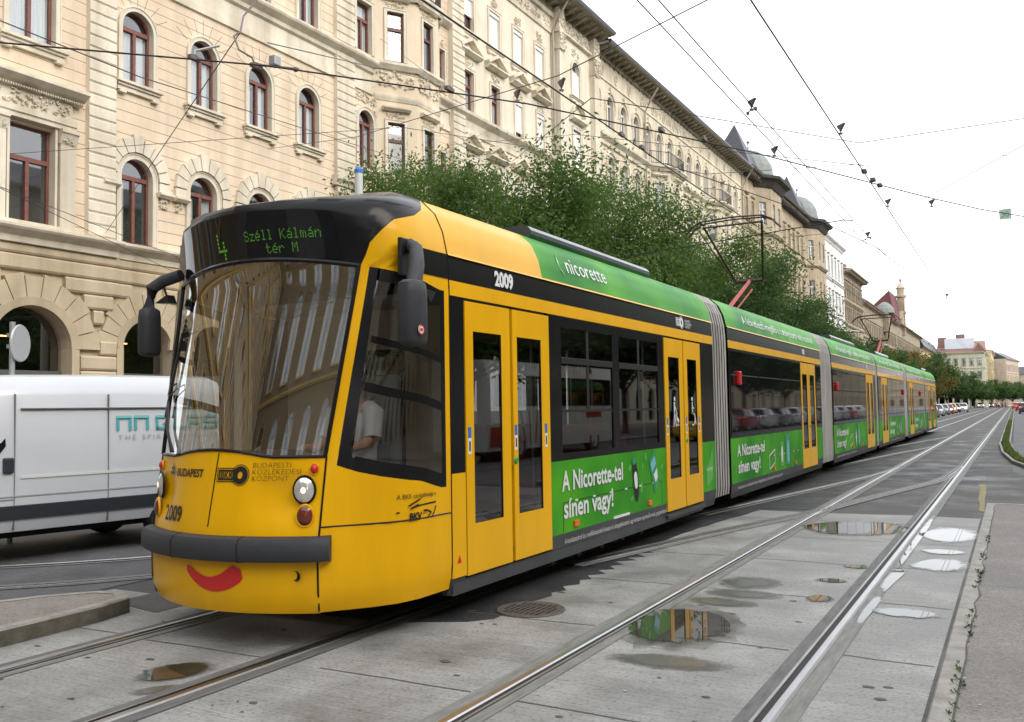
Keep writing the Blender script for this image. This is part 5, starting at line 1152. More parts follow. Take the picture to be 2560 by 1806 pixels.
mb = MB(); stucco(mb, 24.45, 25.75, 12.75, 13.15, 4, 0, 0, 3); stucco(mb, 24.42, 24.62, 11.2, 12.7, 5, 0, 0, 3); stucco(mb, 25.6, 25.78, 11.2, 12.7, 6, 0, 0, 3); stucco(mb, 24.7, 25.5, 16.62, 16.95, 8, 0, 0, 3); stucco(mb, 29.6, 30.3, 16.62, 16.95, 9, 0, 0, 3)
bpart(b1r, mb, 'stucco_ornament', [P_trim])
mb = MB(); mb.prism([(-.3, 22.3), (.9, 22.25), (-6, 26)], 8.8, 30.9, 'y'); bpart(b1r, mb, 'roof', [M_tile])
# ------------------------------------------------- B2: pale house with triangular pediments and shutters
b2r = build_root('apartment_building', 'pale cream house with triangular window pediments and white roller shutters', 30.6)
CD = [32.18, 34.45, 36.68, 38.9]; op = []
for c in CD: op += [(c, .78, 6.2, 8.2, 0), (c, .78, 10.3, 12.25, 0), (c, .78, 14.42, 16.28, 0), (c, .92, 18.02, 19.72, 0)]
mb = MB(); wall(mb, 30.6, 40.35, 5.7, 22.3, op, 0, .24, 1); wall(mb, 30.6, 40.35, 0, 5.7, [(c, 1.6, .5, 4.2, 1) for c in CD], 0, .3, 1); mb.face([(0, 30.6, 5.7), (.25, 30.6, 5.7), (.25, 30.6, 21), (0, 30.6, 21)], 1); bpart(b2r, mb, 'wall', [P_pale, P_pale])
mb = MB(); quoin(mb, 30.62, 31.55, 6.1, 21.2, 0, .3, .2); bpart(b2r, mb, 'quoin', [P_trim])
mb = MB(); cornice(mb, 30.6, 40.4, [(0, 5.7), (.2, 5.75), (.3, 6), (0, 6.1)]); cornice(mb, 30.55, 40.4, [(0, 13.5), (.08, 13.52), (.08, 13.7), (.14, 14.0), (.36, 14.2), (.38, 14.32), (.05, 14.4), (0, 14.4)]); cornice(mb, 31.5, 40.35, [(0, 20.85), (.08, 20.87), (.1, 21.0), (.02, 21.05), (.02, 21.7), (.1, 21.75), (.16, 21.95), (0, 21.98)])
for k in range(60): mb.box(.1, .17, 31.5 + k * .148, 31.5 + k * .148 + .08, 21.72, 21.82)
stucco(mb, 31.6, 40.3, 21.1, 21.65, 11, .02, 0, .9)
bpart(b2r, mb, 'string_course', [P_trim])
for c in CD:
    for z0, h in ((14.42, 1.86), (10.3, 1.95)):
        mb = MB(); stick(b2r, 'surround', surroundmesh(.78, h, False, .13, P_trim), c, z0); stucco(mb, c - .4, c + .4, z0 + h + .16, z0 + h + .55, int(c * 3), .0, 0, 2)
        zp = z0 + 2.5; mb.prism([(0, zp), (.16, zp), (.3, zp + .1), (.3, zp + .16), (0, zp + .18)], c - .85, c + .85, 'y')
        for sg in (-1, 1):
            sub = MB(); sub.box(0, .28, 0, .98, 0, .13); mb.add(sub, Matrix.Translation((0, c - .86 if sg > 0 else c + .86, zp + .18)) @ Matrix.Rotation(0 if sg > 0 else PI, 4, 'Z') @ Matrix.Rotation(R(29), 4, 'X') if sg > 0 else Matrix.Translation((.28, c + .86, zp + .18)) @ Matrix.Rotation(PI, 4, 'Z') @ Matrix.Rotation(R(29), 4, 'X'))
        mb.prism([(c - .55, zp + .18), (c + .55, zp + .18), (c, zp + .5)], .0, .05, 'x'); bpart(b2r, mb, 'window_pediment', [P_trim])
    stick(b2r, 'surround', surroundmesh(.92, 1.7, False, .14, P_trim), c, 18.02); stick(b2r, 'sill', sillmesh(1.3), c, 18.0); mb = MB(); stucco(mb, c - .35, c + .35, 19.95, 20.4, int(c * 5), .02, 0, 2.4); bpart(b2r, mb, 'stucco_ornament', [P_trim])
mshut = {}
def shutter(root, c, z0, w, h, part_=1.0, d=-.06):
    mb = MB(); mb.box(d - .04, d, c - w / 2 + .01, c + w / 2 - .01, z0 + h * (1 - part_), z0 + h); mb.box(d - .02, d + .06, c - w / 2, c + w / 2, z0 + h - .18, z0 + h - .005)
    for k in range(int(h * part_ / .05)): mb.box(d, d + .004, c - w / 2 + .02, c + w / 2 - .02, z0 + h - k * .05 - .03, z0 + h - k * .05)
    return bpart(root, mb, 'roller_shutter', [W_shut])
for i, c in enumerate(CD):
    stamp(b2r, winmesh('Dl', .78, 1.86, W_red, False, 'plain2', 2), c, 14.42); stamp(b2r, winmesh('Dm', .78, 1.95, W_red, False, 'plain2', 3), c, 10.3); stamp(b2r, winmesh('Db', .78, 2.0, W_red, False, 'plain2', 3), c, 6.2); stamp(b2r, winmesh('Du', .92, 1.7, W_brn, False, 'cross', 0), c, 18.02)
    shutter(b2r, c, 18.02, .92, 1.7, .55 if i == 0 else 1.0)
    if i > 1: shutter(b2r, c, 14.42, .78, 1.86, .8 if i == 2 else .95); shutter(b2r, c, 10.3, .78, 1.95, .7)
# ------------------------------------------------- B3: long house with bracketed eaves (runs on from B2)
b3r = build_root('apartment_building', 'long ivory house with a bracketed eave, rows of arched windows and two balconies', 40.35)
CF = [45.75 + 2.075 * k for k in range(15)]; op = []
for c in CF: op += [(c, .9, 6.2, 8.2, 1), (c, .9, 10.3, 12.3, 1), (c, .9, 14.3, 16.28, 1), (c, .9, 17.95, 19.84, 1)]
opE = [(42.9, .95, 18.3, 20.22, 1), (42.9, .9, 14.4, 16.5, 0), (42.9, .9, 10.3, 12.3, 0)]
mb = MB(); wall(mb, 40.35, 45.45, 5.7, 22.3, opE, 1, .26, 1, d=.12); wall(mb, 45.45, 77.0, 5.7, 22.3, op, 0, .26, 1); wall(mb, 40.35, 77, 0, 5.7, [(41.2 + 2.1 * k, 1.5, .5, 4.2, 1) for k in range(17)], 0, .3, 1)
for s_ in (40.35, 45.45): mb.face([(0, s_, 5.7), (.12, s_, 5.7), (.12, s_, 22.3), (0, s_, 22.3)], 1)
mb.face([(0, 77, 0), (-8, 77, 0), (-8, 77, 22), (0, 77, 22)], 0); bpart(b3r, mb, 'wall', [P_pale2, P_pale])
mb = MB()
for s0, s1 in ((40.4, 40.98), (44.75, 45.42)):
    mb.box(.12, .42, s0, s1, 6.2, 20.1); mb.box(.12, .5, s0 - .08, s1 + .08, 21.0, 21.2); stucco(mb, s0 - .08, s1 + .08, 20.1, 21.0, int(s0), .46, 0, 4); mb.box(.12, .46, s0 - .04, s1 + .04, 20.1, 20.18); mb.box(.12, .44, s0, s1, 20.1, 21.0)
    mb.box(.12, .44, s0 - .02, s1 + .02, 21.2, 22.3); stucco(mb, s0, s1, 21.3, 22.1, int(s0) + 1, .45, 0, 2)
cornice(mb, 40.35, 45.45, [(.12, 21.2), (.3, 21.24), (.3, 21.34), (.16, 21.36), (.16, 22.1), (.12, 22.1)]); stucco(mb, 41.1, 44.7, 21.42, 22.05, 21, .16, 0, 1.1)
cornice(mb, 40.35, 77, [(0, 5.7), (.2, 5.75), (.3, 6), (0, 6.1)]); cornice(mb, 45.4, 77, [(0, 16.75), (.1, 16.8), (.12, 17.0), (.34, 17.2), (.36, 17.3), (0, 17.38)]); cornice(mb, 45.45, 77, [(0, 20.62), (.07, 20.64), (.07, 20.74), (0, 20.76)]); cornice(mb, 45.4, 77, [(0, 13.2), (.15, 13.3), (.2, 13.5), (0, 13.6)])
for i, c in enumerate(CF):
    sub = MB(); n = 20; sub.grid([[(k, c - 1.03 + (.2 + t) * cos(2 * PI * j / n), 21.18 + (.27 + t) * sin(2 * PI * j / n)) for j in range(n + 1)] for k, t in ((0, .06), (.05, .05), (.05, 0), (0, -.01))]); mb.add(sub); stucco(mb, c - 1.15, c - .9, 21.0, 21.35, i, .0, 0, 1.5)
    if 3 < i < 9: stucco(mb, c - .75, c + .55, 20.95, 21.4, 40 + i, .0, 0, .9)
    for z1 in (19.84, 16.28, 12.3):
        zs = z1 - .45; sub = MB(); o, i2 = arc(c, zs, .78, 12, R(-12), R(192)), arc(c, zs, .70, 12, R(-12), R(192))
        for k in range(12): sub.face([(.09, *o[k]), (.09, *o[k + 1]), (.09, *i2[k + 1]), (.09, *i2[k])]); sub.face([(.09, *o[k]), (.09, *o[k + 1]), (0, *o[k + 1]), (0, *o[k])]); sub.face([(.09, *i2[k]), (.09, *i2[k + 1]), (0, *i2[k + 1]), (0, *i2[k])])
        mb.add(sub); mb.box(0, .14, c - .05, c + .05, zs + .62, zs + 1.0); 
        for sg in (-1, 1): mb.blob((.03, c + sg * .72, zs - .3), (.06, .07, .22), 0, 6)
bpart(b3r, mb, 'stucco_trim', [P_trim])
for i, c in enumerate(CF):
    for z0, h in ((17.95, 1.89), (14.3, 1.98), (10.3, 2.0)): stamp(b3r, winmesh('F%.2f%d' % (h, i % 2), .9, h, W_wht, True, 'cross', 4 if i % 2 else 2), c, z0); stick(b3r, 'surround', surroundmesh(.9, h, True, .12, P_trim), c, z0)
for z0, h, a in ((18.3, 1.92, 1), (14.4, 2.1, 0), (10.3, 2.0, 0)):
    stamp(b3r, winmesh('E%.1f' % h, .95 if a else .9, h, W_wht, bool(a), 'cross', 3), 42.9, z0, d=.12); stick(b3r, 'surround', surroundmesh(.95 if a else .9, h, bool(a), .16, P_trim), 42.9, z0, d=.12); stick(b3r, 'sill', sillmesh(1.4), 42.9, z0 - .02, d=.12)
    mb = MB(); mb.box(.05, .09, 42.44, 43.36, z0, z0 + h * (.68 if a else .95)); bpart(b3r, mb, 'roller_shutter', [W_shut])
mb = MB(); stucco(mb, 42.4, 43.4, 20.5, 20.95, 33, .13, 0, 2); mb.prism([(.12, 16.9), (.3, 16.9), (.42, 17.0), (.42, 17.1), (.12, 17.12)], 42.0, 43.8, 'y')
o, i2 = arc(42.9, 17.1, .9, 12, R(15), R(165)), arc(42.9, 17.1, .78, 12, R(15), R(165))
for k in range(12): mb.face([(.36, *o[k]), (.36, *o[k + 1]), (.36, *i2[k + 1]), (.36, *i2[k])]); mb.face([(.36, *i2[k]), (.36, *i2[k + 1]), (.12, *i2[k + 1]), (.12, *i2[k])])
bpart(b3r, mb, 'window_pediment', [P_trim])
for s0 in (54.9, 66.6):
    oriel(b3r, [(0, s0 - .7), (.95, s0 + .5), (.95, s0 + 3.2), (0, s0 + 4.4)], 9.6, 17.3, [(10.4, 12.4), (14.2, 16.2)], P_pale2, P_trim, W_wht, .7, int(s0), ((13.2, 13.5, .12, 0), (17.0, 17.35, .35, .5)), 17.4)
# eaves over B2 and B3: soffit, brackets, gutter
def eave(root, s0, s1, zw, ze, out, pitch, name='eave', col=P_corn, step=None):
    mb = MB(); mb.prism([(0, zw - .35), (.12, zw - .35), (.16, zw - .15), (.16, zw), (0, zw)], s0, s1, 'y'); mb.face([(0, s0, zw + .02), (out, s0, ze), (out, s1, ze), (0, s1, zw + .02)][::-1])
    k = s0 + .2
    while k < s1 - .1:
        mb.prism([(.0, zw - .42), (.1, zw - .42), (.2, zw - .22), (out * .75, ze - .18), (out * .85, ze - .05), (out * .85, ze + .0), (0, zw + .0)], k - .09, k + .09, 'y'); mb.blob((out * .55, k + pitch / 2, (zw + ze) / 2 - .05), .08, 0, 6); k += pitch
    bpart(root, mb, name, [col])
    mb = MB(); mb.prism([(out - .02, ze - .02), (out + .1, ze + .0), (out + .16, ze + .12), (out + .12, ze + .2), (out - .02, ze + .2)], s0, s1, 'y'); bpart(root, mb, 'gutter', [M_gut])
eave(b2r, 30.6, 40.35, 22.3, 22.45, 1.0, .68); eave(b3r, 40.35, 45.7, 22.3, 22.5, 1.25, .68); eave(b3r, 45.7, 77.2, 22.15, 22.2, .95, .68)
for rt, s0, s1, o_, z_ in ((b2r, 30.6, 40.35, 1.0, 22.6), (b3r, 40.35, 45.7, 1.25, 22.65), (b3r, 45.7, 77.2, .95, 22.35)):
    mb = MB(); mb.face([(o_ + .1, s0, z_), (o_ + .1, s1, z_), (-6, s1, 26), (-6, s0, 26)]); mb.face([(o_ + .1, s1, z_), (-6, s1, 26), (-6, s1, 22)]); mb.face([(o_ + .1, s0, z_), (-6, s0, 22), (-6, s0, 26)]); bpart(rt, mb, 'roof', [M_tile])
for rt, s_, ztop, d_ in ((b2r, 40.2, 22.4, .7), (b3r, 53.3, 21.9, .5), (b3r, 76.8, 22.0, .7)):
    mb = MB(); mb.tube([(1.0, s_ + .15, ztop + .1), (.5, s_ + .05, ztop - .7), (.14, s_, ztop - 1.4), (.14, s_, 18), (.14, s_ + .03, 6), (.14, s_, 0)], .065, 8); bpart(rt, mb, 'downpipe', [M_pipe])
# ------------------------------------------------- generic rows further down the street and opposite
def simple_house(name, label, y0, y1, h, wallm, trim, rows, pitch, frame, win=(.95, 1.9), eaves=.7, roofm=None, roofh=3.2, x=-20, rz=0.0, arch_top=False, group='old apartment houses along the left side of the street', bays=(), brackets=False, peds=False, chim=0, white=False, depth=9, gf=True, strings=True):
    root = thing(name, label, 'building', (x, y0, 0), group, local=True, rz=rz); L_ = y1 - y0
    def bp(mb, nm, ms): return mb.build(nm, ms, root)
    n = max(1, int(L_ / pitch)); cs_ = [(L_ - (n - 1) * pitch) / 2 + k * pitch for k in range(n)]
    op = [(c, win[0], z, z + win[1], arch_top) for c in cs_ for z in rows]
    mb = MB(); g0 = 4.6 if gf else 0.0; wall(mb, 0, L_, g0, h, op, 0, .24, 0)
    if gf: wall(mb, 0, L_, 0, g0, [(c, min(1.7, pitch * .7), .4, 3.6, 1) for c in cs_], 0, .3, 0)
    for s_ in (0, L_): mb.face([(0, s_, 0), (-depth, s_, 0), (-depth, s_, h), (0, s_, h)], 0)
    mb.face([(-depth, 0, 0), (-depth, L_, 0), (-depth, L_, h), (-depth, 0, h)], 0); bp(mb, 'wall', [wallm])
    tr = MB()
    if strings:
        for z in [4.5] + [r - .9 for r in rows[1:]]: tr.prism([(0, z), (.1, z + .03), (.22, z + .18), (.22, z + .26), (0, z + .3)], 0, L_, 'y')
    tr.prism([(0, h - .6), (.1, h - .55), (.2, h - .3), (eaves, h - .12), (eaves + .03, h), (0, h)], -.02, L_ + .02, 'y')
    if brackets:
        k = .2
        while k < L_: tr.box(.02, eaves * .8, k, k + .16, h - .42, h - .1); k += .55
    for c in cs_:
        for z in rows:
            tr.prism([(0, z - .16), (.14, z - .12), (.16, z), (0, z)], c - win[0] / 2 - .12, c + win[0] / 2 + .12, 'y'); tr.box(0, .06, c - win[0] / 2 - .12, c - win[0] / 2, z, z + win[1]); tr.box(0, .06, c + win[0] / 2, c + win[0] / 2 + .12, z, z + win[1])
            if peds: tr.prism([(c - .8, z + win[1] + .3), (c + .8, z + win[1] + .3), (c, z + win[1] + .75)], 0, .22, 'x')
            elif not arch_top: tr.prism([(0, z + win[1] + .22), (.16, z + win[1] + .26), (.2, z + win[1] + .36), (0, z + win[1] + .38)], c - win[0] / 2 - .18, c + win[0] / 2 + .18, 'y')
    bp(tr, 'cornice', [trim])
    mm = winmesh('s%s%.2f%.2f%d' % (frame.name, *win, arch_top), win[0], win[1], frame, arch_top, 'cross', 2, 1)
    for c in cs_:
        for z in rows: o = put('window', mm[0], root, (0, c, z)); put('pane', mm[1], o, (0, 0, 0))
    if roofm:
        mb = MB(); e = eaves + .05; mb.face([(e, 0, h + .02), (e, L_, h + .02), (-depth * .5, L_, h + roofh), (-depth * .5, 0, h + roofh)]); mb.face([(-depth, 0, h), (-depth, L_, h), (-depth * .5, L_, h + roofh), (-depth * .5, 0, h + roofh)]); mb.face([(e, 0, h + .02), (-depth, 0, h), (-depth * .5, 0, h + roofh)]); mb.face([(e, L_, h + .02), (-depth, L_, h), (-depth * .5, L_, h + roofh)])
        bp(mb, 'roof', [roofm])
    for k in range(chim): mb = MB(); c = L_ * (k + .12) / max(1, chim); mb.box(-2.2, -1.2, c, c + 1.3, h - .2, h + 1.9); mb.box(-2.3, -1.1, c - .1, c + 1.4, h + 1.9, h + 2.15); bp(mb, 'chimney', [P_pink])
    return root, bp
LG = 'old apartment houses along the left side of the street'
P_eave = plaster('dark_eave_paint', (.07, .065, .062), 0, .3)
gr, gp = simple_house('apartment_building', 'sooty tan corner house with two domed bay towers and dark pyramid roofs', 77.2, 112, 22.6, P_tan, P_tan, (5.6, 9.6, 13.6, 18.2), 2.15, W_wht, (.85, 2.0), .9, M_tile, 2.0, brackets=True, peds=False)
mb = MB(); mb.prism([(.06, 22.05), (.5, 22.2), (.95, 22.42), (1.0, 22.66), (0, 22.66)], -.05, 34.85, 'y')
for k in range(58): mb.box(.05, .7, .2 + k * .6, .4 + k * .6, 21.9, 22.1)
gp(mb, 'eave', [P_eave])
for s0, sp, wid in ((4.0, 2.2, 7.4), (26.2, -2, 7.8)):
    pts = [(0, s0), (1.2, s0 + 1.6), (1.2, s0 + wid - 1.6), (0, s0 + wid)]; mb = MB()
    for (d0, s_0), (d1, s_1) in zip(pts, pts[1:]):
        Lf = math.hypot(d1 - d0, s_1 - s_0); M = Matrix.Translation((d0, s_0, 0)) @ Matrix.Rotation(math.atan2(-(d1 - d0), s_1 - s_0), 4, 'Z'); nw = 1 if Lf < 3 else 2; sub = MB()
        wall(sub, 0, Lf, 9.2, 22.3, [(Lf * (k + .5) / nw, .8, z, z + 2.1, 0) for k in range(nw) for z in (9.8, 13.6, 18.2)], 0, .18, 0)
        for z in (13.0, 17.4): sub.prism([(0, z - .3), (.1, z - .25), (.28, z - .05), (.28, z + .04), (0, z + .06)], -.05, Lf + .05, 'y')
        sub.prism([(0, 21.6), (.15, 21.7), (.5, 22.2), (.9, 22.35), (.95, 22.6), (0, 22.7)], -.2, Lf + .2, 'y', 1); mb.add(sub, M)
        for k in range(nw):
            for z in (9.8, 13.6, 18.2):
                p = M @ Vector((0, Lf * (k + .5) / nw, z)); mm = winmesh('gbay', .8, 2.1, W_wht, False, 'cross', 2); o = put('window', mm[0], gr, p, math.atan2(-(d1 - d0), s_1 - s_0)); put('pane', mm[1], o, (0, 0, 0))
    mb.face([(d, s_, 9.2) for d, s_ in pts], 0); mb.face([(d * 1.3, s_, 22.68) for d, s_ in pts], 1); gp(mb, 'bay_tower', [P_tan, P_eave])
    mb = MB(); c = s0 + wid / 2 + 1.2; mb.lathe([(2.3, 22.6), (2.35, 23.6), (2.2, 24.6), (1.8, 25.4), (1.1, 26.1), (.4, 26.4), (0, 26.45)], 18, (-1.6, c, 0)); mb.lathe([(.07, 26.3), (.06, 27.1), (.18, 27.25), (.04, 27.4), (.03, 27.9), (0, 28)], 8, (-1.6, c, 0)); gp(mb, 'dome', [M_zinc])
    mb = MB(); c = s0 + 1.6; q = [(.4, c - 2.9, 22.5), (.4, c + 2.6, 22.5), (-4.6, c + 2.6, 22.5), (-4.6, c - 2.9, 22.5)]; ap = (-2.0, c, 28.2)
    for a, b in zip(q, q[1:] + q[:1]): mb.face([a, b, ap])
    gp(mb, 'pyramid_roof', [M_tile])
simple_house('apartment_building', 'bright white house with tall narrow dark windows', 112, 130, 23.0, P_white, P_white, (5.6, 9.6, 13.8, 18.4), 2.5, W_gry, (.9, 2.3), .5, M_tile, 1.6, group=LG, peds=True)
simple_house('apartment_building', 'brown grey house with a heavy dark cornice and two chimneys beside the white house', 130, 147, 20.4, P_brown, P_brown, (5.2, 9.2, 13.4, 16.8), 1.7, W_gry, (.8, 2.0), 1.1, M_tile, .8, group=LG, brackets=True, chim=2)
ir, ip = simple_house('apartment_building', 'grey brown house under a sloping pale rusty roof', 147, 193, 17.6, P_brown, P_brown, (5.0, 8.8, 12.8), 2.1, W_gry, (.85, 2.0), .8, M_rusty, 3.6, group=LG, brackets=True)
mb = MB(); mb.box(-.5, 1.0, 24.5, 27.5, 14.5, 17.9, 0); mb.lathe([(1.7, 17.9), (1.6, 18.6), (1.1, 19.4), (.4, 19.9), (0, 20)], 12, (.2, 26, 0), 1); ip(mb, 'bay_tower', [P_brown, M_zinc])
jr, jp = simple_house('apartment_building', 'ochre house with a maroon tiled gable and a slim stone gable tower', 193, 244, 17.8, P_brown, P_brown, (5.0, 8.8, 12.8), 2.3, W_gry, (.9, 2.0), .8, M_tile, 2.0, group=LG)
mb = MB(); mb.face([(.2, -1.5, 17.8), (.2, 11, 17.8), (-1, 11, 24.2), (-1, -1.5, 24.2)]); mb.face([(-8, -1.5, 17.8), (-8, 11, 17.8), (-1, 11, 24.2), (-1, -1.5, 24.2)]); mb.face([(.2, -1.5, 17.8), (-8, -1.5, 17.8), (-1, -1.5, 24.2)]); jp(mb, 'gable_roof', [M_maroon])
mb = MB(); mb.box(-.8, .6, 10.6, 12.2, 16, 24); mb.box(-1, .8, 10.4, 12.4, 20.5, 21); mb.lathe([(1.1, 24), (1.2, 24.4), (.7, 24.6), (.8, 25.8), (.95, 26), (.4, 26.8), (.12, 27.2), (.25, 27.8), (.05, 28), (.04, 29.2), (0, 29.3)], 10, (-.1, 11.4, 0)); mb.prism([(7, 17.8), (15.5, 17.8), (13, 21), (9.5, 21)], -.5, .4, 'x'); jp(mb, 'gable_tower', [P_tan])
kr, kp = simple_house('apartment_building', 'yellow house with a steep black mansard roof at the far end of the row', 244, 300, 15.4, P_yellow, P_yellow, (5.0, 8.6, 12.2), 3, W_gry, (1.0, 1.8), .5, None, group=LG)
mb = MB(); mb.prism([(.7, 15.4), (.9, 15.9), (-.8, 19.2), (-8, 19.4), (-9.4, 15.4)], -.3, 56.3, 'y'); kp(mb, 'mansard_roof', [M_tile])
# far square: corner house facing the street, with a blank white billboard on its roof
def turned(name, label, x, y, w, h, wallm, rows, pitch, rz, roofm, roofh, frame=W_gry, win=(1.1, 2.1), depth=14, **k): return simple_house(name, label, 0, w, h, wallm, wallm, rows, pitch, frame, win, .6, roofm, roofh, x=x, rz=rz, group='buildings closing the far end of the street', depth=depth, **k)
def placed(name, label, x, y, *a, **k):
    r, bp = turned(name, label, x, y, *a, **k); r.location = (x, y, 0); return r, bp
fr_, fp = placed('corner_building', 'pale green corner house with red roof and blank white billboard', -20.5, 300, 13.2, 16.6, P_green, (4.8, 8.6, 12.6), 2.1, R(-90), M_rtile, 4.2, depth=30)
mb = MB(); mb.box(-1.6, -1.4, 2.6, 10.6, 17.9, 21.0); fp(mb, 'billboard', [mat('blank_billboard', (.62, .66, .72), .5)]); mb = MB(); mb.box(-5, -3.5, .6, 3.0, 18.5, 21.6); mb.box(-6, -4.2, 5.6, 8, 19.5, 22.4); fp(mb, 'chimney', [M_rtile])
placed('side_house', 'pale green side wing of the corner house facing right', -7.25, 300.3, 28, 16.5, P_green, (4.8, 8.6, 12.6), 3.0, 0.0, M_rtile, 3.0, depth=3)
placed('apartment_house', 'ochre house with a flat cornice right of the far corner house', -6.1, 332, 40, 18.6, P_yellow, (5, 9, 13.2), 3.2, 0.0, M_rtile, 1.0, depth=10)
placed('apartment_house', 'pink and brown house at the very end of the street', -2.2, 375, 30, 17.5, P_pink, (5, 9, 13), 3, R(-8), M_tile, 3.2, depth=10)
placed('apartment_house', 'low tan house hidden behind the trees where the street ends', 2, 420, 60, 13, P_tan, (4, 8), 4, R(-80), M_tile, 3, depth=10)
simple_house('brick_building', 'yellow and red brick building closing the street behind the viewer', 0, 44, 24, P_brick, P_brick, (1.6, 9.0, 16.5), 6.0, W_wht, (2.6, 5.6), .7, M_rtile, 3, rz=R(90), arch_top=True, gf=False, group='houses behind the viewer')[0].location = (24, -36, 0)
# yellow brick house behind the viewer on the left, mirrored in the windscreen; houses opposite, mirrored in the tram side
simple_house('brick_building', 'yellow brick building with tall arched windows mirrored in the windscreen', -35.9, 4.5, 24, P_brick, P_brick, (1.6, 7.2, 13.0, 18.6), 3.3, W_gry, (1.5, 4.2), .7, M_tile, 3, arch_top=True, gf=False, group=LG)
OG = 'houses opposite, mirrored in the tram'
for k, (a, b, h, m, f) in enumerate(((-30, -4, 20, P_pale, W_red), (-4, 24, 21, P_tan, W_brn), (24, 58, 19, P_brown, W_gry), (58, 95, 21, P_pale2, W_wht), (95, 150, 20, P_tan, W_gry), (150, 260, 19, P_brown, W_gry))):
    simple_house('house_opposite', ['pale house opposite with red windows', 'tan house opposite with brown windows', 'brown house opposite mirrored in the first tram cars', 'ivory house opposite with white windows', 'tan house opposite mirrored near the tram end', 'long brown house opposite past the tram end'][k], 0, b - a, h, m, m, (5.2, 9.2, 13.2), 3.4 if k < 4 else 5.5, f, (1.1, 2.1), .8, M_tile, 3, x=24, rz=PI, group=OG)[0].location = (24, b, 0)
# ================================================================ trees
M_bark = mat('bark', (0.075, 0.06, 0.048), 0.9, noise=(8, .4), bump=(30, .6))
def leafmat(name, col, tr):
    m = bpy.data.materials.new(name); m.use_nodes = True; n = m.node_tree; p = n.nodes['Principled BSDF']; p.inputs['Roughness'].default_value = .5; p.inputs['Specular IOR Level'].default_value = .15
    g = n.nodes.new('ShaderNodeNewGeometry'); mx = n.nodes.new('ShaderNodeMix'); mx.data_type = 'RGBA'
    mx.inputs[6].default_value = (*[c * .6 for c in col], 1); mx.inputs[7].default_value = (col[0] * 1.7, col[1] * 1.35, col[2] * 1.1, 1); n.links.new(g.outputs['Random Per Island'], mx.inputs[0]); n.links.new(mx.outputs[2], p.inputs['Base Color'])
    t = n.nodes.new('ShaderNodeBsdfTranslucent'); t.inputs[0].default_value = (*tr, 1); ms = n.nodes.new('ShaderNodeMixShader'); ms.inputs[0].default_value = .3; o = n.nodes['Material Output']
    n.links.new(p.outputs[0], ms.inputs[1]); n.links.new(t.outputs[0], ms.inputs[2]); n.links.new(ms.outputs[0], o.inputs[0]); MATS[name] = m; return m
L_mid = leafmat('leaves_green', (.06, .118, .036), (.15, .28, .05)); L_dark = leafmat('leaves_dark', (.042, .092, .035), (.11, .21, .045)); L_yel = leafmat('leaves_yellowing', (.11, .105, .03), (.25, .2, .05))
def tree_meshes(seed, h, r, nleaf, size, lm, zb=.33):
    rg = random.Random(seed); tr = MB(); zc = h * zb
    tr.tube([(0, 0, 0), (rg.uniform(-.1, .1), rg.uniform(-.1, .1), zc * .6), (rg.uniform(-.15, .15), rg.uniform(-.15, .15), zc * 1.1)], [.17, .13, .11], 8)
    tips = []
    for k in range(15):
        a = 2.4 * k + rg.uniform(-.4, .4); el = rg.uniform(.25, 1.45); L_ = (r * cos(el) + (h - zc) * .92 * sin(el)) * rg.uniform(.72, 1.08)
        p = Vector((0, 0, zc * rg.uniform(.8, 1.1))); d = Vector((cos(a) * cos(el), sin(a) * cos(el), sin(el))); pts = [p]
        for i in range(5): d = (d + Vector((rg.uniform(-.25, .25), rg.uniform(-.25, .25), rg.uniform(-.08, .16)))).normalized(); pts.append(pts[-1] + d * L_ / 5)
        tr.tube(pts, [.075, .055, .04, .028, .016, .008], 5)
        for i in (2, 3, 4, 5):
            tips.append((pts[i], d, 1.0))
            for q in range(4):
                dd = (d + Vector((rg.uniform(-1, 1), rg.uniform(-1, 1), rg.uniform(-.5, .8)))).normalized(); e = pts[i] + dd * rg.uniform(.5, 1.25) * r * .3
                tr.tube([pts[i], (pts[i] + e) / 2 + Vector((0, 0, .06)), e], [.014, .01, .004], 4, 0, False); tips.append((e, dd, .8)); tips.append(((pts[i] + e) / 2, dd, .7))
    cr = MB(); per = max(4, int(nleaf / len(tips)))
    for c, d, k in tips:
        sp = r * .17 * rg.uniform(.6, 1.25)
        for i in range(int(per * rg.uniform(.5, 1.5))):
            p = c + Vector((rg.gauss(0, sp), rg.gauss(0, sp), rg.gauss(0, sp * .7))); n = Vector((rg.gauss(0, 1), rg.gauss(0, 1), rg.gauss(.5, .8))).normalized()
            t = n.cross(Vector((rg.gauss(0, 1), rg.gauss(0, 1), rg.gauss(-.8, .6)))).normalized(); b = n.cross(t); s = size * rg.uniform(.6, 1.3)
            cr.face([p - t * s, p + b * s * .42, p + t * s, p - b * s * .42])
    return tr.mesh('trunk', [M_bark], smooth=60), cr.mesh('crown', [lm])
TM = [tree_meshes(11, 9.0, 3.1, 72000, .08, L_mid, .3), tree_meshes(12, 11.2, 3.7, 98000, .082, L_mid, .3), tree_meshes(13, 11.6, 3.8, 84000, .095, L_dark, .28), tree_meshes(14, 10.2, 3.6, 40000, .16, L_dark, .28), tree_meshes(15, 9.3, 3.4, 14000, .22, L_yel, .3), tree_meshes(16, 10, 3.7, 18000, .22, L_dark, .24)]
TL = {0: 'small leafy street tree nearest the tram cab', 1: 'tall leafy street tree'}
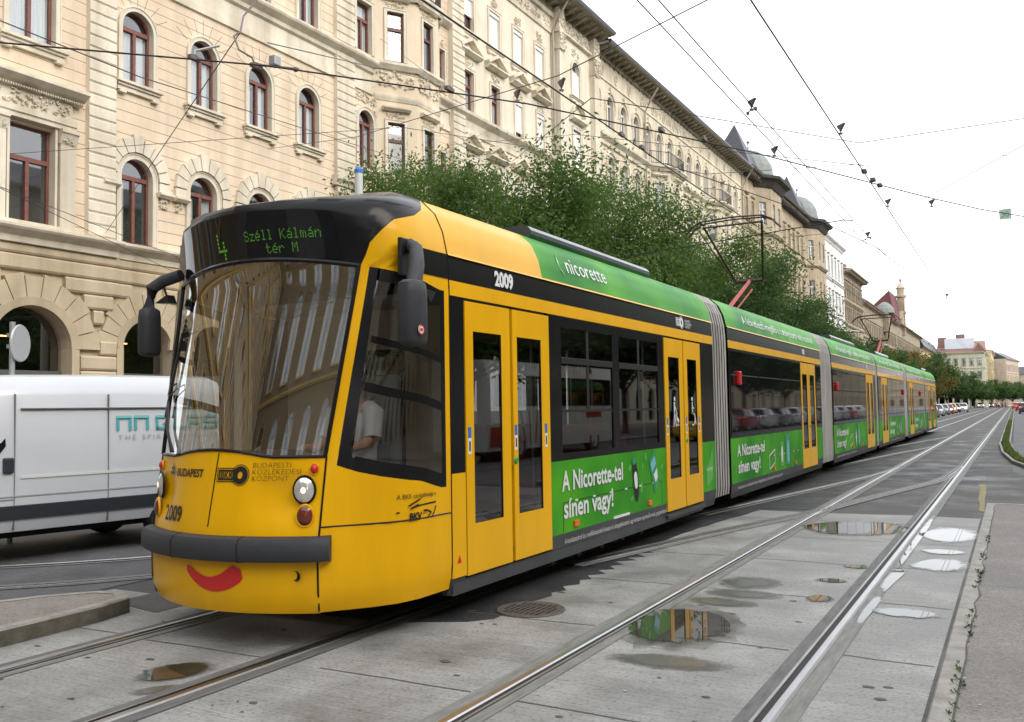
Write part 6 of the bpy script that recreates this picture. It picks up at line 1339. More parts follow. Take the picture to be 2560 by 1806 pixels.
trees = [(0, -14.4, 23.0, .92, 0), (1, -14.4, 28, .93, 1.1), (1, -14.5, 34.5, .9, 2.6), (2, -14.3, 41.5, .86, .4), (2, -14.5, 49, .93, 3), (2, -14.4, 57, .86, 4.4), (3, -14.3, 65, .86, 1), (3, -14.4, 73, .8, 2.2), (3, -14.4, 81, .78, 3.3), (3, -14.4, 90, .78, 5), (3, -14.3, 99, .74, .2), (5, -14.4, 108, .74, 4), (4, -14.3, 117, .78, 1), (5, -14.2, 127, .8, 2), (4, -14.2, 138, .85, 3), (5, -14.1, 150, .85, 4), (4, -14, 163, .9, 5), (5, -13.8, 178, .95, .6), (5, -13.4, 196, .92, 2), (5, -12.8, 214, .85, 3), (5, -11.8, 232, .85, 4), (5, -10.6, 250, .75, 1), (5, -9.4, 268, .72, 2.5), (5, -8, 286, .7, 3), (5, -6, 305, .75, 5), (5, -3.2, 318, .72, 1), (5, -.5, 330, .7, 2), (5, 3, 335, .72, 3)]
tl = ['small leafy tree by the grey post, nearest the tram cab', 'leafy tree standing before the cream corner bay', 'tall leafy tree before the house with triangular pediments', 'dark leafy tree before the giant pilasters of the ivory house', 'dark leafy tree before the first arched windows of the ivory house', 'dark leafy tree under the nearer iron balcony', 'dark tree behind the nearer pantograph', 'dark tree under the farther iron balcony', 'dark tree at the end of the ivory house', 'dark tree under the first domed bay tower', 'dark tree between the two domed bay towers', 'dark tree under the second domed bay tower', 'yellowing tree before the bright white house', 'dark tree at the far edge of the white house', 'yellowing tree before the brown house with chimneys', 'dark tree beyond the brown house with chimneys', 'yellowing tree before the pale rusty roof']
for i, (k, x, y, s, rz) in enumerate(trees):
    t = thing('street_tree', tl[i] if i < len(tl) else 'distant dark tree of the clump hiding the far corner house', 'tree', (x, y, 0.1), 'trees along the left pavement' if i < len(tl) else 'distant trees before the far corner house', local=True, rz=rz); t.scale = (s, s, s)
    put('trunk', TM[k][0], t, (0, 0, 0)); put('crown', TM[k][1], t, (0, 0, 0))
for i, (x, y, s) in enumerate(((12.5, 20, 1.0), (12.4, 29, 1.05), (12.5, 39, .95), (12.6, 50, 1.1), (12.5, 62, 1.0), (12.4, 76, 1.0), (12.5, 92, 1.0))):
    t = thing('street_tree', 'tree on the opposite pavement mirrored in the tram windows', 'tree', (x, y, .1), 'trees on the opposite pavement', local=True, rz=i * 1.3); t.scale = (s, s, s); k = 3 if i % 2 else 5
    put('trunk', TM[k][0], t, (0, 0, 0)); put('crown', TM[k][1], t, (0, 0, 0))
# ================================================================ vehicles
M_carg = mat('car_window', (.01, .012, .014), .03, spec=.6); M_tyre = mat('tyre_rubber', (.015, .015, .016), .8); M_rim = mat('wheel_rim', (.4, .41, .42), .3, .9)
M_hl = mat('car_headlight_lit', (1, 1, 1), .2, emit=((1, .97, .9), 5)); M_hl0 = mat('car_headlight', (.6, .62, .64), .1, .4); M_tl = mat('tail_light_lit', (.8, .02, .02), .3, emit=((1, .04, .03), 3)); M_tl0 = mat('tail_light', (.35, .01, .01), .2); M_plate = mat('number_plate', (.7, .7, .68), .5)
def paint(name, col): return mat('paint_' + name, col, .25, .0, coat=.7)
M_vanw = mat('paint_van_white', (.57, .6, .655), .32, coat=.5, noise=(1.2, .05)); M_teal = mat('van_teal', (.06, .36, .38), .45); M_vgrey = mat('van_grey_text', (.36, .38, .4), .5); M_trimd = mat('van_dark_trim', (.022, .025, .034), .5)
def wheel(mb_t, mb_r, x, y, r, w, sg):
    mb_t.lathe([(r * .62, -w / 2), (r * .94, -w / 2), (r, -w * .3), (r, w * .3), (r * .94, w / 2), (r * .62, w / 2)], 20, (x, y, r), 0, 'x'); mb_r.lathe([(0, sg * w * .42), (r * .25, sg * w * .44), (r * .6, sg * w * .3), (r * .63, sg * w * .48)], 16, (x, y, r), 0, 'x')
def car_master(kind):
    """local: nose at -y; returns {part: (mesh, material slot kind)}"""
    van = kind == 'estate'; P = {}
    # stations along y: (y, z bottom, z belt, z roof or None, half width belt, half width roof)
    L_ = 4.3; st = [(-2.15, .34, .58, .7), (-2.08, .24, .66, .8), (-1.5, .2, .84, .86), (-.85, .2, .93, .87), (0, .2, .95, .88), (.9, .2, .97, .88), (1.6, .2, .98, .87), (2.02, .24, .93 if van else .9, .82), (2.12, .36, .8, .76)]
    b = MB(); rows_ = []
    for y, zb, zt, w in st: rows_.append([(-w * .92, y, zb), (-w, y, lerp(zb, zt, .4)), (-w * .97, y, zt - .06), (-w * .86, y, zt), (0, y, zt + .03), (w * .86, y, zt), (w * .97, y, zt - .06), (w, y, lerp(zb, zt, .4)), (w * .92, y, zb), (0, y, zb - .02), (-w * .92, y, zb)])
    b.grid(rows_); b.face(rows_[0][:-1][::-1]); b.face(rows_[-1][:-1]); P['body'] = b
    yr = 1.95 if van else 1.75; g = MB(); lo = [(-1.0, .93, .80), (-.3, .96, .82), (.6, .97, .82), (1.4, .98, .81), (yr, .96, .76)]; up = [(-.35, 1.4, .58), (-.05, 1.46, .62), (.6, 1.48, .63), (1.2, 1.46, .62), (yr - .35 if not van else yr - .12, 1.38, .58)]
    for sg in (-1, 1): g.grid([[(sg * w, y, z - .02) for y, z, w in lo], [(sg * w, y, z - .05) for y, z, w in up]])
    P['side_window'] = g
    f = MB(); f.face([(-.80, -1.0, .93), (.80, -1.0, .93), (.58, -.35, 1.37), (-.58, -.35, 1.37)]); P['windscreen'] = f
    f = MB(); f.face([(-.76, lo[-1][0], .94), (.76, lo[-1][0], .94), (.58, up[-1][0], 1.34), (-.58, up[-1][0], 1.34)]); P['rear_window'] = f
    rf = MB(); rf.grid([[(-w - .01, y, z - .05), (-w * .8, y, z), (w * .8, y, z), (w + .01, y, z - .05)] for y, z, w in up])
    for sg in (-1, 1):
        for (y0, z0, w0), (y1, z1, w1) in ((lo[0], up[0]), (lo[2], up[2]), (lo[-1], up[-1])): rf.tube([(sg * w0, y0, z0), (sg * (w1 + .005), y1, z1 - .04)], .035, 5)
    P['roof'] = rf; t, r = MB(), MB()
    ws = []
    for sg in (-1, 1):
        for y in (-1.32, 1.3): tt, rr = MB(), MB(); wheel(tt, rr, sg * .76, y, .31, .2, sg); ws.append((tt, rr))
    hs = [];  ts = []
    for sg in (-1, 1): h = MB(); h.blob((sg * .6, -2.07, .66), (.17, .08, .09), 0, 10); hs.append(h); q = MB(); q.blob((sg * .66, 2.06, .78), (.13, .07, .13), 0, 10); ts.append(q)
    pl = MB(); pl.box(-.26, .26, -2.17, -2.15, .42, .53); pl.box(-.26, .26, 2.11, 2.135, .55, .66); P['number_plate'] = pl
    gr = MB(); gr.box(-.42, .42, -2.155, -2.1, .54, .64); P['grille'] = gr
    mr = MB()
    for sg in (-1, 1): mr.blob((sg * .95, -.72, .99), (.1, .05, .07), 0, 8)
    P['wing_mirror'] = mr
    return P, ws, hs, ts
CMM = {}
for kind in ('hatch', 'estate'):
    P, ws, hs, ts = car_master(kind); CMM[kind] = ({k: m.mesh(k, [M_carg if 'window' in k or k == 'windscreen' else M_plate if 'plate' in k else M_dark if k == 'grille' else M_carg], smooth=40) for k, m in P.items()}, [(a.mesh('wheel', [M_tyre], smooth=40), b.mesh('rim', [M_rim], smooth=40)) for a, b in ws], [h.mesh('headlight', [M_hl], smooth=60) for h in hs], [h.mesh('headlight', [M_hl0], smooth=60) for h in hs], [h.mesh('tail_light', [M_tl], smooth=60) for h in ts], [h.mesh('tail_light', [M_tl0], smooth=60) for h in ts])
CP = {}
def car(label, x, y, rz, colour, kind='hatch', lit='', group='cars queuing in the left road', s=1.0, z=0.004, cat='car'):
    me, ws, h1, h0, t1, t0 = CMM[kind]; t = thing('parked_car' if not lit else 'car', label, cat, (x, y, z), group, local=True, rz=rz); t.scale = (s, s, s)
    for k, m in me.items():
        if k in ('body', 'roof', 'wing_mirror'):
            key = (kind, k, colour.name)
            if key not in CP: CP[key] = m.copy(); CP[key].materials.clear(); CP[key].materials.append(colour)
            m = CP[key]
        put(k, m, t, (0, 0, 0))
    for a, b in ws: w = put('wheel', a, t, (0, 0, 0)); put('rim', b, w, (0, 0, 0))
    for m in (h1 if 'h' in lit else h0): put('headlight', m, t, (0, 0, 0))
    for m in (t1 if 't' in lit else t0): put('tail_light', m, t, (0, 0, 0))
    return t
K = {n: paint(n, c) for n, c in dict(silver=(.42, .43, .45), grey=(.2, .21, .22), black=(.015, .015, .018), red=(.4, .03, .025), yellow=(.7, .4, .02), white=(.65, .66, .66), blue=(.04, .09, .22), orange=(.6, .13, .02), dark=(.05, .055, .06)).items()}
car('black car nearest behind the tram end, only its side showing', -8.3, 110, 0, K['black'], 'hatch', '')
car('silver car with sloping windscreen just past the tram end', -8.4, 121, 0, K['silver'], 'hatch', '')
car('grey car behind the silver car in the left queue', -8.5, 133, 0, K['grey'], 'hatch', '')
car('small red car with lit headlights in the left queue', -8.5, 143, 0, K['red'], 'hatch', 'h')
car('yellow taxi with lit headlights in the left queue', -8.6, 152, 0, K['yellow'], 'estate', 'h', s=1.06)
car('dark estate car with lit headlights behind the yellow taxi', -8.6, 163, 0, K['dark'], 'estate', 'h', s=1.05)
car('white car with lit headlights at the end of the queue beside the lamp post', -7.9, 172, 0, K['white'], 'hatch', 'h', s=1.05)
car('distant silver car with lit headlights alone in the left road', -9.0, 300, R(8), K['silver'], 'hatch', 'h', 'cars far down the street', 1.05)
car('distant grey car beside the lone silver one, lights on', -6.9, 330, R(8), K['grey'], 'hatch', 'h', 'cars far down the street')
car('distant red car farthest down the left road', -5.5, 352, R(8), K['red'], 'hatch', '', 'cars far down the street')
car('dark car driving away on the right road with red tail lights', 1.35, 138, R(180), K['dark'], 'estate', 't', 'cars on the right road', 1.05)
car('red car driving away beyond the dark car on the right road', .95, 178, R(180), K['red'], 'hatch', 't', 'cars on the right road')
car('orange car farthest ahead on the right road', .3, 225, R(180), K['orange'], 'hatch', 't', 'cars on the right road')
# parked row on the right, seen mirrored in the tram side
for i, (y, c, k) in enumerate(((48.5, 'blue', 'hatch'), (54, 'silver', 'estate'), (59.5, 'red', 'hatch'), (65, 'white', 'hatch'), (70.5, 'grey', 'estate'), (76, 'white', 'hatch'), (81.5, 'silver', 'hatch'), (87, 'black', 'estate'), (92.5, 'white', 'hatch'), (98, 'silver', 'hatch'), (104, 'red', 'estate'), (110, 'white', 'hatch'))):
    car('%s %s car parked at the right kerb, mirrored in the tram windows' % (c, 'estate' if k == 'estate' else 'compact'), 8.3, y, R(180), K[c], k, '', 'cars parked at the right kerb')
car('yellow taxi in the right lane, mirrored in the second tram doors', 5.6, 42.5, R(180), K['yellow'], 'estate', '', 'cars parked at the right kerb')
# white coach on the right, mirrored in the first tram windows
t = thing('coach', 'white coach with red stripes on the right road, mirrored in the tram windows', 'coach', (7.6, 28.5, 0), local=True)
mb = MB(); pr = [(-1.2, .35), (-1.25, .8), (-1.25, 2.6), (-1.1, 3.2), (1.1, 3.2), (1.25, 2.6), (1.25, .8), (1.2, .35)]; mb.prism(pr[::-1], -5, 5, 'y'); mb.build('body', [K['white']], t, bevel=.08)
for k in range(5): mb = MB(); mb.box(-1.27, -1.255, -4.6 + k * 1.85, -2.85 + k * 1.85, 1.75, 2.75); mb.build('side_window', [M_carg], t)
mb = MB()
for q in range(7): mb.face([(-1.26, -3 + q * .35, .55), (-1.26, -2.93 + q * .35, .55), (-1.26, -3.5 + q * .6, 1.6), (-1.26, -3.6 + q * .6, 1.6)])
mb.face([(-1.26, -4.9, .5), (-1.26, -3.3, .5), (-1.26, -4.2, 1.1), (-1.26, -4.9, 1.1)]); mb.box(-1.265, -1.255, 2.2, 3.6, 1.3, 1.55); mb.build('red_stripe', [K['red']], t)
for sg in (-1, 1):
    for y in (-3, 3): tt, rr = MB(), MB(); wheel(tt, rr, sg * 1.08, y, .46, .3, sg); w = tt.build('wheel', [M_tyre], t, smooth=40); rr.build('rim', [M_rim], w, smooth=40)
# ---------------------------------------------------------------- white delivery van; local frame: nose at -y, near side +x
vt = thing('delivery_van', 'white delivery van with teal lettering passing on the left of the tram', 'van', (-10.72, 6.35, 0), local=True, rz=R(-10.2))
mb = MB(); VS = [(-2.43, .42, .75, 1.0, .80), (-2.34, .38, .95, 1.18, .90), (-1.98, .36, 1.05, 1.32, .96), (-1.63, .36, 1.1, 1.38, .98), (-.93, .36, 1.2, 1.98, .98), (-.63, .36, 1.25, 2.1, .99), (-.1, .36, 1.25, 2.13, .99), (.9, .36, 1.25, 2.15, .99), (2.35, .36, 1.25, 2.15, .99), (2.48, .37, 1.25, 2.1, .98), (2.54, .42, 1.25, 2.0, .965)]
rows_ = []
for y, z0, zm, zt, w in VS:
    tp = .86 if zt > 1.6 else .93
    half = [(w * .95, z0), (w, z0 + .15), (w, .62 if zm > .8 else lerp(z0, zm, .4)), (w * .995, zm), (w * lerp(1, tp + .08, .5), lerp(zm, zt, .72)), (w * tp + .04, zt - .1), (w * tp - .03, zt - .03), (w * tp - .16, zt)]
    rows_.append([(x, y, z) for x, z in half] + [(-x, y, z) for x, z in half[::-1]] + [(half[0][0], y, z0)])
mb.grid(rows_); mb.face(rows_[0][:-1][::-1]); mb.face(rows_[-1][:-1]); mb.build('body', [M_vanw], vt, smooth=30)
mb = MB(); vx = .995
mb.box(vx - .05, vx + .012, -1.4, 2.46, .5, .655); mb.build('side_moulding', [M_trimd], vt, bevel=.006)
mb = MB(); mb.box(vx - .05, vx + .003, -.1, 2.3, .95, .98, 0); mb.box(vx - .05, vx + .0025, -1.1, 2.3, .75, .765, 1); mb.build('side_crease', [K['white'], M_vgrey], vt)
mb = MB()
for y in (-.165, .9): mb.box(vx - .12, vx + .0018, y - .004, y + .004, .38, 1.9)
mb.box(vx - .12, vx + .0018, -.1, 2.3, 1.73, 1.742); mb.box(vx - .1, vx + .0018, -1.2, -1.19, .4, 1.25); mb.box(vx - .04, vx + .0018, -.34, -.165, .72, .726); mb.box(vx - .04, vx + .0018, -.34, -.334, .44, .726); mb.build('panel_gap', [mat('gap_grey', (.16, .17, .19), .6)], vt)
mb = MB(); mb.face([(vx + .002, -1.32, 1.2), (vx + .002, -.32, 1.24), (vx - .002, -.26, 1.32), (vx - .055, -.26, 1.66), (vx - .075, -.32, 1.71), (vx - .08, -.9, 1.7)]); mb.build('cab_window', [M_carg], vt)
mb = MB(); mb.face([(-.82, -1.58, 1.4), (.82, -1.58, 1.4), (.78, -.96, 1.96), (-.78, -.96, 1.96)]); mb.build('windscreen', [M_carg], vt)
mb = MB(); mb.box(vx - .02, vx + .03, -.29, -.18, 1.02, 1.19); mb.build('door_handle', [M_trimd], vt, bevel=.015)
mb = MB(); mb.box(vx, vx + .22, -1.42, -1.3, 1.22, 1.5); mb.build('wing_mirror', [M_trimd], vt, bevel=.03)
for sg in (-1, 1):
    for y in (-1.55, 1.78): tt, rr = MB(), MB(); wheel(tt, rr, sg * .86, y, .34, .22, sg); w = tt.build('wheel', [M_tyre], vt, smooth=40); rr.build('rim', [M_rim], w, smooth=40)
    mb = MB(); mb.blob((sg * .75, -2.28, .95), (.16, .12, .16), 0, 10); mb.build('headlight', [M_hl0], vt, smooth=60); mb = MB(); mb.box(sg * .93 - .05, sg * .93 + .05, 2.44, 2.54, .9, 1.3); mb.build('tail_light', [M_tl0], vt)
mb = MB(); mb.box(-.8, .8, -2.0, 2.4, .28, .38); mb.build('underbody', [M_dark], vt)
# squared teal letters, read from the near side: x runs along +y
GL = {'N': [(0, 0, .18, 1), (0, .82, 1, 1), (.82, 0, 1, 1)], 'G': [(0, 0, .18, 1), (0, .82, 1, 1), (0, 0, 1, .18), (.82, 0, 1, .5), (.5, .34, 1, .5)], 'L': [(0, 0, .18, 1), (0, 0, 1, .18)], 'A': [(0, 0, .18, 1), (0, .82, 1, 1), (.82, 0, 1, 1), (0, .36, 1, .52)], 'S': [(0, .82, 1, 1), (0, .42, .18, 1), (0, .42, 1, .58), (.82, 0, 1, .58), (0, 0, 1, .18)]}
mb = MB(); y = 1.0
for ch in 'NN GLASS':
    if ch == ' ': y += .06; continue
    w = .19
    for a, b, c, d in GL[ch]: x = vx + .003; mb.face([(x, y + a * w, 1.46 + b * .18), (x, y + c * w, 1.46 + b * .18), (x - .012 * d, y + c * w, 1.46 + d * .18), (x - .012 * d, y + a * w, 1.46 + d * .18)])
    y += w + .035
mb.v = [(p[0] - .02 * max(0, p[2] - 1.25) + .004, p[1], p[2]) for p in mb.v]; mb.build('side_lettering', [M_teal], vt)
q = fit('THE SPIRIT OF GLASS', 1.36, .085, space=1.5); mb = warp(q, lambda x, y, z: (vx + .001, 1.02 + x, 1.345 + y)); mb.build('slogan_lettering', [M_vgrey], vt)
t = vt
# ================================================================ street furniture
M_post = mat('post_grey', (.4, .42, .43), .4, .5); M_signb = mat('sign_back', (.42, .43, .43), .45, .4)
t = thing('road_sign', 'round road sign seen from behind on a grey post beyond the white van', 'road sign', (-11.5, 7.02, 0))
mb = MB(); mb.tube([(-11.5, 7.02, 0), (-11.5, 7.02, 2.9)], .035, 10); mb.build('post', [M_post], t, smooth=50)
mb = MB(); mb.lathe([(0, -.012), (.24, -.012), (.25, 0), (.24, .012), (0, .012)], 28, (-11.46, 7.1, 2.62), 0, 'x'); mb.v = [((p[0] + 11.46) * .85 - (p[1] - 7.1) * .35 - 11.46, (p[1] - 7.1) * .75 + (p[0] + 11.46) + 7.1, p[2]) for p in mb.v]; mb.build('sign_plate', [M_signb], t)
mb = MB(); mb.box(-11.55, -11.45, 6.97, 7.07, 2.55, 2.6); mb.box(-11.55, -11.45, 6.97, 7.07, 2.7, 2.75); mb.build('clamp', [M_post], t)
t = thing('tram_mast', 'pale grey post with a blue cap rising behind the tram cab', 'post', (-14, 17.3, 0)); mb = MB(); mb.tube([(-14, 17.3, 0), (-14, 17.3, 7.6)], [.13, .1], 14); mb.build('post', [mat('post_pale', (.55, .57, .58), .45)], t, smooth=50)
mb = MB(); mb.lathe([(.115, 7.58), (.115, 7.66), (.06, 7.72), (0, 7.73)], 14, (-14, 17.3, 0)); mb.build('cap', [M_blue], t)
for i, (y, lb) in enumerate(((55.9, 'grey street lamp head poking out of the trees behind the nearer pantograph'), (83.5, 'grey street lamp head above the trees past the second roof box'), (106, 'grey street lamp head near the farther pantograph'))):
    t = thing('street_lamp', lb, 'street lamp', (-13.6, y, 0), 'street lamps along the left pavement'); mb = MB(); mb.tube([(-13.6, y, 0), (-13.6, y, 7.2), (-13.3, y, 7.75), (-12.6, y, 7.95)], [.1, .07, .055, .05], 10); mb.build('lamp_post', [M_post], t, smooth=50)
    mb = MB(); mb.grid([[(x, y + .17 * k * cos(a), 8.0 + (.5 - abs(.5 - u)) * .16 + .11 * k * sin(a)) for a in [PI * j / 8 * 2 for j in range(9)]] for x, k, u in ((-12.75, .3, 0), (-12.55, .9, .2), (-12.1, 1, .6), (-11.75, .7, .9), (-11.65, .1, 1))]); mb.build('lamp_head', [M_signb], t, smooth=50)
t = thing('traffic_light_mast', 'tall pale mast with a long horizontal arm past the car queue', 'mast', (-10.2, 268, 0)); mb = MB(); mb.tube([(-10.2, 268, 0), (-10.2, 268, 6.8)], [.2, .14], 8); mb.tube([(-10.2, 268, 6.1), (-13.5, 264, 5.4), (-15.2, 262, 5.2)], .1, 6); mb.build('post', [M_post], t); mb = MB(); mb.box(-10.45, -9.95, 267.6, 268.1, 3.9, 5.0); mb.build('signal_head', [M_signb], t)
M_bol = mat('post_white', (.6, .61, .6), .5)
for i, (x, y) in enumerate(((-15.2, 205), (-14.4, 214), (-13.2, 226), (-12.4, 236), (-11.6, 250))):
    t = tag(MB().build('x', M_bol), None) if False else None
    mb = MB(); mb.tube([(x, y, 0), (x, y, 4.2)], .1, 6); mb.lathe([(.05, 4.2), (.22, 4.25), (.2, 4.5), (.02, 4.6)], 8, (x, y, 0)); o = mb.build('lamp_post', [M_bol], None, loc=(x, y, 0)); tag(o, 'thin white post under the trees beyond the tram end', 'post', 'thin white posts under the far trees')
# ---------------------------------------------------------------- overhead line
M_wire = mat('wire', (.025, .02, .022), .55, .4); M_ins = mat('insulator', (.16, .12, .13), .5, noise=(20, .4)); M_thin = mat('span_wire', (.06, .06, .065), .5, .4)
def wire(name, pts, r, label, cat='overhead wire', m=None, sag=0.0):
    P = []
    for (a, b) in zip(pts, pts[1:]):
        n = 6 if sag else 1
        for i in range(n): t = i / n; P.append((lerp(a[0], b[0], t), lerp(a[1], b[1], t), lerp(a[2], b[2], t) - sag * 4 * t * (1 - t)))
    P.append(pts[-1]); mb = MB(); mb.tube(P, r, 5, 0, False); o = mb.build(name, [m or M_wire], None, loc=pts[0]); return tag(o, label, cat, 'overhead tram wires')
YW = [-6, 8.6, 13.9, 19.5, 30, 60, 120, 260]
wire('contact_wire', [(-2.1, y, 5.62) for y in YW], .009, 'straight contact wire over the right track, steepest against the sky')
wire('contact_wire', [(-3.06, y, 5.62) for y in YW], .007, 'left wire of the close pair crossing the white sky')
wire('contact_wire', [(-2.88, y, 5.62) for y in YW], .007, 'right wire of the close pair crossing the white sky')
wire('contact_wire', [(-5.0, -4, 5.72), (-5.0, 6.8, 5.74), (-5.02, 10.2, 5.76), (-5.0, 16, 5.72), (-4.9, 24, 5.7), (-5.05, 40, 5.65), (-5.0, 80, 5.65), (-5, 200, 5.6)], .0105, 'thick contact wire directly over the yellow tram')
wire('contact_wire', [(-12.5, 3.5, 5.62), (-9.25, 5.46, 5.62), (-7.32, 7.41, 5.62), (-5.38, 10.13, 5.62), (-3.42, 14, 5.62), (-1.63, 18.17, 5.62), (-1.21, 19.13, 5.62), (-.44, 20.75, 5.62), (1.5, 24.5, 5.7)], .0105, 'thick curved contact wire swinging across the cream facade')
wire('contact_wire', [(-4.95, 14.2, 5.72), (-3.9, 18.4, 5.7), (-2.95, 24.5, 5.66), (-2.6, 31, 5.64)], .009, 'thin crossover wire between the two tracks')
SPN = [([(-20, 20.3, 9.9), (-12.5, 15.4, 7.75), (-5.05, 10.35, 6.0), (-2.1, 8.55, 5.78), (13, -.4, 8.6)], 'span wire from the cream corner bay over the tram to the right'),        ([(-20, 45.4, 10.6), (-12, 42.9, 9.6), (-3, 23.2, 5.9), (13, 6, 9)], 'span wire from the ivory house to the close wire pair'), ([(-20, 12.0, 7.7), (-12, 16.4, 8.15), (-6, 20, 7.0), (14, 33, 8.5)], 'long thin span wire rising across the cream facade'),
       ([(-20, 18.2, 5.75), (-15.18, 9.01, 5.64), (-9.5, -1.8, 5.5)], 'lower cable slanting behind the destination display'), ([(-20, 16.8, 5.55), (-15.18, 9.01, 5.62), (-9.4, -1.4, 5.7)], 'lowest cable slanting behind the destination display'),
       ([(-20, 70, 11.5), (-5.05, 52, 6.1), (-2, 48, 6.0), (13, 28, 9)], 'span wire over the middle of the tram'), ([(-20, 104, 10), (-5, 92, 6.1), (-2, 90, 6.0), (13, 78, 9.5)], 'thin span wire over the far end of the tram'), ([(-20, 150, 10), (-5, 138, 6.1), (-2, 136, 6.0), (13, 124, 9.5)], 'thin far span wire high over the car queue'),
       ([(-20, 26.2, 10.4), (-12, 21.6, 8.6), (-5, 11.3, 5.98), (-2, 15, 5.8), (13, 26, 8.8)], 'thin span wire meeting the thick wires over the tram roof')]
SPN += [([(-20, 30.5, 12.6), (-10, 21.5, 9.0), (-2.1, 17, 5.9)], 'thin span wire crossing the curved wire at the crossing clamps'), ([(-20, 26, 15.5), (-12, 18, 9.7), (-7.5, 7.6, 6.0)], 'thin cable falling from the cream bay to the kinked feeder'), ([(-20, 34, 14.2), (-14, 20, 8.4), (-9, 7, 5.7), (-8.5, 2, 5.6)], 'thin long cable slanting across the arched windows'), ([(-20, 90, 13), (-5, 64, 6.2), (-2, 60, 6), (13, 40, 9)], 'faint span wire above the second tram car')]
for pts, lb in SPN: wire('span_wire', pts, .007, lb, 'span wire', M_thin)
wire('feeder_cable', [(-7.47, 7.37, 5.66), (-7.47, 7.32, 5.72), (-7.67, 7.32, 5.85), (-7.87, 7.43, 6.1), (-7.89, 7.55, 6.2), (-8.2, 7.9, 6.6), (-8.26, 8.16, 6.9), (-8.3, 8.5, 7.4)], .012, 'kinked brown feeder cable dropping to the curved wire at the top left', 'cable', M_ins)
wire('strain_rod', [(-7.91, 6.87, 5.64), (-7.93, 6.91, 5.75), (-7.77, 7.12, 5.85)], .016, 'short bent grey rod on the curved wire before an arched window', 'rod', M_post)
wire('pull_cable', [(-20, 14.6, 6.3), (-14, 11.1, 6.25), (-7.95, 7.62, 6.25)], .007, 'thin cable running up the pilaster to the kinked feeder cable', 'cable', M_thin)
wire('pull_off_arm', [(-14, 23.2, 5.6), (-7.15, 21.45, 5.62), (-3.09, 20.44, 5.66), (-2.9, 20.4, 5.62)], .012, 'dark arm reaching from the trees to the close wire pair behind the nearer pantograph', 'arm', M_wire)
def hanger(x, y, z, kind, label, s=1.0):
    t = thing('wire_hanger', label, 'wire hanger', (x, y, z), 'insulated hangers on the overhead wires', local=True, rz=R(-32)); t.scale = (s * .52, s * .52, s * .52)
    mb = MB(); mb.lathe([(.012, .0), (.028, .02), (.012, .04), (.03, .07), (.045, .1), (.04, .14)], 8, (0, 0, 0)); mb.prism([(-.05, .12), (.05, .12), (.1, .2), (.15, .24), (.15, .27), (-.11, .25), (-.11, .21)], -.035, .035, 'y'); mb.build('insulator', [M_ins], t)
    mb = MB(); mb.box(-.03, .03, -.05, .05, -.03, .02)
    if kind == 2: mb.tube([(-.14, 0, -.03), (.14, 0, .0)], .014, 5); mb.box(-.17, -.12, -.03, .03, -.1, -.02); mb.box(.12, .17, -.03, .03, -.07, .02)
    mb.build('clamp', [M_ins], t); return t
for x, y, z, k, lb, s in ((-5.0, 10.35, 5.8, 1, 'brown hanger on the thick wire over the tram, above the giant pilaster', 1), (-5.5, 10.05, 5.66, 1, 'brown hanger on the curved wire beside the triangular pediments', 1), (-2.1, 8.6, 5.66, 1, 'large brown hanger on the steep wire at the top of the sky', 1.15), (-2.97, 12.1, 5.68, 2, 'double hanger holding the close wire pair', 1.0), (-3.2, 14.42, 5.64, 1, 'brown hanger where the curved wire meets the close pair', 1), (-2.1, 13.9, 5.68, 1, 'brown hanger on the steep wire in the middle of the sky', 1), (-2.1, 19.6, 5.68, 1, 'small brown hanger low on the steep wire', 1), (-2.97, 23.2, 5.7, 2, 'small double hanger low on the close wire pair', 1), (-1.35, 20.5, 5.75, 1, 'small brown hanger at the far right end of the curved wire', 1)): hanger(x, y, z, k, lb, s)
for y in (38, 48, 56, 68, 84, 90, 110, 136): hanger(-2.1 if y % 4 else -5.0, y, 5.68, 1, 'tiny hanger on the far overhead wires', 1.0)
for i, (y, d) in enumerate(((16.2, 0), (16.9, .05), (17.4, .1))):   # crossing clamps
    mb = MB(); mb.box(-2.13 + d, -2.05 + d, y - .08, y + .08, 5.6, 5.65); o = mb.build('wire_clamp', [M_ins], None, loc=(-2.1, y, 5.6)); tag(o, 'small dark clamp where the curved wire crosses the steep wire', 'wire clamp', 'clamps at the wire crossing')
for i, (x, y, z) in enumerate(((-7.88, 6.86, 5.63), (-7.47, 7.39, 5.63), (-6.0, 9.2, 5.64), (-4.3, 12.2, 5.64), (-3.9, 12.95, 5.64), (-5.0, 12.4, 5.74), (-4.98, 13.2, 5.74))):
    mb = MB(); mb.box(x - .025, x + .025, y - .08, y + .08, z - .015, z + .03); mb.blob((x, y, z + .035), (.03, .045, .025), 0, 8); o = mb.build('wire_clamp', [M_ins], None, loc=(x, y, z)); o.rotation_euler = (0, 0, 0); tag(o, 'small dark clamp on the thick wires over the tram cab', 'wire clamp', 'clamps on the thick overhead wires')
t = thing('section_insulator', 'grey boxy section insulator on the curved wire above the third arched window', 'insulator', (-7.33, 7.55, 5.62)); mb = MB(); mb.box(-7.38, -7.28, 7.49, 7.6, 5.66, 5.78); mb.build('block', [M_post], t, bevel=.012); mb = MB(); mb.tube([(-7.5, 7.36, 5.66), (-7.15, 7.75, 5.66)], .014, 6); mb.blob((-7.17, 7.72, 5.65), .032, 0, 8); mb.build('rod', [M_ins], t)
t = thing('hanging_sign', 'small pale green speed plate with number thirty hanging at the right edge', 'sign', (0, 30, 7.0)); mb = MB(); mb.face([(-.17, 30, 7.33), (-.15, 30, 7.03), (.14, 30, 7.04), (.13, 30, 7.34)]); mb.box(-.17, .14, 30.005, 30.02, 7.03, 7.33); mb.build('plate', [mat('plate_green', (.5, .66, .56), .6)], t)
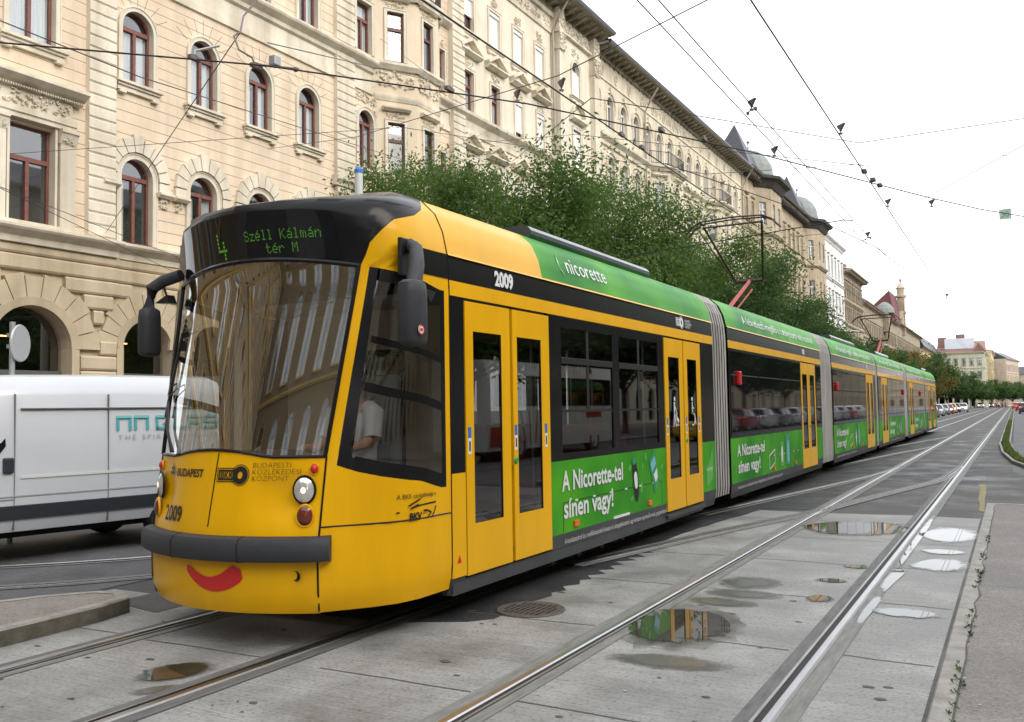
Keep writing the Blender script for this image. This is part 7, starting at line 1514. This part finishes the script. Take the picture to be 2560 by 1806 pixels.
q = text_mb('30', .24, .9); warp(q, lambda x, y, z: (-.13 + x, 29.99, 7.1 + y)).build('sign_number', [mat('plate_text', (.25, .4, .36), .6)], t)
wire('span_wire', [(-20, 60, 12), (-2.1, 31, 7.0), (0, 30, 7.35), (13, 26, 9)], .004, 'faint wire that carries the hanging green plate', 'span wire', M_thin)

# ---------------------------------------------------------------- people crossing far away
def walker(x, y, rz, top, trou, label, step=.16):
    t = thing('person', label, 'person', (x, y, .0), 'people crossing at the far end of the street', local=True, rz=rz)
    V = [(0, 0, .92), (0, 0, 1.15), (0, .01, 1.38), (0, 0, 1.5), (0, -.02, 1.62), (0, -.01, 1.74)]; E_ = [(0, 1), (1, 2), (2, 3), (3, 4), (4, 5)]; Rd = [.14, .12, .15, .055, .085, .075]
    for sg in (-1, 1):
        k = len(V); V += [(sg * .19, 0, 1.4), (sg * .23, sg * .08, 1.15), (sg * .22, -.08 + sg * .1, .92), (sg * .22, -.12 + sg * .1, .84)]; Rd += [.065, .048, .038, .04]; E_ += [(2, k), (k, k + 1), (k + 1, k + 2), (k + 2, k + 3)]
        k = len(V); V += [(sg * .09, 0, .88), (sg * .1, -sg * step * .6, .48), (sg * .1, -sg * step, .08), (sg * .1, -sg * step - .15, .04)]; Rd += [.09, .062, .045, .04]; E_ += [(0, k), (k, k + 1), (k + 1, k + 2), (k + 2, k + 3)]
    skin_body('body', V, E_, Rd, t, [M_skin])
    ch = [([(0, 0, .85), (0, 0, 1.15), (0, .01, 1.4), (0, 0, 1.48)], [.165, .15, .19, .08])] + [([(sg * .17, 0, 1.42), (sg * .235, sg * .08, 1.15), (sg * .225, -.08 + sg * .1, .95)], [.085, .065, .052]) for sg in (-1, 1)]
    tubeset(ch, top, 'jacket', t); tubeset([([(sg * .09, 0, .9), (sg * .1, -sg * step * .6, .48), (sg * .1, -sg * step, .1)], [.11, .08, .06]) for sg in (-1, 1)], trou, 'trousers', t)
    mb = MB(); mb.blob((0, .015, 1.69), (.088, .1, .1), 0, 12); mb.build('hair', M_hair, t, smooth=60)
for x, y, rz, c, lb in ((-3.6, 262, R(80), 'white', 'distant person in a white jacket crossing the tracks'), (-2.9, 268, R(100), 'blue', 'distant person in a dark blue jacket crossing the tracks'), (-2.2, 275, R(-80), 'red', 'distant person in a red jacket crossing the tracks'), (-4.4, 280, R(90), 'grey', 'distant person in a grey jacket crossing the tracks')): walker(x, y, rz, K[c], M_trou, lb)
